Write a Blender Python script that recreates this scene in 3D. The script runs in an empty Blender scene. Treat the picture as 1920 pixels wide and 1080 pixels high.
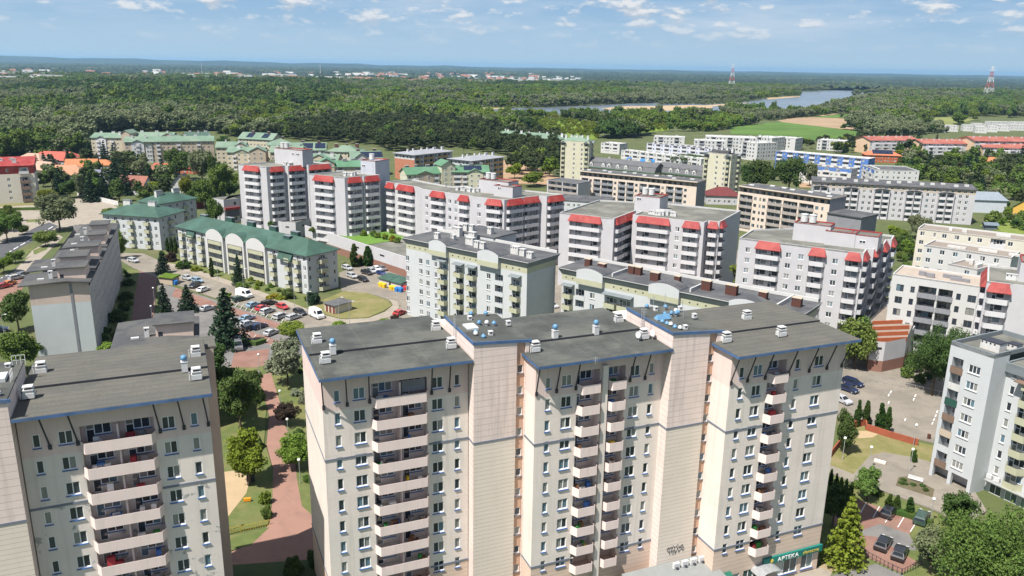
import bpy, math, random
import numpy as np
from mathutils import Vector, Matrix
random.seed(7); rng = np.random.default_rng(7)
SC = bpy.context.scene; COL = SC.collection
PI = math.pi
# ---------------------------------------------------------------- survey: camera and picture-to-ground
F_PX, PITCH, ROLL, CAMH = 1500.0, math.radians(15.5), math.radians(0.95), 68.0
def ray(x, y):
    u = (x-960)/F_PX; v = (y-540)/F_PX
    c, s = math.cos(ROLL), math.sin(ROLL)
    u, v = u*c+v*s, -u*s+v*c
    return np.array([u, math.cos(PITCH)-v*math.sin(PITCH), -(math.sin(PITCH)+v*math.cos(PITCH))])
def at(x, y, z=0.0):                       # ground (or roof level z) point seen at a pixel of the survey photograph
    r = ray(x, y); t = (z-CAMH)/r[2]; return (r[0]*t, r[1]*t)
def atY(x, y, Y):
    r = ray(x, y); t = Y/r[1]; return (r[0]*t, Y, r[2]*t+CAMH)
def px(X, Y, Z=0.0):
    Z = Z-CAMH
    d = Y*math.cos(PITCH)-Z*math.sin(PITCH); v = (-Y*math.sin(PITCH)-Z*math.cos(PITCH))/d; u = X/d
    c, s = math.cos(ROLL), math.sin(ROLL)
    return 960+F_PX*(u*c-v*s), 540+F_PX*(u*s+v*c)
def dirv(a, b):
    d = np.array([b[0]-a[0], b[1]-a[1]], float); return d/np.linalg.norm(d)
def dist(a, b): return math.hypot(b[0]-a[0], b[1]-a[1])
# ---------------------------------------------------------------- materials
MATS = {}
def nt(m):
    m.use_nodes = True; t = m.node_tree; t.nodes.clear(); return t
def N(t, kind, **kw):
    n = t.nodes.new(kind)
    for k, v in kw.items():
        if k in n.inputs: n.inputs[k].default_value = v
        else: setattr(n, k, v)
    return n
def L(t, a, b): t.links.new(a, b)
def rgba(c): return (c[0], c[1], c[2], 1.0)
def mathn(t, op, a, b=None, c=None):
    n = t.nodes.new('ShaderNodeMath'); n.operation = op
    for i, x in enumerate((a, b, c)):
        if x is None: continue
        if isinstance(x, (int, float)): n.inputs[i].default_value = x
        else: L(t, x, n.inputs[i])
    return n.outputs[0]
def mixc(t, fac, a, b, mode='MIX'):
    n = t.nodes.new('ShaderNodeMix'); n.data_type = 'RGBA'; n.blend_type = mode
    for s, x in ((n.inputs[0], fac), (n.inputs[6], a), (n.inputs[7], b)):
        if isinstance(x, (int, float)): s.default_value = x
        elif isinstance(x, tuple): s.default_value = x if len(x) == 4 else rgba(x)
        else: L(t, x, s)
    return n.outputs[2]
def ramp(t, x, lo, hi):
    n = t.nodes.new('ShaderNodeMapRange'); n.clamp = True
    n.inputs[1].default_value = lo; n.inputs[2].default_value = hi
    L(t, x, n.inputs[0]); return n.outputs[0]
def noise(t, vec, scale, detail=4, rough=.6):
    n = N(t, 'ShaderNodeTexNoise'); n.inputs['Scale'].default_value = scale
    n.inputs['Detail'].default_value = detail; n.inputs['Roughness'].default_value = rough
    L(t, vec, n.inputs['Vector']); return n.outputs['Fac']
def scaled(t, vec, s):
    n = N(t, 'ShaderNodeMapping'); n.inputs['Scale'].default_value = s; L(t, vec, n.inputs['Vector']); return n.outputs[0]
def surf(name, c, rough=.85, var=.12, scale=.6, dirt=0.0, dirtc=(.12, .11, .1), lines=None, streak=0.0, spec=.3, c2=None, c2s=.15,
         c2r=(.45, .6), rot=0.0, bump=0.0, metal=0.0, rnd=0.0, fine=0.0):
    """world-space surface: mottled colour, optional patches of a second colour, run-off streaks, dirt, joint lines"""
    if name in MATS: return MATS[name]
    m = bpy.data.materials.new(name); t = nt(m); MATS[name] = m
    out = N(t, 'ShaderNodeOutputMaterial'); b = N(t, 'ShaderNodeBsdfPrincipled'); L(t, b.outputs[0], out.inputs[0])
    b.inputs['Roughness'].default_value = rough; b.inputs['Specular IOR Level'].default_value = spec; b.inputs['Metallic'].default_value = metal
    pos = N(t, 'ShaderNodeNewGeometry').outputs['Position']
    if rot:
        mp = N(t, 'ShaderNodeMapping'); mp.inputs['Rotation'].default_value = (0, 0, -rot); L(t, pos, mp.inputs['Vector']); pos = mp.outputs[0]
    n1 = noise(t, pos, scale, 5)
    col = mixc(t, ramp(t, n1, .3, .7), tuple(x*(1-var) for x in c), tuple(min(1, x*(1+var)) for x in c))
    if c2:
        col = mixc(t, ramp(t, noise(t, pos, c2s, 4, .65), *c2r), col, rgba(c2))
    if fine:
        f = ramp(t, noise(t, pos, 6.0, 3, .7), .3, .7)
        col = mixc(t, fine, col, mixc(t, f, tuple(x*.45 for x in c), tuple(min(1, x*1.5) for x in c)))
    if streak:
        s = ramp(t, noise(t, scaled(t, pos, (1.6, 1.6, .06)), 1.0, 4, .7), .52, .75)
        col = mixc(t, mathn(t, 'MULTIPLY', s, streak), col, rgba(dirtc))
    if dirt:
        s = ramp(t, noise(t, pos, .35, 6, .7), .5, .75)
        col = mixc(t, mathn(t, 'MULTIPLY', s, dirt), col, rgba(dirtc))
    if lines:
        for ax, per, wd, amt, lc in lines:
            sx = N(t, 'ShaderNodeSeparateXYZ'); L(t, pos, sx.inputs[0])
            fr = mathn(t, 'FRACT', mathn(t, 'MULTIPLY', sx.outputs['XYZ'.index(ax)], 1/per))
            col = mixc(t, mathn(t, 'MULTIPLY', mathn(t, 'LESS_THAN', fr, wd/per), amt), col, rgba(lc))
    if rnd:
        oi = N(t, 'ShaderNodeObjectInfo')
        h = N(t, 'ShaderNodeHueSaturation'); L(t, col, h.inputs['Color'])
        L(t, mathn(t, 'ADD', 1-rnd/2, mathn(t, 'MULTIPLY', oi.outputs['Random'], rnd)), h.inputs['Value']); col = h.outputs[0]
    L(t, col, b.inputs['Base Color'])
    if bump:
        bp = N(t, 'ShaderNodeBump'); bp.inputs['Strength'].default_value = bump; bp.inputs['Distance'].default_value = .05
        L(t, noise(t, pos, 9.0, 3), bp.inputs['Height']); L(t, bp.outputs[0], b.inputs['Normal'])
    return m
def glassmat(name='window_glass', dark=(.012, .016, .022), curtain=(.30, .30, .28), pc=.32, blind=(.10, .16, .2)):
    if name in MATS: return MATS[name]
    m = bpy.data.materials.new(name); t = nt(m); MATS[name] = m
    out = N(t, 'ShaderNodeOutputMaterial'); b = N(t, 'ShaderNodeBsdfPrincipled'); L(t, b.outputs[0], out.inputs[0])
    oi = N(t, 'ShaderNodeObjectInfo'); g = N(t, 'ShaderNodeNewGeometry')
    r = mathn(t, 'FRACT', mathn(t, 'ADD', mathn(t, 'MULTIPLY', oi.outputs['Random'], 7.31), mathn(t, 'MULTIPLY', g.outputs['Random Per Island'], .9)))
    r2 = mathn(t, 'FRACT', mathn(t, 'MULTIPLY', r, 13.7))
    pos = g.outputs['Position']
    fold = noise(t, scaled(t, pos, (5, 5, .3)), 1.5, 2)
    cur = mixc(t, fold, tuple(x*.45 for x in curtain), curtain)
    cur = mixc(t, mathn(t, 'GREATER_THAN', r2, .6), cur, rgba(blind))
    base = mixc(t, r2, dark, tuple(x*2.6 for x in dark))
    col = mixc(t, mathn(t, 'GREATER_THAN', r, 1-pc), base, cur)
    L(t, col, b.inputs['Base Color']); b.inputs['Roughness'].default_value = .07; b.inputs['Specular IOR Level'].default_value = .6
    return m
def leafmat(name, c1, c2, rnd=.35, hue=.02, trans=.25):
    if name in MATS: return MATS[name]
    m = bpy.data.materials.new(name); t = nt(m); MATS[name] = m
    out = N(t, 'ShaderNodeOutputMaterial')
    g = N(t, 'ShaderNodeNewGeometry'); oi = N(t, 'ShaderNodeObjectInfo'); tc = N(t, 'ShaderNodeTexCoord')
    col = mixc(t, g.outputs['Random Per Island'], c1, c2)
    col = mixc(t, mathn(t, 'MULTIPLY', ramp(t, noise(t, tc.outputs['Object'], .45, 3), .35, .65), .5), col, tuple(x*1.35 for x in c2))
    h = N(t, 'ShaderNodeHueSaturation'); L(t, col, h.inputs['Color'])
    L(t, mathn(t, 'ADD', 1-rnd/2, mathn(t, 'MULTIPLY', oi.outputs['Random'], rnd)), h.inputs['Value'])
    r2 = mathn(t, 'FRACT', mathn(t, 'MULTIPLY', oi.outputs['Random'], 17.3))
    L(t, mathn(t, 'ADD', .5-hue, mathn(t, 'MULTIPLY', r2, 2*hue)), h.inputs['Hue'])
    d = N(t, 'ShaderNodeBsdfDiffuse'); tr = N(t, 'ShaderNodeBsdfTranslucent'); mx = N(t, 'ShaderNodeMixShader')
    L(t, h.outputs[0], d.inputs['Color']); L(t, h.outputs[0], tr.inputs['Color']); mx.inputs[0].default_value = trans
    L(t, d.outputs[0], mx.inputs[1]); L(t, tr.outputs[0], mx.inputs[2]); L(t, mx.outputs[0], out.inputs[0])
    return m
# ---------------------------------------------------------------- geometry
class Frame:                               # u along the facade (left to right seen from outside), v into the building, z up
    def __init__(s, o, ex):
        s.o = np.array([o[0], o[1]], float); s.ex = np.array(ex, float)/np.linalg.norm(ex); s.ey = np.array([-s.ex[1], s.ex[0]])
    def p(s, u, v): q = s.o+s.ex*u+s.ey*v; return (float(q[0]), float(q[1]))
    def P(s, u, v, z): q = s.o+s.ex*u+s.ey*v; return (float(q[0]), float(q[1]), float(z))
    def ang(s): return math.atan2(s.ex[1], s.ex[0])
    def sub(s, u, v): return Frame(s.p(u, v), s.ex)
    def right(s, w): return Frame(s.p(w, 0), s.ey)
    def left(s, d): return Frame(s.p(0, d), -s.ey)
    def back(s, w, d): return Frame(s.p(w, d), -s.ex)
class MB:
    def __init__(s): s.v = []; s.f = []; s.m = []
    def add(s, vs, fs, mi=0):
        n = len(s.v); s.v.extend(vs); s.f.extend([tuple(i+n for i in f) for f in fs]); s.m.extend([mi]*len(fs)); return s
    def quad(s, a, b, c, d, mi=0): return s.add([a, b, c, d], [(0, 1, 2, 3)], mi)
    def hexa(s, q, mi=0, bottom=True, top=True):   # q: 4 bottom corners then 4 top corners, counter-clockwise from above
        fs = [(0, 1, 5, 4), (1, 2, 6, 5), (2, 3, 7, 6), (3, 0, 4, 7)]
        if bottom: fs.append((3, 2, 1, 0))
        if top: fs.append((4, 5, 6, 7))
        return s.add(q, fs, mi)
    def box(s, F, u0, u1, v0, v1, z0, z1, mi=0, z1b=None, **k):   # z1b: top height at v1 (sloping top)
        zb = z1 if z1b is None else z1b
        return s.hexa([F.P(u0, v0, z0), F.P(u1, v0, z0), F.P(u1, v1, z0), F.P(u0, v1, z0), F.P(u0, v0, z1), F.P(u1, v0, z1), F.P(u1, v1, zb), F.P(u0, v1, zb)], mi, **k)
    def prism(s, pts, z0, z1, mi=0, mtop=None, bottom=False):
        n = len(pts)
        s.add([(p[0], p[1], z0) for p in pts]+[(p[0], p[1], z1) for p in pts], [(i, (i+1) % n, n+(i+1) % n, n+i) for i in range(n)], mi)
        s.add([(p[0], p[1], z1) for p in pts], [tuple(range(n))], mi if mtop is None else mtop)
        if bottom: s.add([(p[0], p[1], z0) for p in pts], [tuple(range(n-1, -1, -1))], mi)
        return s
    def cyl(s, x, y, z0, z1, r0, r1=None, n=10, mi=0, caps=True):
        r1 = r0 if r1 is None else r1
        a = [(x+r0*math.cos(2*PI*i/n), y+r0*math.sin(2*PI*i/n), z0) for i in range(n)]
        b = [(x+r1*math.cos(2*PI*i/n), y+r1*math.sin(2*PI*i/n), z1) for i in range(n)]
        fs = [(i, (i+1) % n, n+(i+1) % n, n+i) for i in range(n)]
        if caps: fs += [tuple(range(n, 2*n)), tuple(range(n-1, -1, -1))]
        return s.add(a+b, fs, mi)
    def rod(s, a, b, r, n=6, mi=0, r2=None):
        a = Vector(a); b = Vector(b); d = (b-a).normalized(); x = d.orthogonal().normalized(); y = d.cross(x); r2 = r if r2 is None else r2
        va = [tuple(a+(x*math.cos(2*PI*i/n)+y*math.sin(2*PI*i/n))*r) for i in range(n)]
        vb = [tuple(b+(x*math.cos(2*PI*i/n)+y*math.sin(2*PI*i/n))*r2) for i in range(n)]
        return s.add(va+vb, [(i, (i+1) % n, n+(i+1) % n, n+i) for i in range(n)]+[tuple(range(n-1, -1, -1)), tuple(range(n, 2*n))], mi)
    def ball(s, x, y, z, rx, rz=None, n=10, k=6, mi=0, zmin=-1.0):
        rz = rx if rz is None else rz; rows = []
        th0 = math.asin(max(-1, zmin))
        vs = []
        for j in range(k+1):
            th = th0+(PI/2-th0)*j/k
            for i in range(n): vs.append((x+rx*math.cos(th)*math.cos(2*PI*i/n), y+rx*math.cos(th)*math.sin(2*PI*i/n), z+rz*math.sin(th)))
        fs = [(j*n+i, j*n+(i+1) % n, (j+1)*n+(i+1) % n, (j+1)*n+i) for j in range(k) for i in range(n)]
        return s.add(vs, fs, mi)
    def mesh(s, name, mats, org=(0, 0, 0), smooth=False):
        me = bpy.data.meshes.new(name)
        vs = s.v if org == (0, 0, 0) else [(p[0]-org[0], p[1]-org[1], p[2]-org[2]) for p in s.v]
        me.from_pydata(vs, [], s.f)
        for m in (mats if isinstance(mats, (list, tuple)) else [mats]): me.materials.append(m)
        if s.m and max(s.m): me.polygons.foreach_set('material_index', s.m)
        if smooth: me.polygons.foreach_set('use_smooth', [True]*len(me.polygons))
        me.update(); return me
def link(name, me, parent=None, loc=(0, 0, 0), rz=0.0, tag=None):
    o = bpy.data.objects.new(name, me); COL.objects.link(o)
    if parent is not None: o.parent = parent
    o.location = loc; o.rotation_euler = (0, 0, rz)
    if tag:
        for k, v in tag.items(): o[k] = v
    return o
def tags(o, label, cat, group=None, kind=None):
    o['label'] = label; o['category'] = cat
    if group: o['group'] = group
    if kind: o['kind'] = kind
    return o
class Thing:
    def __init__(s, name, label, cat, loc, group=None):
        s.o = (float(loc[0]), float(loc[1]), float(loc[2]) if len(loc) > 2 else 0.0); s.pend = {}
        s.root = bpy.data.objects.new(name, None); COL.objects.link(s.root); s.root.location = s.o
        s.root.empty_display_size = 1.0
        tags(s.root, label, cat, group)
    def part(s, name, mb, mats, parent=None, smooth=False, label=None):
        o = link(name, mb.mesh(name, mats, s.o, smooth), parent or s.root)
        if label: o['label'] = label
        return o
    def inst(s, name, metas, p, rz, key=None):         # shared mesh copy at world point p; metas = [mesh, (sub name, mesh) ...]
        s.pend.setdefault(name, []).append((metas, p, rz))
    def done(s, cap=100):
        for name, lst in s.pend.items():
            lst.sort(key=lambda e: e[1][0]**2+e[1][1]**2+(e[1][2]-CAMH)**2)
            for metas, p, rz in lst[:cap]:
                o = link(name, metas[0], s.root, (p[0]-s.o[0], p[1]-s.o[1], p[2]-s.o[2]), rz)
                for sn, sm in metas[1:]: link(sn, sm, o)
            rest = lst[cap:]
            if rest:
                mb = MB(); mats = []
                for metas, p, rz in rest:
                    c, q = math.cos(rz), math.sin(rz)
                    for me in [metas[0]]+[x[1] for x in metas[1:]]:
                        idx = []
                        for mt in me.materials:
                            if mt not in mats: mats.append(mt)
                            idx.append(mats.index(mt))
                        vs = [(p[0]+w.co.x*c-w.co.y*q, p[1]+w.co.x*q+w.co.y*c, p[2]+w.co.z) for w in me.vertices]
                        n = len(mb.v); mb.v.extend(vs)
                        for pl in me.polygons: mb.f.append(tuple(i+n for i in pl.vertices)); mb.m.append(idx[pl.material_index])
                o = s.part(name, mb, mats); o['kind'] = 'stuff'
        s.pend = {}; return s.root
LOC0 = Frame((0, 0), (1, 0))
WINC = {}
def winmesh(w, h, n=2, door=0.0, glass=None, frame=None, sill=None, split=True, depth=.14, fw=.085):
    """casement window: n lights, optional balcony door of width `door` on the left reaching .85 m lower"""
    key = (round(w, 2), round(h, 2), n, round(door, 2), glass.name, frame.name, sill.name if sill else '', split, depth, fw)
    if key in WINC: return WINC[key]
    pn = MB(); fr = MB(); sl = MB(); x0 = -w/2; f0 = depth-.07; f1 = depth+.03
    def light(a, b, c, d):
        pn.quad((a, depth, c), (b, depth, c), (b, depth, d), (a, depth, d))
    def bar(a, b, c, d): fr.box(LOC0, a, b, f0, f1, c, d)
    xs = x0
    if door:
        zl = -.85
        light(x0+fw, x0+door-fw/2, zl+fw, h*.42); light(x0+fw, x0+door-fw/2, h*.42+fw, h-fw)
        bar(x0, x0+fw, zl, h); bar(x0+door-fw/2, x0+door+fw/2, zl, h); bar(x0+fw, x0+door-fw/2, h*.42, h*.42+fw); bar(x0+fw, x0+door-fw/2, h-fw, h); bar(x0+fw, x0+door-fw/2, zl, zl+fw)
        xs = x0+door-fw/2
    else: bar(x0, x0+fw, 0, h)
    xe = w/2
    bar(xe-fw, xe, 0, h)
    a0 = xs+fw; st = (xe-fw-a0)/n
    for i in range(n):
        a = a0+i*st+(fw/2 if i else 0); b = a0+(i+1)*st-(fw/2 if i < n-1 else 0)
        light(a, b, fw, h-fw); bar(a, b, 0, fw); bar(a, b, h-fw, h)
        if i < n-1: bar(b, b+fw, 0, h)
    if sill: sl.box(LOC0, xs-.06, xe+.06, -.13, depth-.07, -.1, -.005)
    if split:
        r = [pn.mesh('window', glass), ('frame', fr.mesh('frame', frame))]
        if sill: r.append(('sill', sl.mesh('sill', sill)))
    else:
        nm = len(pn.f); al = MB(); al.add(pn.v, pn.f, 0); al.add(fr.v, fr.f, 1); mats = [glass, frame]
        if sill: al.add(sl.v, sl.f, 2); mats.append(sill)
        r = [al.mesh('window', mats)]
    WINC[key] = r; return r
BALC = {}
def balmesh(w, p, b, h=1.0, mat=None, slab=.22, rail=None, open_top=0.0, panel=None, th=.12):
    """balcony body in local coordinates: origin middle of the wall line at floor level, -y outward; bevelled ends"""
    key = (round(w, 2), p, b, h, mat.name, slab, rail.name if rail else '', open_top, panel.name if panel else '')
    if key in BALC: return BALC[key]
    mb = MB(); a = w/2
    out = [(-a, 0), (-a+b, -p), (a-b, -p), (a, 0)]; inn = [(-a+th, 0), (-a+b+th*.6, -p+th), (a-b-th*.6, -p+th), (a-th, 0)]
    mb.add([(x, y, -slab) for x, y in out]+[(x, y, 0.0) for x, y in out], [(3, 2, 1, 0), (4, 5, 6, 7)], 0)
    pm = 1 if panel else 0; zt = h-open_top
    for i in range(3):
        o0, o1, i0, i1 = out[i], out[i+1], inn[i], inn[i+1]
        mb.add([(*o0, -slab), (*o1, -slab), (*o1, zt), (*o0, zt), (*i0, 0.0), (*i1, 0.0), (*i1, zt), (*i0, zt)],
               [(0, 1, 2, 3), (5, 4, 7, 6), (3, 2, 6, 7)], pm)
    mats = [mat]
    if panel: mats.append(panel)
    if rail:
        ri = len(mats); mats.append(rail)
        for i in range(3):
            mb.rod((*[(out[i][k]+inn[i][k])/2 for k in (0, 1)], h), (*[(out[i+1][k]+inn[i+1][k])/2 for k in (0, 1)], h), .035, 4, ri)
    BALC[key] = mb.mesh('balcony', mats); return BALC[key]
def facade(mb, F, u0, u1, z0, z1, ops, mi=0, mr=None, mback=None):
    """wall sheet with real openings: ops = (u0,u1,z0,z1,depth,back)"""
    mr = mi if mr is None else mr
    us = sorted({round(x, 4) for x in [u0, u1]+[c for o in ops for c in o[:2]] if u0 <= x <= u1})
    zs = sorted({round(x, 4) for x in [z0, z1]+[c for o in ops for c in o[2:4]] if z0 <= x <= z1})
    for j in range(len(zs)-1):
        zc = (zs[j]+zs[j+1])/2; run = None
        for i in range(len(us)-1):
            uc = (us[i]+us[i+1])/2
            hole = any(o[0] < uc < o[1] and o[2] < zc < o[3] for o in ops)
            if not hole and run is None: run = us[i]
            if (hole or i == len(us)-2) and run is not None:
                e = us[i] if hole else us[i+1]
                mb.quad(F.P(run, 0, zs[j]), F.P(e, 0, zs[j]), F.P(e, 0, zs[j+1]), F.P(run, 0, zs[j+1]), mi); run = None
    for (a, b, c, d, dp, back) in ops:
        mb.quad(F.P(a, 0, c), F.P(b, 0, c), F.P(b, dp, c), F.P(a, dp, c), mr)
        mb.quad(F.P(a, dp, d), F.P(b, dp, d), F.P(b, 0, d), F.P(a, 0, d), mr)
        mb.quad(F.P(a, 0, d), F.P(a, 0, c), F.P(a, dp, c), F.P(a, dp, d), mr)
        mb.quad(F.P(b, 0, c), F.P(b, 0, d), F.P(b, dp, d), F.P(b, dp, c), mr)
        if back: mb.quad(F.P(a, dp, c), F.P(b, dp, c), F.P(b, dp, d), F.P(a, dp, d), mback if mback is not None else mr)
def face(T, mb, F, w, z0, z1, fl, cols, st, mi=0, near=False):
    """one facade: fl = (first floor level, pitch, count), cols = list of dicts describing each vertical bay"""
    ops = []; a = F.ang()
    for c in cols:
        k = c['k']; skip = c.get('skip', ())
        for i in range(c.get('f0', 0), c.get('f1', fl[2])):
            if i in skip: continue
            zf = fl[0]+fl[1]*i
            if k == 'w':
                u, ww, h, s = c['u'], c['w'], c.get('h', 1.45), c.get('s', .85)
                ops.append((u-ww/2, u+ww/2, zf+s, zf+s+h, .16, False))
                T.inst(c.get('name', 'window'), winmesh(ww, h, c.get('n', 2), glass=c.get('glass', st['glass']), frame=c.get('frame', st['frame']), sill=st.get('sill'), split=near), F.P(u, 0, zf+s), a)
            elif k == 'l':
                u0, u1, dp = c['u0'], c['u1'], c.get('d', 1.25); wd = u1-u0
                ops.append((u0, u1, zf+.02, zf+c.get('h', fl[1]-.3), dp, True))
                nn = c.get('units', 1); un = wd/nn
                for j in range(nn):
                    gw = min(un-.3, c.get('gw', 2.3))
                    if gw < .5: continue
                    T.inst(c.get('gname', 'balcony_window'), winmesh(gw, 1.4, max(1, int(gw/.85)-1), door=.8 if gw > 1.3 else 0, glass=st['glass'], frame=c.get('frame', st['frame']), sill=st.get('lsill'), split=near, depth=.02),
                           F.P(u0+un*(j+.5)+c.get('off', 0)*(-1)**j, dp-.06, zf+.87), a)
                if c.get('bal', True):
                    T.inst('balcony', [balmesh(wd+c.get('ov', .3), c.get('p', .9), c.get('b', .35), c.get('bh', 1.0), c.get('bm', st['bal']), rail=c.get('rail', st.get('rail')), open_top=c.get('ot', 0), panel=c.get('panel'))], F.P((u0+u1)/2, .003, zf), a)
            elif k == 'b':
                u, ww, gw = c['u'], c['w'], c.get('gw', 1.6)
                s = .87
                ops.append((u-gw/2, u+gw/2, zf+.02, zf+2.28, .16, True))
                T.inst(c.get('gname', 'balcony_window'), winmesh(gw, 1.4, max(1, int(gw/.85)-1), door=.8, glass=st['glass'], frame=st['frame'], split=near, depth=.1), F.P(u, 0, zf+s), a)
                T.inst('balcony', [balmesh(ww, c.get('p', 1.1), c.get('b', .02), c.get('bh', 1.0), c.get('bm', st['bal']), rail=st.get('rail'), open_top=c.get('ot', 0), panel=c.get('panel'))], F.P(c.get('bu', u), .003, zf), a)
    facade(mb, F, 0, w, z0, z1, ops, mi, st.get('mr'), st.get('mback'))
def cw(u, w=1.4, **k): return dict(k='w', u=u, w=w, **k)
def cl(u0, u1, **k): return dict(k='l', u0=u0, u1=u1, **k)
def cb(u, w=2.4, **k): return dict(k='b', u=u, w=w, **k)
def flatroof(mb, F, w, d, z, mi_roof=0, mi_cap=1, ph=.5, th=.3):
    """roof deck with a parapet ring standing on the wall heads"""
    mb.quad(F.P(0, 0, z), F.P(w, 0, z), F.P(w, d, z), F.P(0, d, z), mi_roof)
    if ph:
        for a in ((0, w, 0, th), (0, w, d-th, d), (0, th, th, d-th), (w-th, w, th, d-th)): mb.box(F, *a, z+.004, z+ph, mi_cap)
def gable(mb, F, w, d, z, rise, ov=.6, mi=0, mg=1, along='u', th=.18, ends=True):
    """pitched roof slabs over a w x d box, ridge along u (or v), with gable triangles"""
    if along == 'u':
        for sg in (0, 1):
            v0, v1 = (-ov, d/2) if sg == 0 else (d+ov, d/2)
            ze = z-rise*ov/(d/2)
            q = [F.P(-ov, v0, ze), F.P(w+ov, v0, ze), F.P(w+ov, v1, z+rise), F.P(-ov, v1, z+rise)]
            if sg: q = [q[1], q[0], q[3], q[2]]
            mb.hexa([(*p[:2], p[2]) for p in q]+[(*p[:2], p[2]+th) for p in q], mi)
        if ends:
            mb.add([F.P(0, 0, z), F.P(0, d, z), F.P(0, d/2, z+rise)], [(1, 0, 2)], mg); mb.add([F.P(w, 0, z), F.P(w, d, z), F.P(w, d/2, z+rise)], [(0, 1, 2)], mg)
    else: gable(mb, F.right(w), d, w, z, rise, ov, mi, mg, 'u', th, ends)
def hip(mb, F, w, d, z, rise, ov=.7, mi=0, run=None, th=.16):
    run = d/2 if run is None else run
    a = [F.P(-ov, -ov, z), F.P(w+ov, -ov, z), F.P(w+ov, d+ov, z), F.P(-ov, d+ov, z)]
    r0 = F.P(min(run, w/2), d/2, z+rise); r1 = F.P(max(w-run, w/2), d/2, z+rise)
    up = lambda p: (p[0], p[1], p[2]+th)
    mb.add([up(p) for p in a]+[up(r0), up(r1)], [(0, 1, 5, 4), (1, 2, 5), (2, 3, 4, 5), (3, 0, 4)], mi)
    mb.add(a+[up(p) for p in a], [(0, 1, 5, 4), (1, 2, 6, 5), (2, 3, 7, 6), (3, 0, 4, 7), (3, 2, 1, 0)], mi)
def blockwalls(mb, F, w, d, z0, z1, mi=0, faces='flrb'):
    for ch, FF, ww in (('f', F, w), ('r', F.right(w), d), ('l', F.left(d), d), ('b', F.back(w, d), w)):
        if ch in faces: mb.quad(FF.P(0, 0, z0), FF.P(ww, 0, z0), FF.P(ww, 0, z1), FF.P(0, 0, z1), mi)
# ---------------------------------------------------------------- shared materials
M_glass = glassmat(dark=(.018, .023, .03), pc=.42)
M_frame = surf('white_window_frame', (.74, .74, .73), .4, .03)
M_sillblue = surf('blue_window_sill', (.045, .12, .30), .5, .15)
M_blue = surf('blue_eave_board', (.06, .115, .23), .6, .25, dirt=.55, dirtc=(.16, .165, .18))
M_cream = surf('cream_render', (.675, .595, .535), .9, .06, .25, streak=.5, dirtc=(.40, .36, .32), dirt=.2, c2=(.62, .57, .515), c2s=.08, lines=[('Z', 2.75, .06, .22, (.36, .33, .28))])
M_creamworn = surf('worn_cream_render', (.62, .56, .51), .9, .05, .25, streak=.25, dirtc=(.30, .28, .25), c2=(.33, .32, .30), c2s=.55, c2r=(.60, .64))
M_pink = surf('pink_render', (.62, .49, .445), .9, .05, .3, streak=.3, dirtc=(.35, .30, .28))
M_siding = surf('pink_siding', (.665, .55, .50), .7, .05, .4, streak=.5, dirtc=(.30, .26, .25), dirt=.15, lines=[('Z', .78, .05, .75, (.30, .24, .21))])
M_siding2 = surf('beige_siding', (.64, .56, .48), .7, .04, .4, streak=.12, dirtc=(.32, .28, .25), lines=[('Z', .55, .045, .75, (.29, .25, .21))])
M_salmon = surf('salmon_render', (.52, .33, .235), .85, .06, streak=.2, dirtc=(.25, .17, .12))
M_base = surf('stone_base_cladding', (.58, .45, .36), .75, .05, .5, lines=[('Z', .62, .05, .7, (.30, .22, .18))])
M_band = surf('grey_blue_band', (.16, .175, .21), .6, .1)
M_balc = surf('balcony_render', (.68, .56, .52), .85, .04, .5, streak=.3, dirtc=(.36, .30, .28))
M_bitumen = surf('bitumen_roof', (.060, .064, .058), .85, .4, .3, c2=(.115, .115, .10), c2s=.16, c2r=(.46, .62), rot=math.radians(22.5), fine=.3, dirt=.5, dirtc=(.045, .046, .044),
                 lines=[('Y', 1.05, .06, .5, (.04, .04, .04)), ('X', 6.1, .07, .3, (.16, .16, .14))])
M_bitumen2 = surf('worn_bitumen_roof', (.105, .10, .084), .9, .35, .35, c2=(.08, .08, .073), c2s=.2, c2r=(.45, .6), rot=math.radians(22.5), fine=.35, dirt=.4, dirtc=(.05, .05, .047),
                  lines=[('Y', 1.2, .45, .4, (.07, .07, .064))])
M_concrete = surf('pale_concrete', (.50, .49, .47), .9, .1, 1.2, streak=.3, dirt=.2)
M_dark = surf('dark_steel', (.035, .037, .045), .5, .1)
M_ball = surf('blue_vent_paint', (.10, .22, .35), .45, .25, 3.0)
M_galv = surf('galvanised_steel', (.45, .46, .47), .4, .12, 2.0, metal=.5)
M_whitebox = surf('white_vent_paint', (.52, .52, .51), .6, .08, 2.0, dirt=.25)
M_soffit = surf('soffit', (.40, .36, .33), .9, .05)
ST_MAIN = dict(glass=M_glass, frame=M_frame, sill=M_sillblue, lsill=M_sillblue, bal=M_balc, rail=M_dark, mr=None)

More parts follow.
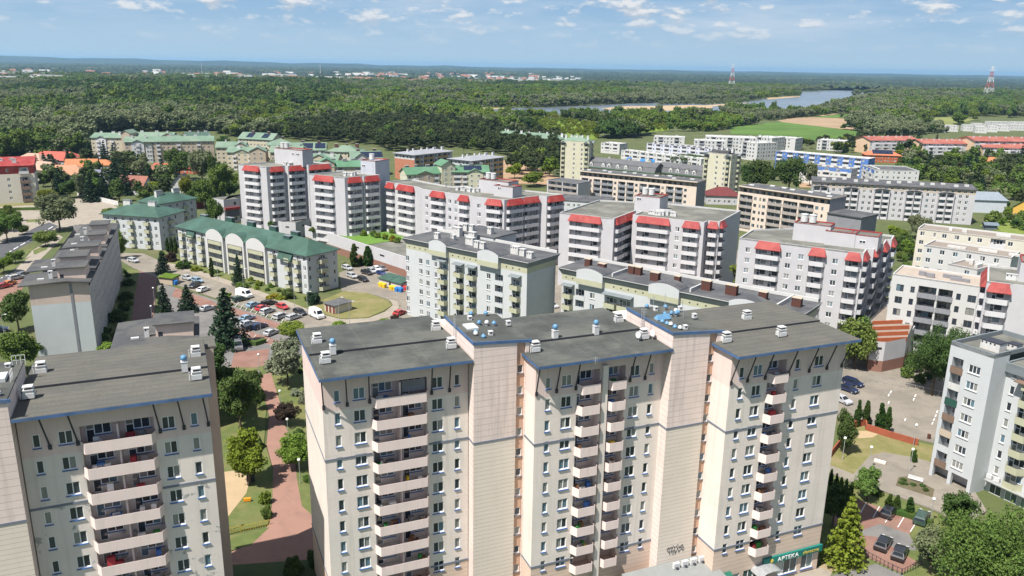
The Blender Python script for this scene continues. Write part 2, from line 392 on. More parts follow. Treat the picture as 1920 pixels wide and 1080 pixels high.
def vent_parts():
    F = LOC0
    a = MB()                                              # stacked concrete ventilation hood with a lid on short legs
    a.box(F, -.75, .75, -.65, .65, 0, .75, 0); a.box(F, -.62, .62, -.52, .52, .75, 1.15, 0)
    a.box(F, -.72, .72, -.62, .62, 1.15, 1.27, 0); a.box(F, -.4, .4, -.35, .35, 1.27, 1.62, 1)
    a.box(F, -.66, .66, -.56, .56, 1.62, 1.76, 0)
    a.rod((-.98, -.5, 0), (-.98, -.5, 1.25), .1, 6, 0); a.cyl(-.98, -.5, 1.2, 1.34, .16, .16, 8, 2)
    b = MB(); b.box(F, -.45, .45, -.45, .45, 0, 1.55, 0); b.box(F, -.5, .5, -.5, .5, 1.55, 1.65, 0)
    c = MB(); c.cyl(0, 0, 1.65, 1.9, .3, .3, 12, 0); c.ball(0, 0, 2.2, .5, .5, 14, 8, 1)
    d = MB(); d.box(F, -.36, .36, -.36, .36, 0, .8, 0); d.box(F, -.42, .42, -.42, .42, .8, .9, 0); d.box(F, -.16, .16, -.37, -.35, .45, .7, 1)
    e = MB(); e.cyl(0, 0, 0, .45, .3, .3, 12, 0); e.cyl(0, 0, .45, .6, .42, .42, 12, 1)
    e2 = MB(); e2.cyl(0, 0, .6, .75, .5, .48, 14, 0); e2.ball(0, 0, .75, .48, .5, 14, 7, 0, 0.0)
    f = MB(); f.cyl(0, 0, 0, .4, .28, .24, 12, 0); f2 = MB(); f2.cyl(0, 0, .4, .62, .5, .5, 14, 0); f2.cyl(0, 0, .62, 1.1, .5, .04, 14, 0)
    for q, sc_ in ((a, .70), (b, .72), (c, .72), (d, .66), (e, .58), (e2, .58), (f, .6), (f2, .6)): q.v = [(x*sc_, y*sc_, z*sc_) for x, y, z in q.v]
    return dict(hood=[a.mesh('roof_vent', [M_whitebox, M_dark, M_galv])],
                ballpot=[b.mesh('roof_vent', [M_whitebox]), ('vent_ball', c.mesh('vent_ball', [M_galv, M_ball], smooth=True))],
                box=[d.mesh('roof_vent', [M_whitebox, M_dark])],
                ball=[e.mesh('roof_vent', [M_galv, M_dark]), ('vent_cap', e2.mesh('vent_cap', [M_ball], smooth=True))],
                ballgrey=[e.mesh('roof_vent', [M_galv, M_dark]), ('vent_cap', e2.mesh('vent_cap', [M_whitebox], smooth=True))],
                cone=[f.mesh('roof_vent', [M_whitebox]), ('vent_cap', f2.mesh('vent_cap', [M_ball]))])
VENT = vent_parts()
EAVE = 34.7
def section(T, F, W, zf, pitch, wins, logs, kind, ovl=.43, ovr=0.0, extra_roof=None, roofm=None, braces=(), zband=24.3, zlow=7.4, depth=15.2, worn=False):
    """one 11-storey apartment section: F at the wall's front left foot"""
    wm = [M_cream, M_pink, M_band, M_base, M_soffit, M_creamworn]
    near = dict(glass=M_glass, frame=M_frame, sill=M_sillblue, split=True)
    ztop = EAVE-.05; zp = zf+.35
    ops = []; a = F.ang()
    rows = []
    for i in range(10):
        z = zf-pitch*i
        for (u, w, n) in wins:
            ops.append((u-w/2, u+w/2, z+.85, z+2.28, .17, False))
            rows.append((u, w, n, z+.85))
        for (u0, u1, units) in logs:
            h = 2.35
            if i == 0: h = 2.5
            ops.append((u0, u1, z+.02, z+h, 1.3, True))
            T.inst('balcony', [balmesh(u1-u0+.25, .95, .45, .98, M_balc, rail=M_dark)], F.P((u0+u1)/2, .003, z), a)
            un = (u1-u0)/units
            for j in range(units):
                lm = winmesh(min(2.35, un-.35), 1.35, 2, door=.78, glass=M_glass, frame=M_frame, sill=M_sillblue, split=True, depth=.03)
                T.inst('loggia_window', lm, F.P(u0+un*(j+.5)+(-.15 if j == 0 else .1), 1.25, z+.9), a)
                if units == 2 and j == 0: pass
    for (u, w, n, z) in rows:
        T.inst('window' if n > 1 else 'narrow_window', winmesh(w, 1.43, n, glass=M_glass, frame=M_frame, sill=M_sillblue, split=True), F.P(u, 0, z), a)
    zones = [(zlow, zband, 5 if worn else 0), (zband, zp-.5, 0), (zp-.5, ztop, 1)]
    mb = MB()
    facade_z = [(zl, zh, mi, [o for o in ops if zl <= (o[2]+o[3])/2 < zh]) for zl, zh, mi in zones]
    for zl, zh, mi, os_ in facade_z:
        # openings that straddle a colour change are clipped to the zone they start in
        full = [o for o in ops if o[3] > zl and o[2] < zh]
        facade(mb, F, 0, W, zl, zh, [(o[0], o[1], max(o[2], zl), min(o[3], zh), o[4], o[5]) for o in full], mi, mi)
    blockwalls(mb, F, W, depth, 0, zlow, 3, 'rlb'); blockwalls(mb, F, W, depth, zlow, zp-.5, 0, 'rlb'); blockwalls(mb, F, W, depth, zp-.5, ztop+.15, 1, 'rlb')
    T.part('wall', mb, wm)
    for z in (zband, zlow):
        segs = [0]+[x for u0, u1, _ in logs for x in (u0-.15, u1+.15)]+[W]
        for s0, s1 in zip(segs[::2], segs[1::2]):
            bd = MB(); bd.box(F, s0 if s0 else -.06, s1 if s1 != W else W+.06, -.06, -.003, z-.13, z+.13)
            if not s0: bd.box(F, -.06, -.003, -.0035, depth, z-.13, z+.13)
            if s1 == W and ovr: bd.box(F, W+.003, W+.06, -.0035, depth, z-.13, z+.13)
            T.part('band', bd, M_band)
    dv = MB()
    for (u0, u1, units) in logs:
        if units == 2:
            c = (u0+u1)/2
            for i in range(10): dv.box(F, c-.08, c+.08, -.25, 1.29, zf-pitch*i+.02, zf-pitch*i+2.34)
    if dv.f: T.part('balcony_divider', dv, M_balc)
    rf = MB(); o = 1.75
    u0, u1 = -ovl, W+ovr
    rf.box(F, u0, u1, -o, 5.6, EAVE, EAVE+.30, 0, z1b=EAVE+.42)
    rf.box(F, u0, u1, 5.6, depth+1.0, EAVE, EAVE+.68, 0, z1b=EAVE+.4)
    r = T.part('roof', rf, [roofm or M_bitumen])
    ev = MB()
    ev.box(F, u0, u1, -o-.05, -o-.003, EAVE-.06, EAVE+.26)
    ev.box(F, u0-.05, u0-.003, -o-.05, depth+1.0, EAVE-.06, EAVE+.24)
    if ovr: ev.box(F, u1+.003, u1+.05, -o-.05, depth+1.0, EAVE-.06, EAVE+.24)
    link('eave_board', ev.mesh('eave_board', M_blue, T.o), r)
    st = MB(); st.box(F, u0+.1, u1-.05, 5.55, 5.597, EAVE+.36, EAVE+.67); link('roof_step', st.mesh('roof_step', M_dark, T.o), r)  # dark strip paints the shade on the front face of the step
    for ub in braces:
        b = MB(); b.rod(F.P(ub-.35, -o+.1, EAVE), F.P(ub, -.02, EAVE-3.7), .085, 6); b.box(F, ub-.16, ub+.16, -.16, -.003, EAVE-4.05, EAVE-3.55)
        T.part('eave_brace', b, M_dark)
def vents(T, F, z, items):
    for kind, u, v in items: T.inst('roof_vent', VENT[kind], F.P(u, v, z), F.ang())

# ---------------------------------------------------------------- the long foreground block
k = .965; ANG = math.radians(22.5); TX = (math.cos(ANG), math.sin(ANG))
E_L = np.array(at(599, 716, 33.5))*k; E_C = np.array(at(1010, 692, 33.5))*k; E_R = np.array(at(1385, 673, 33.5))*k
def wallF(E): return Frame(Frame(E, TX).p(.43, 1.7), TX)
FL, FC, FR = wallF(E_L), wallF(E_C), wallF(E_R)
T = Thing('apartment_block', 'long cream and pink block with two siding towers and pharmacy on its ground floor', 'apartment block', (*FC.p(0, 8), 0))
PIT = 2.75; ZF = 30.46
W1 = [(1.62, .68, 1), (4.12, 1.38, 2), (13.35, 1.38, 2), (15.8, .68, 1)]
section(T, FL, 17.2, ZF, PIT, W1, [(5.55, 12.1, 2)], 'L', roofm=M_bitumen, braces=(.12, 2.75, 5.3, 12.65, 14.85))
section(T, FC, 17.6, ZF, PIT, [(1.65, .68, 1), (4.1, 1.38, 2), (13.45, 1.38, 2), (15.85, .68, 1)], [(5.5, 8.55, 1), (9.55, 12.1, 1)], 'C', braces=(.12, 2.75, 5.3, 12.75, 14.9))
section(T, FR, 18.1, ZF, PIT, [(1.7, .72, 1), (4.15, 1.38, 2), (10.4, .74, 1), (13.85, 1.45, 2)], [(5.75, 8.55, 1)], 'R', ovr=.5, roofm=M_bitumen2, braces=(.12, 2.6, 5.3, 9.0, 12.3, 15.2, 17.7))
pr = MB()                                                  # pier between the two balcony stacks of the middle section
pr.box(FC, 8.68, 9.42, -.55, -.003, 3.2, EAVE-1.2); T.part('pier', pr, M_cream)
def tower(T, F0, v_front, u0, u1, zl, zr, depth, strip=True, stw=(5.45, 6.55)):
    mb = MB(); us = u0+stw[0] if strip else u1; ue = u0+stw[1] if strip else u1
    Ff = F0.sub(0, v_front)
    zt = lambda u: zl+(zr-zl)*(u-u0)/(u1-u0)
    zb = 24.25
    for a, b, mi, mu in ((u0, us, 0, 0), (ue, u1, 0, 0)):
        if b-a < .05: continue
        mb.quad(Ff.P(a, 0, zb), Ff.P(b, 0, zb), Ff.P(b, 0, zt(b)), Ff.P(a, 0, zt(a)), 0)
        mb.quad(Ff.P(a, 0, 0), Ff.P(b, 0, 0), Ff.P(b, 0, zb), Ff.P(a, 0, zb), 1)
    ops = []
    if strip:
        for i in range(12):
            z = 32.55-PIT*i
            if z > 3: ops.append((us+.15, ue-.15, z-.1, z+.95, .2, False)); T.inst('stair_window', winmesh(ue-us-.3, 1.05, 1, glass=M_glass, frame=M_frame, sill=M_band, split=True), Ff.P((us+ue)/2, .25, z-.1), Ff.ang())
        G2 = Ff.sub(0, .25)
        facade(mb, G2, us, ue, 0, zt(us)-.1, ops, 2, 2)
        mb.quad(Ff.P(us, 0, 0), Ff.P(us, .25, 0), Ff.P(us, .25, zt(us)), Ff.P(us, 0, zt(us)), 0)
        mb.quad(Ff.P(ue, .25, 0), Ff.P(ue, 0, 0), Ff.P(ue, 0, zt(ue)), Ff.P(ue, .25, zt(ue)), 0)
    mb.quad(Ff.P(u0, depth, 0), Ff.P(u0, 0, 0), Ff.P(u0, 0, zl), Ff.P(u0, depth, zl), 0)
    mb.quad(Ff.P(u1, 0, 0), Ff.P(u1, depth, 0), Ff.P(u1, depth, zr), Ff.P(u1, 0, zr), 0)
    mb.quad(Ff.P(u1, depth, 0), Ff.P(u0, depth, 0), Ff.P(u0, depth, zl), Ff.P(u1, depth, zr), 0)
    t = T.part('stair_tower', mb, [M_siding, M_siding2, M_salmon])
    rf = MB(); rf.hexa([Ff.P(u0, 0, zl-.02), Ff.P(u1, 0, zr-.02), Ff.P(u1, depth, zr-.02), Ff.P(u0, depth, zl-.02), Ff.P(u0, 0, zl+.16), Ff.P(u1, 0, zr+.16), Ff.P(u1, depth, zr+.16), Ff.P(u0, depth, zl+.16)], 0)
    ed = MB()
    for (a, b, c, d) in ((u0-.1, u1+.3, -.12, -.003), (u0-.1, u0-.003, -.003, depth)):
        ed.hexa([Ff.P(a, c, zt(a)-.14), Ff.P(b, c, zt(b)-.14), Ff.P(b, d, zt(b)-.14), Ff.P(a, d, zt(a)-.14), Ff.P(a, c, zt(a)+.22), Ff.P(b, c, zt(b)+.22), Ff.P(b, d, zt(b)+.22), Ff.P(a, d, zt(a)+.22)])
    link('tower_roof', rf.mesh('tower_roof', M_bitumen, T.o), t); link('eave_board', ed.mesh('eave_board', M_blue, T.o), t)
    bd = MB(); bd.box(Ff, u0-.05, us, -.05, -.003, zb-.13, zb+.13); bd.box(Ff, u0-.05, u0-.003, -.003, 4.2, zb-.13, zb+.13)
    link('band', bd.mesh('band', M_band, T.o), t)
    return Ff
XL = Frame(E_L, TX); XC = Frame(E_C, TX); XR = Frame(E_R, TX)
tower(T, XL, 0.0, 17.72, 24.75, 36.95, 36.5, 11.0)
tower(T, XC, 0.0, 17.9, 25.1, 36.9, 36.4, 11.2)
for X in (XL, XC):
    gap = MB(); gap.box(X, 18.5, 24.2, 11.02, 16.0, 0, EAVE, 0, z1b=EAVE+.3); T.part('rear_wall', gap, M_cream)
vents(T, XL, EAVE+.5, [('hood', 1.6, 11.4), ('hood', 1.45, 4.5), ('ballpot', 2.7, 6.9), ('hood', 16.6, 11.3), ('hood', 16.4, 4.4)])
vents(T, XC, EAVE+.5, [('hood', 1.5, 4.5), ('ballpot', 5.6, 7.6), ('ballpot', 11.3, 7.5), ('hood', 16.7, 11.1), ('hood', 16.4, 4.2)])
vents(T, XR, EAVE+.5, [('hood', 1.6, 4.7), ('hood', 10.0, 11.4), ('hood', 9.8, 4.2)])
vents(T, XL, 36.85, [('ball', 21.0, 10.3), ('box', 20.3, 8.8), ('cone', 23.0, 10.2), ('ball', 20.7, 6.4), ('ballgrey', 21.6, 6.1), ('cone', 22.5, 5.9), ('cone', 19.2, 3.5), ('cone', 19.5, 1.6), ('box', 20.7, 2.4), ('box', 24.2, 5.4), ('ballgrey', 18.9, 2.6)])
vents(T, XC, 36.8, [('ball', 20.5, 10.4), ('box', 21.2, 9.3), ('cone', 23.0, 9.7), ('ball', 21.9, 6.6), ('ball', 22.5, 6.4), ('ball', 22.9, 6.6), ('ballgrey', 23.1, 7.4), ('ball', 20.9, 6.6), ('cone', 19.0, 4.2), ('cone', 19.1, 3.3), ('ballgrey', 19.2, 2.6), ('cone', 19.3, 1.8), ('ballgrey', 19.5, 1.0), ('box', 20.4, 1.2), ('box', 24.4, 8.3), ('box', 24.3, 4.9)])
hb = MB(); hb.box(XL, 18.6, 20.0, 4.6, 6.6, 36.8, 37.25); T.part('roof_hatch', hb, M_whitebox)
bp = MB()                                                  # blue hood with pipes on the second tower
bp.box(XC, 18.7, 20.6, 4.9, 5.7, 36.8, 37.1, 0); bp.hexa([XC.P(18.7, 4.8, 37.1), XC.P(20.7, 4.8, 37.1), XC.P(20.7, 5.8, 37.1), XC.P(18.7, 5.8, 37.1), XC.P(19.0, 5.2, 37.6), XC.P(20.7, 5.2, 37.6), XC.P(20.7, 5.5, 37.6), XC.P(19.0, 5.5, 37.6)], 1)
T.part('blue_vent_hood', bp, [M_galv, M_ball])
for X, vv in ((XL, 6.2), (XC, 6.6)):                       # caged ladders on the tower sides
    ld = MB()
    for dv in (0, .5): ld.rod(X.P(17.5 if X is XL else 17.7, vv+dv, EAVE+.4), X.P(17.5 if X is XL else 17.7, vv+dv, 38.2), .03, 4)
    for j in range(10): ld.rod(X.P(17.5 if X is XL else 17.7, vv, EAVE+.7+j*.33), X.P(17.5 if X is XL else 17.7, vv+.5, EAVE+.7+j*.33), .022, 4)
    T.part('ladder', ld, M_galv)
for X, u in ((XC, 15.35), (XC, 17.4)):                     # satellite dishes leaning on a hood
    ds = MB(); p = X.P(u, 3.7, EAVE+1.2); ds.rod((p[0], p[1], EAVE+.4), p, .04, 5)
    ds.rod(p, (p[0]-.12, p[1]-.1, p[2]+.03), .36, 14, 0, r2=.42); T.part('satellite_dish', ds, M_whitebox)
for X, u, v, h in ((XC, 22.3, 8.9, 2.4), (XC, 21.0, 9.6, 2.0), (XC, 24.0, 7.3, 1.8), (XC, 22.9, 5.3, 1.2), (XC, 17.8, 6.5, 3.2), (XC, 6.5, -1.5, .9)):
    an = MB(); q = X.P(u, v, 36.8 if u > 17.8 else EAVE+.3); an.rod(q, (q[0], q[1], q[2]+h), .03, 5)
    for j in range(3): an.rod((q[0]-.3, q[1], q[2]+h-.1-.2*j), (q[0]+.3, q[1], q[2]+h-.1-.2*j), .012, 4)
    T.part('antenna', an, M_galv)
# ground floor: shop front with pharmacy sign under the right section, flat base elsewhere
for F, W in ((FL, 17.2), (FC, 17.6)):
    g = MB(); ops = [(u-w/2, u+w/2, 1.2, 2.9, .17, False) for u, w in ((2, 1.6), (5, 1.6), (12.5, 1.6), (15, 1.6))]
    facade(g, F, 0, W, 0, 7.4, ops+[(u0-0, u1, ZF-9*PIT+.02, ZF-9*PIT+1.68, 1.3, True) for u0, u1 in ([(5.55, 12.1)] if F is FL else [(5.5, 8.55), (9.55, 12.1)])]+[(u-w/2, u+w/2, ZF-9*PIT+.85, 7.4, .17, False) for u, w in ((1.62, .68), (4.12, 1.38), (13.4, 1.38), (15.82, .68))], 0, 0)
    for o in ops: T.inst('shop_window', winmesh(1.6, 1.7, 2, glass=M_glass, frame=M_frame, sill=M_sillblue, split=True), F.P((o[0]+o[1])/2, 0, 1.2), F.ang())
    T.part('base_wall', g, [M_base])
g = MB(); F = FR
so = [(10.9, 14.4, .75, 3.1, .2, False), (15.1, 17.2, .75, 3.1, .2, False), (7.0, 9.4, .05, 2.6, .5, True), (5.2, 6.9, .3, 3.0, .2, False), (2.2, 4.6, .05, 2.9, .2, False)]
facade(g, F, 0, 18.1, 0, 7.4, so+[(5.75, 8.55, ZF-9*PIT+.02, ZF-9*PIT+1.68, 1.3, True)]+[(u-w/2, u+w/2, ZF-9*PIT+.85, 7.4, .17, False) for u, w in ((1.7, .72), (4.15, 1.38), (10.4, .74), (13.85, 1.45))], 0, 0, 1)
T.part('base_wall', g, [M_base, M_dark])
M_shopglass = glassmat('shop_glass', (.03, .05, .055), (.25, .35, .32), .3, (.4, .42, .4))
for a, b, c, d, _, _2 in so:
    if a == 7.0: continue
    T.inst('shop_window', winmesh(b-a, d-c, 3 if b-a > 2.4 else 2, glass=M_shopglass, frame=M_frame, sill=M_sillblue, split=True), F.P((a+b)/2, 0, c), F.ang())
M_signgreen = surf('green_sign_board', (.012, .16, .13), .45, .08); M_white = surf('white_letter', (.8, .8, .78), .5, .02); M_gold = surf('gold_letter', (.55, .42, .08), .5, .05)
sg = MB(); sg.box(F, 8.2, 18.3, -.38, -.06, 3.25, 4.25)
SIGN = T.part('shop_sign', sg, M_signgreen)
def lettering(txt, mat, F, u, v, z, size, parent, org, name='sign_lettering', depth=.02, sx=1.0):
    c = bpy.data.curves.new(name, 'FONT'); c.body = txt; c.size = size; c.extrude = depth
    tmp = bpy.data.objects.new('tmp_text', c); COL.objects.link(tmp)
    me = bpy.data.meshes.new_from_object(tmp.evaluated_get(bpy.context.evaluated_depsgraph_get())); bpy.data.objects.remove(tmp); bpy.data.curves.remove(c)
    me.materials.clear(); me.materials.append(mat)
    o = bpy.data.objects.new(name, me); COL.objects.link(o); o.parent = parent
    q = F.P(u, v, z); o.location = (q[0]-org[0], q[1]-org[1], q[2]-org[2]); o.rotation_euler = (PI/2, 0, F.ang()); o.scale = (sx, 1, 1); return o
lettering('APTEKA', M_white, F, 10.5, -.41, 3.42, .92, SIGN, T.o, sx=1.1)
lettering('słoneczna', M_gold, F, 14.9, -.41, 3.5, .72, SIGN, T.o)
em = MB()
for i in range(8):
    q = F.P(9.5, -.42, 3.75); a = i*PI/4
    em.rod(q, (q[0]+.3*math.cos(a)*TX[0], q[1]+.3*math.cos(a)*TX[1], q[2]+.3*math.sin(a)), .06, 5)
link('sign_emblem', em.mesh('sign_emblem', M_gold, T.o), SIGN)
cn = MB(); pts = []                                        # curved entrance canopy
for i in range(7):
    a = PI*(i/6); pts.append((8.3-1.9*math.cos(a), 2.75+.75*math.sin(a)))
for (ua, za), (ub, zb) in zip(pts, pts[1:]):
    cn.hexa([F.P(ua, -2.2, za), F.P(ub, -2.2, zb), F.P(ub, -.003, zb), F.P(ua, -.003, za), F.P(ua, -2.2, za+.08), F.P(ub, -2.2, zb+.08), F.P(ub, -.003, zb+.08), F.P(ua, -.003, za+.08)])
T.part('entrance_canopy', cn, M_galv)
aw = MB(); aw.hexa([F.P(.2, -1.9, 2.6), F.P(3.0, -1.9, 2.6), F.P(3.0, -.003, 2.6), F.P(.2, -.003, 2.6), F.P(.2, -1.9, 2.75), F.P(3.0, -1.9, 2.75), F.P(3.0, -.003, 3.6), F.P(.2, -.003, 3.6)])
T.part('shop_awning', aw, surf('dark_green_awning', (.02, .12, .08), .7, .15))
ls = MB(); ls.box(XC, 12.8, 25.5, -7.5, -.05, 0, 3.7, 0); ls.hexa([XC.P(12.6, -7.8, 3.7), XC.P(25.6, -7.8, 3.7), XC.P(25.6, -.05, 3.7), XC.P(12.6, -.05, 3.7), XC.P(12.6, -7.8, 3.8), XC.P(25.6, -7.8, 3.8), XC.P(25.6, -.05, 4.6), XC.P(12.6, -.05, 4.6)], 1)
T.part('shop_annex', ls, [M_base, surf('grey_sheet_roof', (.21, .22, .215), .5, .08, rot=ANG, lines=[('X', .8, .06, .5, (.2, .2, .2))])])
for j in range(4):
    ac = MB(); ac.box(XC, 19.6+j*1.35, 20.5+j*1.35, -1.6, -1.2, 4.5, 5.3); ac.cyl(*XC.p(20.0+j*1.35, -1.64), 4.75, 4.76, .25, .25, 10, 1); T.part('air_conditioner', ac, [M_whitebox, M_dark])
gf = MB()                                                  # scribbled graffiti on the siding
prev = None
for i in range(60):
    u = 19.4+i*.045+.22*math.sin(i*1.7); z = 6.3+.55*math.sin(i*.55)*math.exp(-((i-25)/40)**2)+.25*math.sin(i*2.1)
    p = XC.P(u, -.02, z)
    if prev: gf.rod(prev, p, .022, 3)
    prev = p
T.part('graffiti', gf, M_dark)
M_props = [surf('balcony_item_'+n, c, .7, .15) for n, c in (('green', (.03, .2, .04)), ('red', (.35, .04, .05)), ('yellow', (.6, .45, .03)), ('blue', (.05, .15, .4)), ('brown', (.2, .1, .05)), ('grey', (.2, .2, .21)), ('white', (.7, .7, .68)))]
rb = random.Random(3)
for F, ls_ in ((FL, [(5.7, 8.7), (9.0, 12.0)]), (FC, [(5.6, 8.5), (9.6, 12.0)]), (FR, [(5.85, 8.5)])):
    for (u0, u1) in ls_:
        for i in range(10):
            if rb.random() < .62:                            # belongings kept on the balconies: chests, folded tables, pots
                b = MB(); z = ZF-PIT*i
                for q in range(rb.randint(1, 3)):
                    u = rb.uniform(u0+.2, u1-.9); w = rb.uniform(.3, .9); h = rb.uniform(.3, .95)
                    b.box(F, u, u+w, .25, .25+rb.uniform(.3, .6), z+.02, z+.02+h, rb.choice([0, 1, 2, 3, 4, 4, 5, 5, 5, 6]))
                T.part('balcony_clutter', b, M_props)
cu = MB(); cu.quad(FL.P(9.1, .1, ZF+.9), FL.P(11.9, .1, ZF+.9), FL.P(11.9, .1, ZF+2.35), FL.P(9.1, .1, ZF+2.35)); T.part('balcony_blind', cu, M_props[5])
T.done()

# ---------------------------------------------------------------- the block at the left edge
A2 = math.radians(23.26); T2X = (math.cos(A2), math.sin(A2))
ER2 = np.array(at(396.3, 742.5, 34.7)); X2 = Frame(Frame(ER2, T2X).p(-17.8, 0), T2X); F2 = X2.sub(0, 1.75)
T = Thing('apartment_block', 'cream and pink block with peeling paint patches, cut off by left edge', 'apartment block', (*F2.p(9, 8), 0))
section(T, F2, 17.5, 68-37.9, 2.84, [(1.45, .68, 1), (4.0, 1.3, 2), (13.45, 1.28, 2), (15.95, .7, 1)], [(5.3, 12.1, 2)], 'L', ovl=0.0, ovr=.35, roofm=M_bitumen2,
        braces=(2.55, 5.0, 12.6, 14.9, 17.3), zband=24.35, worn=True)
g = MB(); blockwalls(g, F2, 17.5, 15.2, 0, 7.4, 0, 'f'); T.part('base_wall', g, M_base)
tower(T, X2, 0.0, -7.0, -.1, 37.3, 36.9, 11.0, strip=False)
vents(T, X2, EAVE+.5, [('hood', 1.2, 12.0), ('hood', .9, 4.9), ('ballpot', 15.5, 6.9), ('hood', 16.6, 4.3), ('hood', 16.8, 11.5)])
vents(T, X2, 36.95, [('cone', -1.6, 3.5), ('cone', -1.2, 2.0), ('ballgrey', -.9, 1.2), ('box', -2.6, 1.0), ('box', -1.3, 9.3), ('ball', -3, 5)])
hb = MB(); hb.box(X2, -2.4, -.9, 4.8, 6.8, 37.0, 37.5); T.part('roof_hatch', hb, M_whitebox)
gr = MB()
for (u0, v0, u1, v1) in ((-1.0, 9.9, .2, 9.9), (-.4, 4.6, -.4, 6.0)):
    for j in range(4):
        q = X2.P(u0+(u1-u0)*j/3, v0+(v1-v0)*j/3, 37.0); gr.rod(q, (q[0], q[1], 38.1), .03, 4)
    for z in (37.55, 38.1): gr.rod(X2.P(u0, v0, z), X2.P(u1, v1, z), .03, 4)
T.part('guard_rail', gr, M_whitebox)
gs = MB(); gs.box(X2, 15.0, 18.9, 16.96, 20.8, 0, 34.0, 0); gs.box(X2, 14.6, 19.2, 16.98, 21.2, 34.0, 34.3, 1)
T.part('rear_wing', gs, [surf('grey_beige_render', (.36, .31, .27), .9, .06, .3), M_bitumen2])
for i in range(10):
    for (u0, u1) in ((5.5, 8.5), (8.9, 11.9)):
        if rb.random() < .8:
            b = MB(); z = 68-37.9-2.84*i
            for q in range(rb.randint(1, 3)):
                u = rb.uniform(u0+.2, u1-.9); b.box(F2, u, u+rb.uniform(.3, .9), .25, .25+rb.uniform(.3, .6), z+.02, z+rb.uniform(.4, 1.3), rb.choice([0, 1, 3, 4, 5, 5, 6, 6]))
            T.part('balcony_clutter', b, M_props)
T.done()
# ---------------------------------------------------------------- middle-distance buildings
def hit(F, x, y):                                   # (u, z) where the line of sight of a survey pixel meets the facade plane of F
    r = ray(x, y); o = np.array([-F.o[0], -F.o[1]]); kk = -(o@F.ey)*-1/(r[:2]@F.ey) if False else ((F.o@F.ey))/(r[:2]@F.ey)
    p = r*kk; return float((p[:2]-F.o)@F.ex), float(p[2]+CAMH)
def HU(F, x, y): return hit(F, x, y)[0]
M_w = surf('white_render', (.43, .42, .43), .85, .05, .3, streak=.3, dirtc=(.36, .36, .37))
M_wb = surf('white_parapet', (.52, .51, .515), .85, .05, .6, streak=.25, dirtc=(.38, .38, .38))
M_red = surf('red_sheet_roof', (.245, .030, .028), .6, .2, .8, c2=(.30, .055, .045), c2s=.3)
M_grey = surf('light_grey_render', (.44, .455, .46), .9, .04, .3, streak=.2, dirtc=(.33, .34, .35))
M_greend = surf('dark_grey_cornice', (.15, .17, .18), .7, .1)
M_olive = surf('pale_olive_band', (.37, .37, .26), .85, .06)
M_flat = surf('flat_roof_felt', (.115, .115, .10), .95, .25, .3, c2=(.19, .185, .16), c2s=.12, fine=.2)
M_dkroof = surf('dark_roof_felt', (.07, .072, .078), .9, .2, .3, c2=(.11, .11, .11), c2s=.15, fine=.2)
M_brown = surf('brown_brick_chimney', (.085, .035, .026), .85, .2, 3.0)
M_green = surf('green_sheet_roof', (.040, .080, .060), .55, .14, .4, c2=(.05, .105, .08), c2s=.15, rot=math.radians(-36.4), lines=[('X', .9, .09, .35, (.02, .055, .04))])
M_lgreen = surf('light_green_sheet_roof', (.075, .165, .095), .6, .12, .2, c2=(.10, .20, .125), c2s=.06)
M_brick = surf('brick_base', (.22, .115, .085), .9, .12, 2.0, fine=.3)
M_white2 = surf('bright_white_render', (.475, .47, .455), .85, .03, .3, streak=.15, dirtc=(.45, .45, .44))
M_beige = surf('beige_render', (.56, .475, .40), .88, .05, .3, streak=.2, dirtc=(.36, .3, .26))
M_tan = surf('tan_render', (.40, .33, .255), .9, .06, .3)
M_yellow = surf('pale_yellow_render', (.48, .46, .35), .9, .05, .3, streak=.15, dirtc=(.38, .36, .3))
M_cap = surf('parapet_cap', (.42, .42, .41), .7, .1)
M_bl = surf('blue_facade', (.075, .16, .40), .7, .12, .4)
M_railbrown = surf('brown_balcony_panel', (.17, .115, .085), .7, .15, 1.5)
M_railgrey = surf('grey_balcony_panel', (.22, .225, .24), .7, .12, 1.5)
M_greydark = surf('dark_grey_cladding', (.20, .20, .215), .7, .1)
M_orange = surf('orange_terrace_wall', (.33, .09, .035), .85, .12, .8)
M_solar = surf('solar_panel', (.012, .018, .04), .2, .2, lines=[('X', 1.0, .05, .5, (.2, .2, .2))])
M_wloggia = surf('loggia_render', (.55, .53, .525), .9, .1, .5)
M_frameg = surf('grey_window_frame', (.10, .105, .11), .5, .05)
M_glassl = glassmat('light_window_glass', (.03, .036, .042), (.36, .36, .35), .5, (.2, .24, .26)); STW = dict(glass=M_glassl, frame=M_frame, bal=M_wb, rail=M_dark, mr=1, mback=1)
STG = dict(glass=M_glass, frame=M_frame, sill=M_cap, bal=M_olive, rail=M_dark, mr=0)
def chimney(T, F, u, v, z, w, d, h, mat=None, cap=None, name='chimney'):
    mb = MB(); mb.box(F, u-w/2, u+w/2, v-d/2, v+d/2, z, z+h, 0); mb.box(F, u-w/2-.08, u+w/2+.08, v-d/2-.08, v+d/2+.08, z+h, z+h+.12, 1)
    for i in range(max(1, int(w/.7))):
        mb.box(F, u-w/2+.12+i*.7, u-w/2+.4+i*.7, v-d/2-.01, v-d/2-.002, z+h-.45, z+h-.15, 2)
    T.part(name, mb, [mat or M_whitebox, cap or M_cap, M_dark])
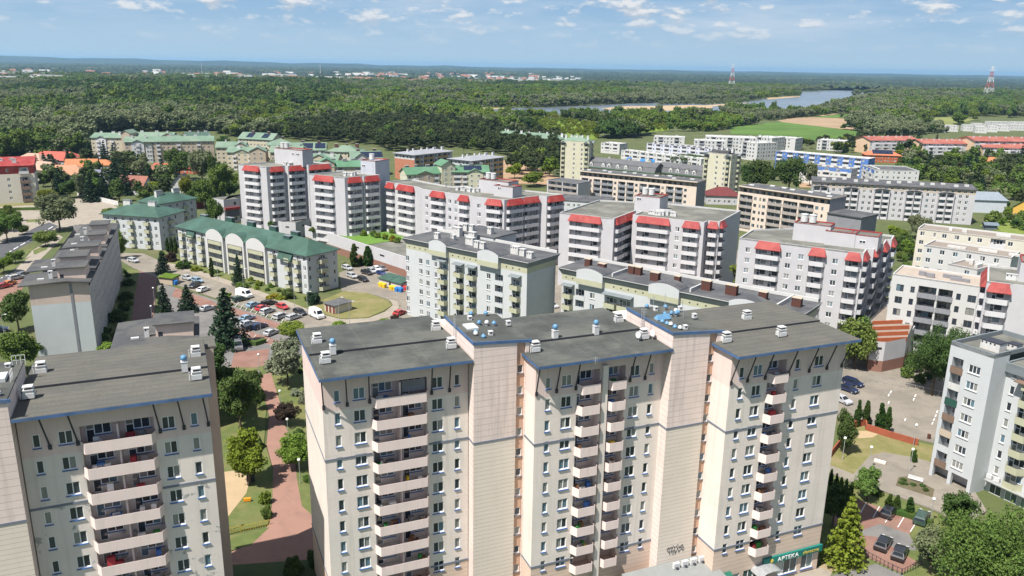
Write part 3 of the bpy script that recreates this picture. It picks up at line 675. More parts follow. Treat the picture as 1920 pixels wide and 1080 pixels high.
def skirt(T, F, u0, u1, zt, zb, p, he=.7, hl=True, hr=True):
    """sloping sheet roof over a balcony stack, hipped at its ends"""
    a, b = (u0, u1); a1 = a+(he if hl else 0); b1 = b-(he if hr else 0)
    q = [F.P(a, -p, zb), F.P(b, -p, zb), F.P(b1, -.05, zt), F.P(a1, -.05, zt)]
    mb = MB(); mb.quad(*q); mb.add([F.P(a, -p, zb), F.P(a1, -.05, zt), F.P(a, -.003, zb)], [(0, 1, 2)]); mb.add([F.P(b, -p, zb), F.P(b, -.003, zb), F.P(b1, -.05, zt)], [(0, 1, 2)])
    mb.quad(F.P(a, -p, zb-.12), F.P(b, -p, zb-.12), F.P(b, -p, zb), F.P(a, -p, zb)); mb.quad(F.P(a, -.003, zb-.12), F.P(b, -.003, zb-.12), F.P(b, -p, zb-.12), F.P(a, -p, zb-.12))
    T.part('balcony_roof', mb, M_red)
def poly_roof(mb, pts, z, ph=.6, th=.35, mi_roof=0, mi_cap=1, edges=None):
    mb.add([(p[0], p[1], z) for p in pts], [tuple(range(len(pts)))], mi_roof)
    if ph:
        n = len(pts)
        for i in range(n):
            if edges and i not in edges: continue
            F = Frame(pts[i], dirv(pts[i], pts[(i+1) % n])); w = dist(pts[i], pts[(i+1) % n]); mb.box(F, .005*i, w-.004*i-th, 0.002*i, th, z+.004, z+ph+.003*i, mi_cap)
def polyb(T, pts, z0, z1, specs, wall, st, roofm=None, ph=.6, cap=None, near=False, fl=None, extra=None):
    """building body on a polygon footprint (counter-clockwise); specs[i] = bays of edge i"""
    mb = MB(); n = len(pts)
    for i in range(n):
        F = Frame(pts[i], dirv(pts[i], pts[(i+1) % n])); w = dist(pts[i], pts[(i+1) % n])
        sp = specs.get(i, []); cols = sp(F, w) if callable(sp) else sp
        cols = [c for c in cols if (c['k'] == 'l' and c['u0'] > .05 and c['u1'] < w-.05) or (c['k'] != 'l' and .3 < c['u'] < w-.3)]
        face(T, mb, F, w, z0, z1+ph, fl, cols, st, 0, near)
    T.part('wall', mb, [wall, M_wloggia]+(extra or []))
    if roofm:
        rf = MB(); poly_roof(rf, pts, z1, ph); T.part('roof', rf, [roofm, cap or M_cap])
# ----- white blocks with red balcony roofs
SK = 2.0
def w_right(T, F, w, zt, n, stagger=False, mats=None):
    """shaded long face: runs of balconies under a red skirt"""
def wbays(F, w, groups, zt, T, skirts=True, p=1.0):
    cols = []
    for g in groups:
        if g[0] == 'L':                                     # balcony stack u0..u1 with a red roof
            u0, u1 = g[1], g[2]; un = g[3] if len(g) > 3 else max(1, round((u1-u0)/4.0))
            cols.append(cl(u0, u1, units=un, p=p, b=.45, d=1.0, gw=2.4, bh=1.0, h=2.5, bm=M_wb, rail=M_dark))
            if skirts: skirt(T, F, u0-.25, u1+.25, zt, zt-SK, p+.15)
        elif g[0] == 'w': cols.append(cw(g[1], g[2] if len(g) > 2 else 1.5, h=1.35))
    return cols
def rooftop(T, F, w, d, z, n, seed, mat=None, cap=None, kinds=None):
    r = random.Random(seed)
    for i in range(n):
        u = r.uniform(1.5, w-1.5); v = r.uniform(1.5, d-1.5); chimney(T, F, u, v, z, r.choice([.9, 1.4, 2.2, 2.8]), r.choice([.7, .9]), r.uniform(.8, 1.5), mat, cap, 'roof_vent')
def Wb(label, pts, zt, floors, groups, extras=None, z0=0.0, ph=.45, roofm=None, group='white blocks with red balcony roofs', rt=6, seed=1, name='apartment_block', zf_top=4.55):
    c = np.mean(np.array(pts), axis=0)
    T = Thing(name, label, 'apartment block', (c[0], c[1], 0), group)
    zr = zt-ph; fl = (zt-zf_top-2.85*(floors-1), 2.85, floors)
    specs = {i: (lambda F, w, g=g: wbays(F, w, g(F, w) if callable(g) else g, zt-.05, T)) for i, g in groups.items()}
    polyb(T, pts, z0, zr, specs, M_w, STW, roofm or M_flat, ph, M_red if False else M_cap, fl=fl)
    if rt:
        F = Frame(pts[0], dirv(pts[0], pts[1])); w = dist(pts[0], pts[1])
        r = random.Random(seed); a = np.array(pts)
        for i in range(rt):
            wts = np.array([r.random()**.8+.15 for _ in pts]); q = (a*wts[:, None]).sum(0)/wts.sum(); fu = (q-F.o)@F.ex; fv = (q-F.o)@F.ey
            chimney(T, F, fu, fv, zr, r.choice([.9, 1.3, 2.0]), .8, r.uniform(.8, 1.4), M_whitebox, M_cap, 'roof_vent')
    if extras: extras(T)
    return T.done()
def lift_house(T, F, u0, u1, v0, v1, z0, z1, wins=(), tanks=0, mat=None, roof=None):
    mb = MB(); blockwalls(mb, Frame(F.p(u0, v0), F.ex), u1-u0, v1-v0, z0, z1, 0); G = Frame(F.p(u0, v0), F.ex)
    flatroof(mb, G, u1-u0, v1-v0, z1-.3, 1, 2, .34, .25)
    b = T.part('lift_house', mb, [mat or M_w, roof or M_flat, M_red])
    for (u, z) in wins:
        T.inst('window', winmesh(1.6, .8, 2, glass=M_glass, frame=M_frame, split=False, depth=-.02), F.P(u, v0, z), F.ang())
    for i in range(tanks):
        t = MB(); q = F.p(u0+2+i*2.2, (v0+v1)/2); t.cyl(*q, z1, z1+1.9, .95, .95, 14, 0); t.cyl(*q, z1+1.9, z1+2.05, 1.02, 1.02, 14, 0); T.part('roof_tank', t, M_whitebox, smooth=False)
DL = np.array([-.87, .49]); DR = np.array([.50, .866])
def V2(p, *mv):
    q = np.array(p, float)
    for d, s in mv: q = q+np.array(d)*s
    return (float(q[0]), float(q[1]))
DX = np.array([.74, .67])
# W1: far left tower
c1 = (-97.3, 315.0); l1 = V2(c1, (DL, 15.6)); a1 = V2(c1, (DX, 8.0)); a2 = V2(a1, (-DL, 1.6)); a3 = V2(a2, (DX, 7.4)); a4 = V2(a3, (-DL, 1.8)); a5 = V2(a4, (DX, 10.5)); b1 = V2(a5, (DL, 17)); e1 = V2(l1, (DX, 22))
def ex1(T):
    F = Frame(l1, dirv(l1, c1)); lift_house(T, F, 7.0, 22.5, 13, 19, 27.5, 34.2, [(17.5, 32), (20, 32)], 2)
Wb('white tower with red balcony roofs beside the white cube with red stripe', [l1, c1, a1, a2, a3, a4, a5, b1, e1], 28.3, 8,
   {0: [('L', 3.2, 12.0, 2)], 1: [('L', 1.5, 7.0, 2)], 3: [('L', .4, 6.8, 2)], 5: [('L', .5, 9.6, 3)]}, ex1, seed=4)
# W2
c2 = (-61.4, 290.0); l2 = V2(c2, (DL, 17.2)); a1 = V2(c2, (DX, 7.5)); a2 = V2(a1, (-DL, .6)); a3 = V2(a2, (DX, 7.0)); b2 = V2(a3, (DL, 16)); e2 = V2(l2, (DX, 14))
def ex2(T):
    F = Frame(l2, dirv(l2, c2)); lift_house(T, F, 13.5, 20.5, 13.5, 22, 5, 33.0, [(15.0, 30.5)], 1, surf('grey_lift_tower', (.42, .43, .47), .9, .06, .3, streak=.5, dirtc=(.2, .2, .22)), M_galv)
Wb('white tower with red balcony roofs and a grey lift tower rising behind it', [l2, c2, a1, a2, a3, b2, e2], 28.1, 8,
   {0: [('L', 2.6, 12.2, 2)], 1: [('L', 1.3, 6.9, 2)], 3: [('L', .5, 6.4, 2)]}, ex2, rt=8, seed=9)
# W3: long stepped block
p0 = (-48.4, 301.8); p1 = (-44.0, 297.8); p2 = (-35.3, 290.0); p3 = (-32.8, 285.0); p4 = (-14.6, 271.0); p5 = (-13.6, 269.3); p6 = (-3.0, 263.5); p7 = V2(p6, (DX, 16)); p8 = V2(p7, (-DL, 3)); p9 = V2(p8, (DX, 8.5)); p10 = V2(p9, (DL, 16)); p11 = V2(p10, (-DX, 8)); p12 = V2(p11, (DL, 26)); p13 = V2(p0, (DX, 12))
def ex3(T):
    F = Frame(p3, dirv(p3, p6)); lift_house(T, F, 18, 31, 10, 16, 24.5, 29.5, [(27, 27.8)], 2); lift_house(T, F, 27, 35, 7.0, 12.5, 24.5, 28.5, [(29.5, 27.2)])
Wb('long stepped white block with red balcony roofs and white lift houses on top', [p0, p1, p2, p3, p4, p5, p6, p7, p8, p9, p10, p11, p12, p13], 25.2, 7,
   {0: [('L', .6, 5.2, 1)], 1: [('L', 1.2, 10.6, 2)], 3: [('w', 2.2, 1.4), ('L', 4.5, 11.3, 2), ('w', 13.3, 1.4), ('w', 16.2, 1.4), ('L', 17.8, 22.4, 1)], 5: [('w', 2.2, 1.5), ('L', 5.2, 11.3, 2)],
    6: [('L', 1.2, 8.2, 2), ('L', 8.6, 15.6, 2)], 8: [('L', .6, 7.8, 2)]}, ex3, rt=26, seed=5)
# W4: two wings
q0 = V2((30.7, 240.0), (DL, 18.5)); q1 = (30.7, 240.0); q2 = V2(q1, (DR, 17.5)); q3 = V2(q2, (-DL, 2.2)); q4 = (45.5, 245.6); q4 = V2(q3, (-DR, 8.0)); q5 = V2(q4, (-DL, 22.8)); q5b = V2(q5, (DR, 3.5)); q5c = V2(q5b, (-DL, 3.6)); q6 = V2(q5c, (DR, 8.0)); q7 = V2(q6, (DR, 16)); q8 = V2(q7, (DL, 24)); q9 = V2(q0, (DR, 30))
def ex4(T):
    F = Frame(q0, dirv(q0, q1)); lift_house(T, F, 17.5, 26, 19, 27, 23.3, 28.5, [(19, 27)], 2)
Wb('white two-winged block with red balcony roofs behind the brown-chimneyed grey block', [q0, q1, q2, q3, q4, q5, q5b, q5c, q6, q7, q8, q9], 23.9, 7,
   {0: [('L', 3.6, 14.4, 2)], 1: [('L', 1.0, 7.5, 2), ('L', 7.9, 15.5, 2)], 4: [('L', 1.6, 12.2, 2), ('w', 14.6, 1.4), ('L', 16.4, 21.6, 1)], 6: [('L', .3, 3.3, 1)], 7: [('L', .5, 5.0, 1)], 3: [('L', 2.0, 6.5, 1)]}, ex4, rt=26, seed=6)
# W5
r0 = (61.3, 212.6); r1 = V2((88.1, 196.0), (-DL, -2.2)); r1 = (88.1, 196.0); r2 = V2(r1, (DR, 6.5)); r3 = V2(r2, (-DL, 1.6)); r4 = V2(r3, (DR, 8)); r5 = V2(r4, (-DL, 1.4)); r6 = V2(r5, (DR, 8)); r7 = V2(r6, (-DL, 1.2)); r8 = V2(r7, (DR, 7)); r9 = V2(r8, (DL, 20)); r10 = V2(r0, (DR, 14))
def ex5(T):
    F = Frame(r0, dirv(r0, r1))
    lift_house(T, F, 12, 21.5, 8.5, 14, 23.5, 28.6, [], 2); lift_house(T, F, 20.5, 28, 7.2, 13, 23.5, 27.6, []); lift_house(T, F, 26.5, 33.5, 7.4, 14, 23.5, 27.4, [(29.8, 25.2)])
Wb('white block with red balcony roofs and broad white lift houses, nearest of the white blocks', [r0, r1, r2, r3, r4, r5, r6, r7, r8, r9, r10], 24.2, 7,
   {0: lambda F, w: [('w', 2.6, 1.4), ('L', 4.8, 11.2, 2), ('w', 13.3, 1.45), ('w', 16.5, 1.45), ('L', 18.6, 22.6, 1), ('w', 25.0, 1.45), ('L', w-4.0, w-.5, 1)], 1: [('L', .4, 5.6, 1)], 3: [('L', .4, 7.4, 2)], 5: [('L', .4, 7.4, 2)], 7: [('L', .4, 6.0, 1)]}, ex5, rt=20, seed=8)
# W6: right edge
s1 = V2((110.2, 170.0), ((1, 0), -4.2)); s1 = at(1851, 527, 24.0); s0 = V2(s1, (DL, 2.5)); s2 = V2(s1, (-DL, 22)); s3 = V2(s2, (DR, 20)); s5 = V2(s1, (DR, 18)); 
def ex6(T):
    F = Frame(s1, dirv(s1, s2)); lift_house(T, F, 6.0, 20, 5.5, 14, 23.5, 28.2, [(9.0, 26.5)])
Wb('white block with red balcony roofs cut off by the right edge', [s1, V2(s1, (-DL, 5.0)), s2, s3, s5], 24.0, 7, {0: [('L', .4, 4.7, 1)], 4: [('L', 1.5, 8, 2), ('L', 9, 15, 2)]}, ex6, rt=4, seed=2)
# ----- podium below the white towers
T = Thing('podium', 'white walled podium with brick foot carrying the white towers and a roof lawn', 'podium', (-30, 285, 0))
pa = at(592, 462, 0); pb = at(757, 519, 0); pd = dirv(pa, pb); PF = Frame(pa, pd); PW = dist(pa, pb)+26
mb = MB(); ops = [(HU(PF, x, y)-1.4, HU(PF, x, y)+1.4, 4.6, 5.2, .3, True) for x, y in ((669, 454), (692, 460), (716, 463))]
facade(mb, PF, -8, PW, 2.6, 7.0, ops, 0, 2); facade(mb, PF, -8, PW, 0, 2.6, [], 1)
blockwalls(mb, PF.sub(-8, 0), PW+8, 42, 0, 6.4, 0, 'lrb'); mb.quad(PF.P(-8, 0, 6.2), PF.P(PW, 0, 6.2), PF.P(PW, 42, 6.2), PF.P(-8, 42, 6.2), 3); mb.box(PF, -8, PW, .004, .35, 6.2, 7.0, 0)
T.part('wall', mb, [M_w, M_brick, M_dark, M_flat])
lw = MB(); lw.prism([PF.p(u, v) for u, v in ((14, 2.5), (34, 2.5), (34, 20), (14, 20))], 6.2, 6.35, 0); T.part('roof_lawn', lw, surf('lawn_grass', (.10, .19, .03), .95, .25, .8, fine=.4))
T.done()
T = Thing('podium', 'white polygonal podium with orange terrace partitions below the left white tower', 'podium', (*at(535, 430, 0), 0))
po = [at(x, y, 6.0) for x, y in ((452, 412), (505, 414), (527, 418), (554, 420), (592, 408), (590, 396), (505, 396))]
mb = MB(); n = len(po)
for i in range(n):
    F = Frame(po[i], dirv(po[i], po[(i+1) % n])); w = dist(po[i], po[(i+1) % n])
    ops = [(w*.3, w*.3+1.6, 4.2, 4.8, .3, True)] if w > 6 else []
    facade(mb, F, 0, w, 0, 6.6, ops, 0, 1)
mb.add([(p[0], p[1], 6.0) for p in po], [tuple(range(n))], 2); T.part('wall', mb, [M_w, M_dark, M_flat])
for (x0, y0, x1, y1) in ((528, 413, 560, 406), (560, 413, 592, 404), (545, 405, 555, 412)):
    a, b = at(x0, y0, 6), at(x1, y1, 6); F = Frame(a, dirv(a, b)); mb = MB(); mb.box(F, 0, dist(a, b), 0, .25, 6.004, 7.5); T.part('terrace_wall', mb, M_orange)
T.done()
# ----- grey blocks with curved gables
def greyblock(label, O, ex, w, d, ze, cols, gables, chims, brown, seed, dots=True, zf0=.6, n=6, bumps=()):
    F = Frame(O, ex); T = Thing('apartment_block', label, 'apartment block', (*F.p(w/2, d/2), 0))
    mb = MB(); fl = (zf0, 2.9, n); zw = ze-3.0
    face(T, mb, F, w, 0, zw, fl, cols(F), STG, 0); R = F.right(w); face(T, mb, R, d, 0, zw, fl, [], STG, 0)
    blockwalls(mb, F, w, d, 0, zw, 0, 'lb'); blockwalls(mb, F, w, d, zw, ze-1.5, 1, 'flrb')
    T.part('wall', mb, [M_grey, M_olive])
    if dots:
        dt = MB(); 
        for i in range(int(w/2.0)):
            if any(g0-1 < 1.2+i*2 < g1+1 for g0, g1 in bumps): continue
            dt.box(F, 1.1+i*2.0, 1.45+i*2.0, -.03, -.003, ze-2.45, ze-2.1)
        T.part('facade_vent', dt, M_dark)
    cn = MB(); cn.hexa([F.P(-.1, -.1, ze-1.5), F.P(w+.1, -.1, ze-1.5), F.P(w+.1, d+.1, ze-1.5), F.P(-.1, d+.1, ze-1.5), F.P(-.8, -.8, ze-.1), F.P(w+.8, -.8, ze-.1), F.P(w+.8, d+.8, ze-.1), F.P(-.8, d+.8, ze-.1)], 0, top=False)
    cn.box(F, -.85, w+.85, -.85, d+.85, ze-.1, ze+.03, 1)
    T.part('cornice', cn, [M_greend, M_white2])
    rf = MB(); rf.quad(F.P(-.8, -.8, ze+.036), F.P(w+.8, -.8, ze+.036), F.P(w+.8, d+.8, ze+.036), F.P(-.8, d+.8, ze+.036), 0)
    rf.box(F, 0, w, d+.3, d+.6, ze+.04, ze+.75, 1); T.part('roof', rf, [M_dkroof, M_white2])
    for (g0, g1) in gables:                                  # curved-top gable bays standing proud of the front
        mb = MB(); gw = g1-g0; zb = ze-3.0; pts = [(g0, zb-.02)]+[(g1, zb-.02)]
        arc = [(g1-gw*i/10, ze+.35+.95*math.sin(PI*i/10)**.8) for i in range(11)]
        ring = pts+arc; n_ = len(ring)
        fr = [F.P(u, -1.05, z) for u, z in ring]; bk = [F.P(u, 3.6, z) for u, z in ring]
        mb.add(fr, [tuple(range(n_))], 0)
        mb.add(fr+bk, [(i, n_+i, n_+(i+1) % n_, (i+1) % n_) for i in (0,)]+[(n_-1, 2*n_-1, n_, 0)], 0); mb.add([fr[1], fr[2], bk[2], bk[1]], [(0, 3, 2, 1)], 0)
        mb.add(fr[2:]+bk[2:], [(i, 11+i, 12+i, i+1) for i in range(10)], 2)
        mb.add(fr[2:]+bk[2:], [(i+1, 12+i, 11+i, i) for i in range(0)], 2)
        mb.quad(F.P(g0, -1.05, 0), F.P(g1, -1.05, 0), F.P(g1, -1.05, zb-1.5), F.P(g0, -1.05, zb-1.5), 0) if False else None
        T.part('gable', mb, [M_grey, M_olive, M_dkroof])
        b2 = MB(); b2.box(F, g0, g1, -1.08, -1.052, ze-2.9, ze-1.6, 0); T.part('band', b2, M_olive)
    for (u, v, cw_, cd, h) in chims: chimney(T, F, u, v, ze+.04, cw_, cd, h, M_brown if brown else M_concrete, M_tan if brown else M_cap)
    return T, F
def canopy_over(T, F, u, w, z):
    mb = MB(); mb.hexa([F.P(u-w/2, -1.5, z), F.P(u+w/2, -1.5, z), F.P(u+w/2, -.003, z+.25), F.P(u-w/2, -.003, z+.25), F.P(u-w/2, -1.5, z+.1), F.P(u+w/2, -1.5, z+.1), F.P(u+w/2, -.003, z+.45), F.P(u-w/2, -.003, z+.45)]); T.part('balcony_canopy', mb, M_greend)
def g1cols(F):
    f = lambda x, y: HU(F, x, y)
    c = [cw(f(764, 500), 1.3), cw(f(789, 510), 1.3), cw(f(802, 512), 1.3), cw(f(817, 515), 1.0)]
    for x in (832, 862, 886): c.append(cb(f(x, 520), 3.0, gw=2.4, p=1.3, b=.3))
    c += [cw(f(916, 520), 1.3), cl(f(928, 530), f(943, 530), p=.1, b=.02, d=1.2, bm=M_grey), cb(f(968, 530), 3.0, gw=2.2, p=1.3, b=.3)]
    return c
exg = np.array([.786, -.618]); O1 = Frame((-30.3, 214.0), exg).p(.8, .8)
T, F = greyblock('light grey block with olive balconies and two curved white gables', O1, exg, 41.7, 12.0, 22.4, g1cols, [(9.6, 15.8), (26.6, 33.4)],
   [(7.5, 4.5, 1.6, 1.0, 1.6), (12, 6, 1.2, 1, 1.4), (19, 5, 2.6, 1.2, 1.9), (22.5, 3.6, 1.5, 1.0, 1.7), (24.6, 3.4, 1.6, 1.0, 1.7), (34.5, 4.6, 2.4, 1.3, 1.9), (37, 4.2, 1.6, 1.0, 1.7), (40, 3.4, 1.6, 1.1, 1.5), (9, 11, 2.6, 1.4, 2.4), (15, 10.5, 2.2, 1.3, 2.0)], False, 1, bumps=[(9.6, 15.8), (26.6, 33.4)])
for x in (832, 862, 886, 968): canopy_over(T, F, HU(F, x, 520), 3.3, 18.2)
rb2 = MB(); rb2.box(F, 7.5, 21, 12.1, 22, 0, 23.4, 0); rb2.box(F, 7.0, 21.5, 11.9, 22.4, 23.4, 23.6, 1); T.part('rear_wing', rb2, [M_grey, M_dkroof])
for u, v in ((9.5, 14), (11.5, 14.2), (17.5, 15)): chimney(T, F, u, v, 23.6, 1.4, 1.2, 1.8, M_concrete, M_cap)
dp = MB(); dp.cyl(*F.p(16.1, -.15), 0, 19.4, .09, .09, 6); T.part('downpipe', dp, M_olive); T.done()
def g2cols(F):
    f = lambda x, y: HU(F, x, y); c = [cb(f(1066, 555), 3.0, gw=2.2, p=1.3, b=.3), cl(f(1079, 560), f(1095, 560), p=.1, b=.02, d=1.2, bm=M_grey), cw(f(1110, 562), 1.5)]
    for x in (1147, 1172): c.append(cb(f(x, 565), 3.4, gw=3.0, p=1.4, b=.2))
    return c
O2 = Frame((11.5, 196.0), exg).p(.8, .8)
T, F = greyblock('long light grey block with brown chimneys, half hidden behind the foreground block', O2, exg, 60, 11.5, 19.2, g2cols, [(5.0, 12.6), (25.2, 33.0), (45, 52.6)],
   [(4.2, 5.5, 1.6, 1.2, 1.9), (9.5, 3.6, 2.0, 1.2, 1.9), (16.3, 6.5, 1.6, 1.2, 1.9), (18.2, 6.5, 1.6, 1.2, 1.9), (24, 4.2, 2.2, 1.3, 2.0), (29, 6.0, 1.4, 1.1, 1.6), (37.0, 4.6, 2.2, 1.3, 2.2), (43.0, 4.8, 2.6, 1.3, 2.2), (50, 5.6, 1.8, 1.3, 1.8), (57.5, 5.5, 2.0, 1.3, 1.9)], True, 2, n=5, zf0=.3, bumps=[(5.0, 12.6), (25.2, 33.0), (45, 52.6)])
for u in (14.2, 34.8, 54.5):
    mb = MB(); mb.box(F, u, u+.35, .5, 11.5, 19.24, 20.1); T.part('fire_wall', mb, M_white2)
canopy_over(T, F, HU(F, 1066, 555), 3.4, 15.0); canopy_over(T, F, HU(F, 1160, 560), 8.2, 15.0); T.done()
# ----- tall corner block at the right edge
T = Thing('apartment_block', 'pale blue-grey eight storey block with corner balconies at the right edge', 'apartment block', (85, 130, 0))
PA = np.array((73.5, 126.6)); PB = np.array((76.9, 121.0)); 
d1 = np.array(dirv(PA, at(1858, 664, 24.9))); w1 = 7.4
F = Frame(PA, d1); R = F.right(w1); fl = (2.75, 2.86, 7)
MDG = surf('dark_green_panel', (.02, .07, .05), .7, .1); STR = dict(glass=M_glass, frame=M_frame, sill=M_white2, bal=M_grey, rail=M_dark, mr=0, mback=1)
mb = MB(); wing = 14.0
face(T, mb, F, w1, 2.6, 24.9, fl, [cl(.7, 2.6, d=1.6, p=.06, b=.01, gw=1.0, bm=(M_railbrown, M_grey, M_tan, M_railbrown, MDG, M_concrete, M_railbrown)[i], f0=i, f1=i+1) for i in range(7)]+[cw(4.6, 2.0, n=3, h=1.35)], STR, 0, True)
face(T, mb, F, w1, 0, 2.6, (0, 2.6, 0), [], STR, 0) if False else None
for a, b in ((.0, .55), (3.3, 3.9), (6.8, w1)): mb.box(F, a, b, 0, .6, 0, 2.6, 0)
mb.quad(F.P(0, 2.2, 0), F.P(w1, 2.2, 0), F.P(w1, 2.2, 2.6), F.P(0, 2.2, 2.6), 1); mb.quad(F.P(0, 2.2, 2.6), F.P(w1, 2.2, 2.6), F.P(w1, 0, 2.6), F.P(0, 0, 2.6), 1)
mb.quad(R.P(0, 0, 2.6), R.P(4.2, 0, 2.6), R.P(4.2, 0, 24.9), R.P(0, 0, 24.9), 0); mb.quad(R.P(0.6, 0, 0), R.P(4.2, 0, 0), R.P(4.2, 0, 2.6), R.P(.6, 0, 2.6), 0)
R2 = Frame(R.p(4.2, 0), -np.array([-R.ex[1], R.ex[0]])*1.0)      # second wing set out to the right
R2 = Frame(R.p(4.2, .0), F.ex); w2 = 24
face(T, mb, R2, w2, 0, 22.6, (2.75, 2.86, 7), [cw(1.3, .8, n=1), cb(4.2, 3.2, gw=2.6, p=1.3, b=.7, bm=M_olive), cw(7.2, .8, n=1), cb(10.2, 3.2, gw=2.6, p=1.3, b=.7, bm=M_olive), cw(13.5, 1.5)], STR, 0, True)
blockwalls(mb, F, w1, 14, 0, 24.9, 0, 'lb'); T.part('wall', mb, [M_grey, M_wloggia])
rf = MB(); flatroof(rf, F, w1, 14, 24.3, 0, 1, .75, .3); flatroof(rf, R2.sub(-.3, -.6), w2, 12, 22.9, 0, 1, .25, .4); rf.box(R2, -.3, w2, -.62, -.01, 21.6, 22.88, 1)
T.part('roof', rf, [M_flat, M_greend])
for u, v, a, b, h in ((4.5, 4.2, 3.2, 2.0, 1.5), (6.0, 7.5, 1.6, 1.6, 1.0)): chimney(T, F, u, v, 24.3, a, b, h, M_concrete, M_dark, 'roof_vent')
for u, v in ((5, 2.5), (9, 5), (14, 3)): chimney(T, R2, u, v, 22.9, 2.0, 1.4, 1.4, M_concrete, M_cap, 'roof_vent')
sh = MB(); sh.box(R2, .6, 12, -.3, -.06, 1.8, 2.5, 0); sh.box(R2, .4, 14, -1.5, -.31, 2.5, 2.62, 1); T.part('shop_fascia', sh, [M_olive, M_galv])
for j in range(4):
    T.inst('shop_window', winmesh(2.0, 1.7, 2, glass=M_shopglass, frame=M_frame, split=True, depth=-.03), R2.P(1.8+2.6*j, 0, .05), R2.ang())
for j in range(2):
    ac = MB(); ac.box(R2, .3+j*1.3, 1.15+j*1.3, -.75, -.305, 2.7, 3.4); T.part('air_conditioner', ac, M_whitebox)
cnp = MB(); cnp.box(R2, 2.2, 6.4, -1.7, -.1, 22.0-1.2, 22.0-1.05); T.part('balcony_canopy', cnp, M_railbrown); T.done()
# ----- row building on the left
M_bluegrey = surf('pale_blue_render', (.46, .485, .49), .9, .05, .2, streak=.2, dirtc=(.3, .33, .35)); M_beige2 = surf('dull_beige_render', (.50, .40, .345), .9, .06, .3, streak=.2, dirtc=(.3, .25, .22))
M_sideg = surf('grey_blue_render', (.42, .39, .375), .9, .06, .3)
TN = np.array([-math.sin(math.radians(21)), math.cos(math.radians(21))]); TE = np.array([TN[1], -TN[0]])
def rowbuilding(label, corner, w, length, ze, steps, boxes, near_z=13.2):
    F = Frame(V2(corner, (TE, -w)), TE); T = Thing('row_block', label, 'apartment block', (*F.p(w/2, length/2), 0))
    mb = MB(); FR_ = F.right(w); fl = (.9, 2.9, 5); FL_ = F.left(length)
    facade(mb, F, 0, w, 0, near_z, [], 0); facade(mb, F, 0, w, near_z, ze, [], 1); mb.box(F, w*.67, w*.67+.55, -.1, -.003, 0, ze-.2, 2)
    cols = []
    for i in range(int(length/6)): cols += [cw(1.8+i*6, 1.3), cw(4.3+i*6, 1.3)]
    face(T, mb, FR_, length, 0, ze-1.2, fl, cols, dict(glass=M_glass, frame=M_frame, mr=3), 3)
    cols = []
    for i in range(int(length/7)): cols += [cb(2.2+i*7, 3, gw=2.2), cw(5.2+i*7, 1.4)]
    face(T, mb, FL_, length, 0, ze-1.2, fl, cols, dict(glass=M_glass, frame=M_frame, bal=M_white2, mr=3), 3); blockwalls(mb, F, w, length, 0, ze, 3, 'b')
    T.part('wall', mb, [M_bluegrey, M_beige2, M_greydark, M_sideg])
    rf = MB()
    for (v0, v1, ul, zz) in steps:
        m = w*.62
        rf.hexa([F.P(ul, v0, zz-.5), F.P(m, v0, zz), F.P(m, v1, zz), F.P(ul, v1, zz-.5), F.P(ul, v0, zz-.25), F.P(m, v0, zz+.3), F.P(m, v1, zz+.3), F.P(ul, v1, zz-.25)])
        rf.hexa([F.P(m, v0, zz), F.P(w+.5, v0, zz-.6), F.P(w+.5, v1, zz-.6), F.P(m, v1, zz), F.P(m, v0, zz+.3), F.P(w+.5, v0, zz-.35), F.P(w+.5, v1, zz-.35), F.P(m, v1, zz+.3)])
    T.part('roof', rf, M_dkroof2)
    for (v0, v1, u0, u1, zz, zt) in boxes:
        b = MB(); G = F.sub(u0, v0); blockwalls(b, G, u1-u0, v1-v0, zz-.6, zt, 0); b.box(G, -.4, u1-u0+.3, -.5, v1-v0+.2, zt, zt+.22, 1); b.box(G, .4, 1.2, -.02, -.003, zz+.2, zz+1.2, 2)
        o = T.part('roof_stair_box', b, [M_beige2b, M_dkroof2, M_dark])
        chimney(T, F, u0-1.6, v0+1.0, zz+.1, .8, .8, 1.8, M_whitebox, M_cap); c = MB(); c.box(F, u0-4.4, u0-3.0, v0+.5, v0+1.1, zz-.05, zz+.35); T.part('skylight', c, M_whitebox)
    return T.done()
M_dkroof2 = surf('grey_bitumen_row_roof', (.062, .064, .067), .9, .25, .3, c2=(.095, .092, .085), c2s=.15, fine=.25); M_beige2b = surf('pinkish_beige_render', (.60, .47, .40), .9, .05, .4, streak=.2, dirtc=(.3, .24, .2))
rowbuilding('long row block with dark stepped roofs and beige stair boxes beside the left road', (-98.9, 179.9), 12.3, 74, 18.0,
   [(-.9, 11, -2.0, 18.4), (11.02, 24, -2.4, 18.9), (24.02, 38, 1.0, 18.2), (38.02, 52, 1.6, 18.6), (52.02, 75, 2.4, 18.2)],
   [(2.5, 9.5, 5.8, 11.6, 18.3, 20.9), (13, 20, 5.0, 10.8, 18.7, 21.2), (26, 33, 7.4, 12, 18.1, 20.9), (41, 48, 8, 12.2, 18.5, 21.0), (56, 63, 7.0, 11.6, 18.2, 21)])
F = Frame(at(232, 646, 16.5), dirv(at(232, 646, 16.5), at(318, 641, 16.5)))
rowbuilding('low row block with grey roof and one pink stair box behind the left foreground block', (-57.8, 138.5), 13.5, 20, 17.0,
   [(-1.0, 20.5, -1.2, 17.4)], [(7.5, 14.5, 6.4, 13.0, 17.3, 19.9)])
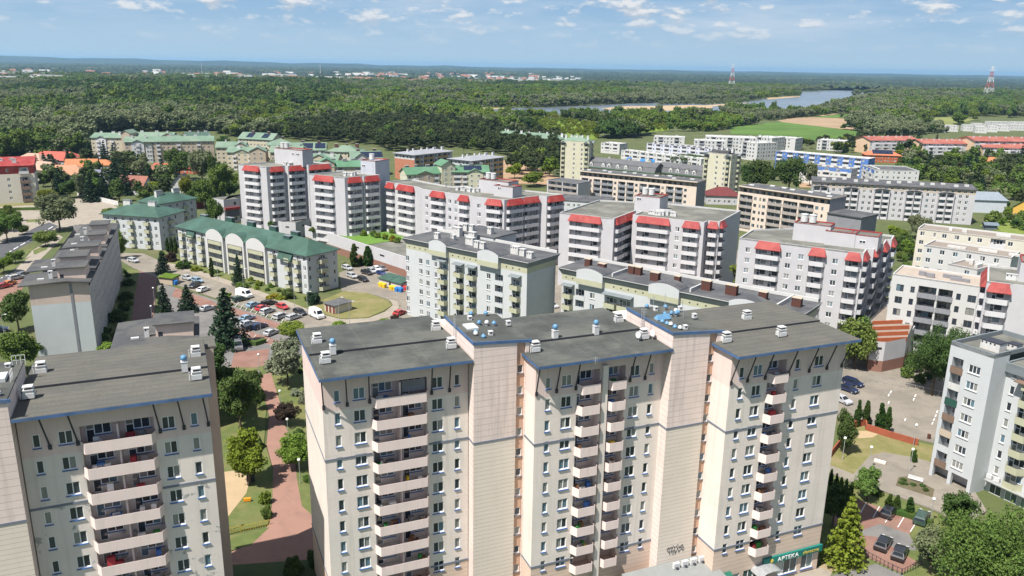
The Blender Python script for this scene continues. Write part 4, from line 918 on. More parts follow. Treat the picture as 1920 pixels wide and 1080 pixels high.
# ----- green roofed blocks
STGR = dict(glass=M_glass, frame=M_frame, bal=M_olive, rail=M_dark, mr=0)
T = Thing('apartment_block', 'grey four storey block with long green roof and three white arched gables', 'apartment block', (-90, 258, 0))
gO = (-117.3, 274.6); gx = dirv(gO, (-61.7, 233.5)); F = Frame(gO, gx); w = dist(gO, (-61.7, 233.5)); d = 11.8
mb = MB(); fl = (.8, 2.85, 4); f = lambda x, y: HU(F, x, y)
A = [(f(390, 440), f(421, 440)), (f(427, 447), f(460, 447)), (f(465, 455), f(500, 455))]
cols = [cb(f(345, 455), 2.6, p=1.2), cw(f(352, 455), 1.2), cb(f(362, 458), 2.6, p=1.2), cb(f(380, 460), 2.6, p=1.2)]
for a, b in A: cols.append(cl(a+.9, b-.9, p=1.0, b=.4, d=1.4, bm=M_olive))
for x in (515, 543, 560): cols.append(cb(f(x, 505), 2.4, p=1.2)); 
cols.append(cw(f(571, 505), 1.2))
face(T, mb, F, w, 0, 12.1, fl, cols, STGR, 0); R = F.right(w)
face(T, mb, R, d, 0, 12.1, fl, [cw(1.0, .9, n=1), cb(5.6, 4.2, gw=2.6, p=1.5, b=.8), cw(10.6, .9, n=1)], STGR, 0); blockwalls(mb, F, w, d, 0, 12.1, 0, 'lb'); T.part('wall', mb, M_grey)
rf = MB(); hip(rf, F, w, d, 12.1, 3.5, .8, 0); T.part('roof', rf, M_green)
for a, b in A:
    mb = MB(); ring = [(a, 10.5), (b, 10.5)]+[(b-(b-a)*i/12, 12.2+2.2*math.sin(PI*i/12)**.7) for i in range(13)]; n_ = len(ring)
    fr = [F.P(u, -.95, z) for u, z in ring]; bk = [F.P(u, 4.5, z) for u, z in ring]
    mb.add(fr, [tuple(range(n_))], 0); mb.add(fr[2:]+bk[2:], [(i, 13+i, 14+i, i+1) for i in range(12)], 1); mb.add([fr[1], fr[2], bk[2], bk[1]], [(0, 3, 2, 1)], 0); mb.add([fr[0], fr[-1], bk[-1], bk[0]], [(0, 1, 2, 3)], 0)
    mb.box(F, a, a+.8, -.94, -.003, 0, 10.5, 0); mb.box(F, b-.8, b, -.94, -.003, 0, 10.5, 0); T.part('arched_gable', mb, [M_white2, M_green])
for u, v, cw_, h in ((6, 7, 3.2, 2.2), (16, 10.5, 3.5, 2.0), (28, 10.5, 3.5, 2.0), (40, 10.5, 3.5, 2.0), (52, 9.8, 3.5, 2.0), (55, 4.4, 3.0, 1.9)): chimney(T, F, u, v, 13.0, cw_, 1.3, h+.8, surf('dark_green_cladding', (.03, .075, .06), .6, .1), M_greend)
for u0, u1 in ((6.5, 11), (w-13, w-6.5)):                      # roof apron dropping over the top floor
    mb = MB(); mb.hexa([F.P(u0, -1.3, 9.6), F.P(u1, -1.3, 9.6), F.P(u1, -.003, 9.6), F.P(u0, -.003, 9.6), F.P(u0, -1.3, 9.75), F.P(u1, -1.3, 9.75), F.P(u1, -.003, 12.2), F.P(u0, -.003, 12.2)]); T.part('roof_apron', mb, M_green)
T.done()
T = Thing('apartment_block', 'grey four storey block with green hipped roofs in two wings by the old road', 'apartment block', (-140, 300, 0))
for (fa, fb, dd, zz, ri) in (((192, 401), (297, 408), 15, 12.3, 3.2), ((297, 383), (367, 372), 12, 12.5, 3.0)):
    a, b = at(*fa, zz), at(*fb, zz); F = Frame(a, dirv(a, b)); w = dist(a, b); mb = MB()
    cols = [(cb(2+i*3.4, 2.2, p=1.1) if i % 2 else cw(2+i*3.4, 1.2)) for i in range(int(w/3.4))]
    face(T, mb, F, w, 0, zz, (.8, 2.85, 4), cols, STGR, 0); face(T, mb, F.right(w), dd, 0, zz, (.8, 2.85, 4), [cw(2.5, 1.0, n=1), cb(6, 2.4, p=1.2), cw(9.8, 1.0, n=1)], STGR, 0); blockwalls(mb, F, w, dd, 0, zz, 0, 'lb'); T.part('wall', mb, M_grey)
    rf = MB(); hip(rf, F, w, dd, zz, ri, .9, 0); T.part('roof', rf, M_green)
    for u in (.25, .7): chimney(T, F, w*u, dd*.45, zz+ri*.6, 3.0, 1.3, 2.6, M_concrete, M_greend)
T.done()
# ---------------------------------------------------------------- farther buildings
STF = dict(glass=M_glass, frame=M_frame, bal=M_wb, mr=0, mback=1); STFO = dict(glass=M_glass, frame=M_frame, bal=M_olive, mr=0, mback=1)
STB = dict(glass=M_glass, frame=M_frameg, bal=M_railgrey, mr=0, mback=1); STBB = dict(glass=M_glass, frame=M_frameg, bal=surf('taupe_balcony_panel', (.30, .265, .24), .7, .15, 1.0), mr=0, mback=1)
def pattern(w, step, kinds, r, start=1.6):
    cols = []; u = start; i = 0
    while u < w-1.0:
        k = kinds[i % len(kinds)]; i += 1
        if k == 'w': cols.append(cw(u, 1.4, h=1.35)); u += step
        elif k == 'n': cols.append(cw(u, .85, n=1, h=1.35)); u += step*.8
        elif k == 'b': cols.append(cb(u+.5, 2.6, gw=2.0, p=1.2)); u += step+1.0
        elif k == 'l': cols.append(cl(u-.6, min(u+3.4, w-.4), p=.25, b=.02, d=.8, gw=2.6)) if u+3.4 < w-.2 else None; u += 4.8
        elif k == 'L': cols.append(cl(u-.6, min(u+5.8, w-.4), p=.25, b=.02, d=.8, gw=2.8, units=2)) if u+5.8 < w-.2 else None; u += 7.2
        else: u += step
    return cols
def apt(name, label, cat, a, b, zt, d, nfl, wall, roof, kinds, group=None, st=STF, seed=1, step=3.0, rise=2.5, roofm=None, pitch=2.85, zf0=None, sidek='wn', ph=.5, pix=True, chim=0, cm=None, ov=.7, extra=None, run=None, top=None):
    A_, B_ = (at(*a, zt), at(*b, zt)) if pix else (a, b)
    F = Frame(A_, dirv(A_, B_)); w = dist(A_, B_); T = Thing(name, label, cat, (*F.p(w/2, d/2), 0), group); r = random.Random(seed)
    zf0 = zt-nfl*pitch-.2 if zf0 is None else zf0
    mb = MB(); fl = (zf0, pitch, nfl); zw = zt if roof != 'flat' else zt
    face(T, mb, F, w, 0, zw, fl, pattern(w, step, kinds, r), st, 0); R = F.right(w); LF = F.left(d)
    face(T, mb, R, d, 0, zw, fl, pattern(d, 3.4, sidek, r), st, 0); face(T, mb, LF, d, 0, zw, fl, pattern(d, 3.4, sidek, r), st, 0); blockwalls(mb, F, w, d, 0, zw, 0, 'b')
    T.part('wall', mb, [wall, M_wloggia]); rf = MB(); roofm = roofm or M_flat
    if roof == 'flat': flatroof(rf, F, w, d, zt-.45, 0, 1, .5, .3); T.part('roof', rf, [roofm, top or M_cap])
    elif roof == 'gable': gable(rf, F, w, d, zt, rise, ov, 0, 1); T.part('roof', rf, [roofm, wall])
    elif roof == 'hip': hip(rf, F, w, d, zt, rise, ov, 0, run=run); T.part('roof', rf, roofm)
    elif roof == 'slope': rf.box(F, -ov, w+ov, -ov, d+ov, zt, zt+.3, 0, z1b=zt+rise); T.part('roof', rf, roofm)
    for i in range(chim):
        u = w*(i+.6)/chim+r.uniform(-1, 1); v = d*r.uniform(.3, .7)
        chimney(T, F, u, v, zt-.4 if roof == 'flat' else zt+rise*.35, r.choice([1.0, 1.6, 2.2]), .9, r.uniform(1.0, 1.6) if roof == 'flat' else rise*.75+.8, cm or M_whitebox, M_cap, 'chimney')
    if extra: extra(T, F, w, d)
    return T.done()
def stairgable(T, F, u0, u1, zt, zr, mat, rm, p=.5, dep=6, win=True):
    """projecting gabled bay"""
    mb = MB(); G = Frame(F.p(u0, -p), F.ex); w = u1-u0; blockwalls(mb, G, w, dep, 0, zt, 0, 'flr'); gable(mb, G, w, dep, zt, zr, .5, 1, 0, along='v'); T.part('gable_bay', mb, [mat, rm])
    if win:
        for i in range(int(zt/2.9)):
            for uu in (u0+w*.3, u0+w*.72): T.inst('window', winmesh(1.3, 1.3, 2, glass=M_glass, frame=M_frame, split=False, depth=-.03), F.P(uu, -p, zt-2.2-2.85*i), F.ang())
def solar(T, F, w, d, z, rise, us=(.2, .65), pw=5.5):
    for k_ in us:
        mb = MB(); u = w*k_; s = rise/(d/2)
        mb.hexa([F.P(u, 1.2, z+1.2*s+.24), F.P(u+pw, 1.2, z+1.2*s+.24), F.P(u+pw, d*.44, z+d*.44*s+.24), F.P(u, d*.44, z+d*.44*s+.24), F.P(u, 1.2, z+1.2*s+.32), F.P(u+pw, 1.2, z+1.2*s+.32), F.P(u+pw, d*.44, z+d*.44*s+.32), F.P(u, d*.44, z+d*.44*s+.32)]); T.part('solar_panel', mb, M_solar)
GG = 'green roofed apartment blocks before the wood'
M_ycream = surf('cream_yellow_render', (.44, .39, .29), .9, .05, .3); M_fadeg = surf('faded_green_roof', (.125, .19, .135), .6, .14, .2, c2=(.16, .215, .16), c2s=.08)
apt('apartment_block', 'cream block with light green roof and stair gable, leftmost before the willow wood', 'apartment block', (170, 257.5), (230, 258.5), 15.2, 15, 5, M_ycream, 'gable', 'wbw', GG, STF, 3, roofm=M_fadeg, rise=2.6, chim=3, extra=lambda T, F, w, d: (stairgable(T, F, 4, 10.5, 14.6, 1.6, M_wb, M_fadeg), stairgable(T, F, w-.5, w+5.5, 18.5, 2.0, M_tan, M_fadeg, 1.0, 12, False)))
apt('apartment_block', 'long tan block with light green roof behind the round poplars', 'apartment block', (233, 266), (400, 264), 14.2, 14, 5, M_tan, 'gable', 'wwbw', GG, STF, 4, roofm=M_fadeg, rise=2.8, chim=7, extra=lambda T, F, w, d: (stairgable(T, F, 4, 12, 13.6, 1.8, M_wb, M_fadeg), stairgable(T, F, 13, 17, 12, 1.2, M_white2, M_fadeg)))
apt('apartment_block', 'cream block showing only its light green roof over the long tan block', 'apartment block', (243, 256), (322, 257), 15.5, 12, 5, M_ycream, 'gable', 'ww', GG, STF, 5, roofm=M_fadeg, rise=2.6, chim=3, extra=lambda T, F, w, d: stairgable(T, F, 22, 32, 15.8, 2.4, M_tan, M_fadeg, 1.0, 10, False))
apt('apartment_block', 'dark roofed block with two white chimneys, behind the right end of the tan block', 'apartment block', (348, 255), (393, 254), 15.0, 11, 5, M_tan, 'gable', 'ww', GG, STF, 6, roofm=surf('dark_green_roof', (.06, .10, .08), .6, .1), rise=2.2, chim=3)
apt('apartment_block', 'cream block with green gabled front above the farthest left white tower', 'apartment block', (425, 285), (492, 286), 11.5, 13, 4, M_ycream, 'gable', 'wbw', GG, STF, 7, roofm=M_fadeg, rise=2.8, chim=2, extra=lambda T, F, w, d: stairgable(T, F, 5, 14.5, 11.4, 1.9, M_ycream, M_fadeg))
apt('apartment_block', 'low block with pale green roof and dormer gable, leftmost of the roof cluster', 'apartment block', (405, 276), (459, 276), 12.6, 13, 4, M_ycream, 'gable', 'ww', GG, STF, 8, roofm=M_fadeg, rise=3.0, chim=2, extra=lambda T, F, w, d: stairgable(T, F, 12, 20, 13.4, 2.4, M_tan, M_fadeg, .6, 8))
apt('apartment_block', 'green roofed block with tan stair gable behind the farthest left white tower', 'apartment block', (507, 285), (566, 285), 12.4, 14, 4, M_tan, 'gable', 'ww', GG, STF, 9, roofm=M_fadeg, rise=3.2, chim=3, extra=lambda T, F, w, d: stairgable(T, F, -13, -3, 13.0, 2.4, M_tan, M_fadeg, .6, 9))
apt('apartment_block', 'green roofed block with solar panels at the far left of the roof cluster', 'apartment block', (447, 259), (510, 262), 12.5, 14, 3, M_ycream, 'gable', 'ww', GG, STF, 10, roofm=M_fadeg, rise=4.0, chim=2, cm=M_brown, extra=lambda T, F, w, d: solar(T, F, w, d, 12.5, 4.0))
apt('apartment_block', 'wide block with plain hipped green roof below the pine wood edge', 'apartment block', (505, 273), (553, 272), 11.0, 17, 3, M_ycream, 'hip', 'ww', GG, STF, 11, roofm=M_fadeg, rise=4.0, chim=1, cm=M_brown)
for la, lb, sd, lab in (((548, 281), (610, 281), 12, 'white gabled block with solar panels in the middle of the green roof cluster'), ((659, 299), (716, 298), 13, 'white gabled block with solar panels right of the green roof cluster')):
    apt('apartment_block', lab, 'apartment block', la, lb, 10.5, 15, 3, M_w, 'gable', 'ww', GG, STF, sd, roofm=M_fadeg, rise=4.2, chim=2, cm=M_brown, extra=lambda T, F, w, d: (solar(T, F, w, d, 10.5, 4.2, (.3, .68), 7), stairgable(T, F, .5, 11, 10.6, 3.6, M_w, M_fadeg, .8, 7)))
apt('apartment_block', 'block with long low light green roof just left of the grey lift tower', 'apartment block', (617, 312.5), (690, 312), 11.8, 13, 4, M_tan, 'gable', 'wlw', GG, STF, 14, roofm=M_lgreen, rise=2.6, chim=4, cm=M_greend, extra=lambda T, F, w, d: stairgable(T, F, -6, 3, 13.8, 2.6, M_tan, M_lgreen, .6, 10))
apt('apartment_block', 'block with green hipped roof and brown chimneys below the dark pines', 'apartment block', (612, 284), (670, 286), 10.8, 16, 3, M_ycream, 'hip', 'ww', GG, STF, 15, roofm=M_fadeg, rise=3.6, chim=3, cm=M_brown)
apt('apartment_block', 'green roofed block beside the tan stair gable behind the red tower roofs', 'apartment block', (580, 300), (632, 301), 11.0, 13, 4, M_tan, 'gable', 'ww', GG, STF, 16, roofm=M_fadeg, rise=3.0, chim=2, extra=lambda T, F, w, d: stairgable(T, F, 1, 11, 12.0, 2.4, M_ycream, M_fadeg, .6, 9))
M_seam = surf('grey_seam_roof', (.26, .265, .28), .5, .08, .3)
for la, lb, zt, nf, lab, wm, ex_ in (((777, 291), (848, 283.5), 15.5, 4, 'apartment block with pale grey roof and brick coloured end, left of two alike', M_w, None), ((884, 302), (944, 294.5), 15.0, 5, 'apartment block with pale grey roof and orange loggias beside the construction sand', M_w, None)):
    def exg_(T, F, w, d, zt=zt):
        mb = MB(); mb.quad(F.P(-.02, d, 0), F.P(-.02, 0, 0), F.P(-.02, 0, zt-3), F.P(-.02, d, zt-3)); T.part('end_wall', mb, surf('rust_render', (.36, .15, .09), .9, .1))
    apt('apartment_block', lab, 'apartment block', la, lb, zt, 17, nf, wm, 'hip', 'lwl', None, dict(glass=M_glass, frame=M_frameg, bal=surf('orange_panel', (.42, .27, .12), .7, .12), mr=0, mback=1), 20, roofm=M_seam, rise=1.6, chim=6, ov=1.2, extra=exg_ if la[0] == 777 else None, step=2.6)
apt('apartment_block', 'green roofed olive block with stair tower in front of the grey roofed pair', 'apartment block', (763, 327), (830, 324), 11.0, 12, 3, M_yellow, 'gable', 'wbl', None, STF, 21, roofm=M_lgreen, rise=2.8, chim=4, cm=M_greend, extra=lambda T, F, w, d: (stairgable(T, F, w-1, w+7, 15.0, 2.4, M_yellow, M_lgreen, 1.0, 11), stairgable(T, F, 5, 15, 10.6, 1.8, M_tan, M_lgreen, .6, 7)))
apt('apartment_block', 'green roofed olive block with dark solar panel, right of its stair tower', 'apartment block', (848, 322), (916, 322), 11.5, 13, 3, M_tan, 'gable', 'lbw', None, STF, 22, roofm=M_lgreen, rise=2.8, chim=3, cm=M_greend, extra=lambda T, F, w, d: (solar(T, F, w, d, 11.5, 2.8, (.32,), 10), stairgable(T, F, w-12, w-3, 11, 2, M_yellow, M_lgreen, .6, 7)))
apt('apartment_block', 'block with pale green many-chimneyed roof half sunk in the pine wood', 'apartment block', (925, 252), (1048, 262), 9.0, 16, 3, M_yellow, 'hip', 'ww', None, STF, 23, roofm=M_fadeg, rise=3.5, chim=9)
# pale towers and mansard row
def ttower(label, a, b, c, zt, nfl, roofgreen, seed, zf0=1.2):
    A_, B_, C_ = at(*a, zt), at(*b, zt), at(*c, zt); T = Thing('tower_block', label, 'tower block', (*A_, 0), 'pale yellow tower blocks')
    F = Frame(A_, dirv(A_, B_)); w = dist(A_, B_); R = F.right(w); d = max(10.0, float((np.array(C_)-np.array(B_))@R.ex)); mb = MB(); fl = (zf0, 2.85, nfl)
    st = dict(glass=M_glass, frame=M_frame, bal=M_olive, mr=0, mback=1)
    face(T, mb, F, w, 0, zt, fl, [cl(.5, 2.6, p=.9, b=.3, d=1.2, gw=1.4), cw(w*.48, 1.2), cw(w*.75, 1.2), cb(w-1.8, 2.2, gw=1.8, p=1.1)], st, 0)
    face(T, mb, R, d, 0, zt, fl, [cw(2.6, 1.2), cw(6, 1.2), cl(d-3.4, d-.8, p=.9, b=.3, d=1.2, gw=1.8)], st, 0); blockwalls(mb, F, w, d, 0, zt, 0, 'lb'); T.part('wall', mb, [M_yellow, M_wloggia])
    for u, G in ((1.55, F), (w-1.8, F), (d-2.1, R)):
        m = MB(); g = Frame(G.p(u-1.5, -1.2), G.ex); gable(m, g, 3.0, 1.4, zt-1.0, 1.0, .2, 0, 0, along='v'); T.part('balcony_gable', m, M_greend)
    rf = MB()
    if roofgreen: hip(rf, F.sub(.5, .5), w-1, d-1, zt, 3.2, .2, 0, run=w/2-2); T.part('roof', rf, [M_fadeg])
    else: flatroof(rf, F, w, d, zt-.3, 0, 1, .4, .3); rf.box(F, 3, w-3, 2, d-2, zt, zt+1.4, 0, z1b=zt+2.2); T.part('roof', rf, [M_dkroof, M_cap])
    for i in range(5): chimney(T, F, 2+i*(w-4)/4, d*.4, zt+.5, 1.2, .9, 3.0 if roofgreen else 2.6, M_whitebox)
    return T.done()
ttower('pale yellow tower with green roof, the left of two towers', (1052, 264), (1105, 266.5), (1126, 265), 24.7, 8, True, 1)
ttower('pale yellow tower with flat dark roof in front of the white terraces', (1321, 285), (1372, 290), (1397, 289), 24.8, 8, False, 2)
M_mans = surf('grey_mansard_roof', (.105, .105, .11), .8, .12, .4)
def mansard(label, a, b, zt, doms):
    A_, B_ = at(*a, zt), at(*b, zt); F = Frame(A_, dirv(A_, B_)); w = dist(A_, B_); d = 12; T = Thing('row_block', label, 'apartment block', (*F.p(w/2, d/2), 0), 'mansard roofed rows')
    mb = MB(); face(T, mb, F, w, 0, zt, (zt-5.9, 2.85, 2), pattern(w, 3.2, 'wbwb', random.Random(2)), STFO, 0); blockwalls(mb, F, w, d, 0, zt, 0, 'lrb'); T.part('wall', mb, [M_yellow, M_wloggia])
    rf = MB(); q = [F.P(-.3, -.6, zt), F.P(w+.3, -.6, zt), F.P(w+.3, d+.6, zt), F.P(-.3, d+.6, zt)]; t = [F.P(-.3, 1.2, zt+3), F.P(w+.3, 1.2, zt+3), F.P(w+.3, d-1.2, zt+3), F.P(-.3, d-1.2, zt+3)]
    rf.hexa(q+t, 0); gable(rf, F.sub(-.3, 1.2), w+.6, d-2.4, zt+3.0, 2.2, .2, 0, 0); ed = MB(); ed.box(F, -.4, w+.4, -.75, -.61, zt-.25, zt+.12); T.part('gutter', ed, surf('green_gutter', (.05, .13, .07), .6, .1)); T.part('roof', rf, M_mans)
    for u in doms:
        m = MB(); g = Frame(F.p(u-1.1, -.15), F.ex); m.box(g, 0, 2.2, 0, 3.0, zt+.5, zt+2.6, 0); gable(m, g, 2.2, 3.2, zt+2.6, .9, .15, 1, 0, along='v'); T.part('dormer', m, [M_white2, M_mans])
        T.inst('dormer_window', winmesh(1.3, 1.4, 2, glass=M_glass, frame=M_frame, split=False, depth=-.03), F.P(u, -.15, zt+.8), F.ang())
    for u in (w*.25, w*.55, w*.85): chimney(T, F, u, 6.5, zt+4.2, 1.6, 1.0, 2.2, M_olive, M_greend)
    return T.done()
mansard('cream row with dark mansard roof and white dormers joined to the left tower', (1102, 312), (1227, 325), 10.0, [2.5, 11, 15, 21, 26.5, 36])
mansard('cream row with dark mansard roof and white dormers left of the flat roofed tower', (1232, 322), (1321, 332), 10.0, [2, 9, 13.5, 19.5, 24])
# beige balcony blocks
def bblock(label, a, b, zt, d, nfl, seed, kinds='lwlLwl', rightw=True, st=STB, setb=2.2):
    A_, B_ = at(*a, zt), at(*b, zt); F = Frame(A_, dirv(A_, B_)); w = dist(A_, B_); T = Thing('apartment_block', label, 'apartment block', (*F.p(w/2, d/2), 0), 'beige blocks with long balconies')
    mb = MB(); z1 = zt-3.1; fl = (z1-2.9*nfl+.1, 2.9, nfl); face(T, mb, F, w, 0, z1+.9, fl, pattern(w, 2.4, kinds, random.Random(seed)), st, 0)
    blockwalls(mb, F, w, d, 0, z1+.9, 0, 'b'); face(T, mb, F.right(w), d, 0, zt, fl, [], st, 2); blockwalls(mb, F, w, d, 0, zt, 0, 'l')
    T.part('wall', mb, [M_beige, M_wloggia, M_greydark])
    up = MB(); G = F.sub(0, setb); face(T, up, G, w, z1+.05, zt-.2, (z1+.05, 2.9, 1), [cw(2+i*3.0, 1.7, h=1.9, s=.15) for i in range(int(w/3.0))], st, 0); up.quad(F.P(0, 0, z1+.05), F.P(w, 0, z1+.05), F.P(w, setb, z1+.05), F.P(0, setb, z1+.05), 1); T.part('upper_floor', up, [M_tan, M_flat])
    rf = MB(); rf.box(F, -.2, w+.1, .3, d+.2, zt-.2, zt+.25, 1); rf.quad(F.P(0, .5, zt+.254), F.P(w, .5, zt+.254), F.P(w, d, zt+.254), F.P(0, d, zt+.254), 0); T.part('roof', rf, [M_dkroof, M_beige])
    r = random.Random(seed)
    for i in range(int(w/6)):
        s = MB(); u = 2+i*6+r.random()*3; v = r.uniform(3, d-2); s.box(F, u, u+2.2, v, v+1.2, zt+.26, zt+.7); T.part('skylight', s, M_whitebox)
    return T, F, w
T, F, w = bblock('beige block with roof terraces and long balconies in front of the mansard rows', (1088, 321), (1307, 342), 15.0, 12, 4, 31); T.done()
T, F, w = bblock('beige block with brown balconies beside the dark red roof', (1385, 349), (1557, 373), 19.2, 13, 5, 32, 'LwnwLL', st=STBB)
lo = MB(); lo.box(F, w+.02, w+14, -1, 12, 0, 13.6, 0); lo.box(F, w+.02, w+14.4, -1.5, 12.3, 13.6, 14.0, 1); T.part('lower_wing', lo, [M_greydark, M_dkroof]); T.done()
T = Thing('apartment_block', 'low grey framed wing with brown balconies left of the beige roof-terrace block', 'apartment block', (*at(1055, 340, 8), 0)); a, b = at(1026, 337, 11), at(1084, 344, 11); F = Frame(a, dirv(a, b)); w = dist(a, b); mb = MB(); face(T, mb, F, w, 0, 11, (2.2, 2.9, 3), [cl(.8, w/2-.3, p=.2, b=.02, units=2), cl(w/2+.3, w-.8, p=.2, b=.02, units=2)], STBB, 0); blockwalls(mb, F, w, 12, 0, 11, 0, 'lrb'); T.part('wall', mb, [M_w, M_wloggia]); rf = MB(); flatroof(rf, F, w, 12, 10.7, 0, 1, .35); T.part('roof', rf, [M_dkroof, M_greydark]); T.done()
# long slab with balcony towers
A_, B_ = at(1525, 341, 16.2), at(1831, 357, 16.2); F = Frame(A_, dirv(A_, B_)); w = dist(A_, B_); T = Thing('apartment_block', 'long six storey slab with brown top band, dark roof and stacked white balconies', 'apartment block', (*F.p(w/2, 6), 0))
mb = MB(); cols = []; u = 2.0; i = 0
stS = dict(glass=M_glass, frame=M_frame, bal=M_wb, mr=0, mback=1)
groups = []
while u < w-3:
    if i % 2 == 0:
        for j in range(2):
            if u+j*3.4 < w-2: cols.append(cb(u+j*3.4, 2.7, gw=2.2, p=1.1))
        groups.append(u+1.7); u += 7.6
    else: cols += [cw(u, 1.3), cw(u+2.8, 1.3)]; u += 6.2
    i += 1
face(T, mb, F, w, 0, 14.0, (.4, 2.75, 5), cols, stS, 0); face(T, mb, F, w, 14.0, 16.2, (14.1, 2.7, 1), [cw(1.6+i*2.6, 1.3, h=1.2, s=.4) for i in range(int(w/2.6))], stS, 2); blockwalls(mb, F, w, 11, 0, 16.2, 0, 'rlb'); T.part('wall', mb, [M_w, M_wloggia, M_tan])
for g in groups:
    m = MB(); [m.box(F, g-3.6+k_, g-3.35+k_, -1.25, -.003, 0, 14.2, 0) for k_ in (0, 3.3, 6.6)]; n8 = 8
    for q in range(n8): a0, a1 = PI*q/n8, PI*(q+1)/n8; m.hexa([F.P(g-.1-3.6*math.cos(a0), -1.4, 13.9+.8*math.sin(a0)), F.P(g-.1-3.6*math.cos(a1), -1.4, 13.9+.8*math.sin(a1)), F.P(g-.1-3.6*math.cos(a1), -.003, 13.9+.8*math.sin(a1)), F.P(g-.1-3.6*math.cos(a0), -.003, 13.9+.8*math.sin(a0)), F.P(g-.1-3.6*math.cos(a0), -1.4, 14.05+.8*math.sin(a0)), F.P(g-.1-3.6*math.cos(a1), -1.4, 14.05+.8*math.sin(a1)), F.P(g-.1-3.6*math.cos(a1), -.003, 14.05+.8*math.sin(a1)), F.P(g-.1-3.6*math.cos(a0), -.003, 14.05+.8*math.sin(a0))], 1)
    T.part('balcony_frame', m, [M_w, M_greydark])
rf = MB(); rf.box(F, -.5, w+.5, -.7, 11.7, 16.2, 16.5, 0, z1b=17.6); T.part('roof', rf, M_dkroof)
for j in range(14): s = MB(); u = 4+j*(w-8)/13; v = 3+4*((j*7) % 3)/2; s.box(F, u, u+1.8, v, v+1.2, 16.7, 17.9); T.part('skylight', s, M_white2)
T.done()
# white modern block and cream terraces on the right
A_, B_ = at(1674, 513, 19.3), at(1862, 541, 19.3); F = Frame(A_, dirv(A_, B_)); w = dist(A_, B_); d = 12
T = Thing('apartment_block', 'white modern block with dark framed windows and deep grey balconies', 'apartment block', (*F.p(w/2, d/2), 0)); mb = MB(); f = lambda x, y: HU(F, x, y)
stM = dict(glass=M_glass, frame=M_frameg, bal=M_railgrey, mr=0, mback=1); zr = 19.3
cols = [cw(f(1689, 530), 1.7, h=1.75, s=.5), cw(f(1713, 531), 1.0, n=1, h=1.6, s=.6), cl(f(1723, 535), f(1757, 538), p=.3, b=.02, d=1.8, gw=3.4, h=2.7), cl(f(1761, 538), f(1788, 541), p=.3, b=.02, d=1.8, gw=2.8, h=2.7), cw(f(1799, 545), 1.0, n=1, h=1.6, s=.6), cw(f(1824, 550), 1.8, h=1.75, s=.5), cw(f(1850, 553), 1.8, h=1.75, s=.5)]
face(T, mb, F, w, 0, zr, (2.0, 3.15, 5), cols, stM, 0); blockwalls(mb, F, w, d, 0, zr, 0, 'rb'); LF = F.left(d); face(T, mb, LF, d, 0, zr, (2.0, 3.15, 5), [cb(4, 5, gw=2.4, p=1.4, b=1.2, bm=M_grey)], stM, 0); T.part('wall', mb, [M_white2, M_greydark])
rf = MB(); flatroof(rf, F, w, d, zr-.35, 0, 1, .4, .25); T.part('roof', rf, [surf('tan_gravel_roof', (.34, .285, .235), .95, .12, .6, fine=.25), M_white2])
for u, v, a, b, h in ((6.0, 4.5, 1.6, .9, 1.0), (8.0, 3.6, 1.8, 1.0, 1.0), (12.5, 6.0, 4.2, .8, .8), (14.5, 4.2, 4.2, .8, .7), (19.5, 7, 1.0, 1.0, 1.2), (24.2, 4.2, 1.4, 1.2, 1.2), (26.2, 4.4, 1.5, 1.2, 1.2)):
    c = MB(); c.box(F, u-a/2, u+a/2, v-b/2, v+b/2, zr-.3, zr-.3+h); T.part('roof_unit', c, M_greydark)
c = MB(); c.rod(F.P(28.0, 4.6, zr+.7), F.P(33.0, 5.5, zr+.9), 1.05, 16); T.part('ventilation_drum', c, M_galv, smooth=False)
c = MB(); c.box(F, 23.2, 25.6, 6.2, 8.4, zr-.3, zr+2.2); T.part('roof_unit', c, M_whitebox); T.done()
M_cream2 = surf('pale_cream_render', (.52, .485, .41), .88, .04, .3, streak=.15, dirtc=(.42, .38, .32)); M_tanroof = surf('taupe_roof_felt', (.22, .185, .155), .95, .12, .4, fine=.2)
def terrace(label, a, b, zt, d, nfl, wall, kinds, seed, zf=None, extras=(), step=3.6):
    def ex(T, F, w, d):
        for u, v, a_, b_, h in extras: c = MB(); c.box(F, u-a_/2, u+a_/2, v-b_/2, v+b_/2, zt-.4, zt-.4+h); T.part('roof_unit', c, M_concrete)
    return apt('apartment_block', label, 'apartment block', a, b, zt, d, nfl, wall, 'flat', kinds, 'cream stepped terraces', STF, seed, roofm=M_tanroof, top=M_white2, extra=ex, pitch=2.9, step=step, ph=.6)
terrace('cream terrace block with taupe roof, farthest of the stepped row beside the long slab', (1721, 428), (1925, 452), 18.6, 11, 6, M_cream2, 'wnwwnwl', 41, extras=((9, 5, 1, 1, 1), (13, 5, 1.4, 1, 1), (24, 5, 4, .8, .8), (33, 4, 1.6, 1, 1)))
terrace('white terrace block with taupe roof and glazing strips, middle of the stepped row', (1733, 459), (1897, 483), 17.8, 11, 5, M_white2, 'www', 42, extras=((8, 4, 5, .8, .7), (16, 5.5, 5, .8, .7), (24, 5, 5, .8, .7)))
terrace('small white terrace block with one long taupe roof box, nearest of the stepped row', (1778, 494), (1833, 505), 17.0, 9.5, 5, M_white2, 'sww', 43, extras=((3.5, 6, 1, 1, 1.4), (6, 4.5, .9, 3, 1.0), (9.5, 6.5, 1, 1, 1.2)))
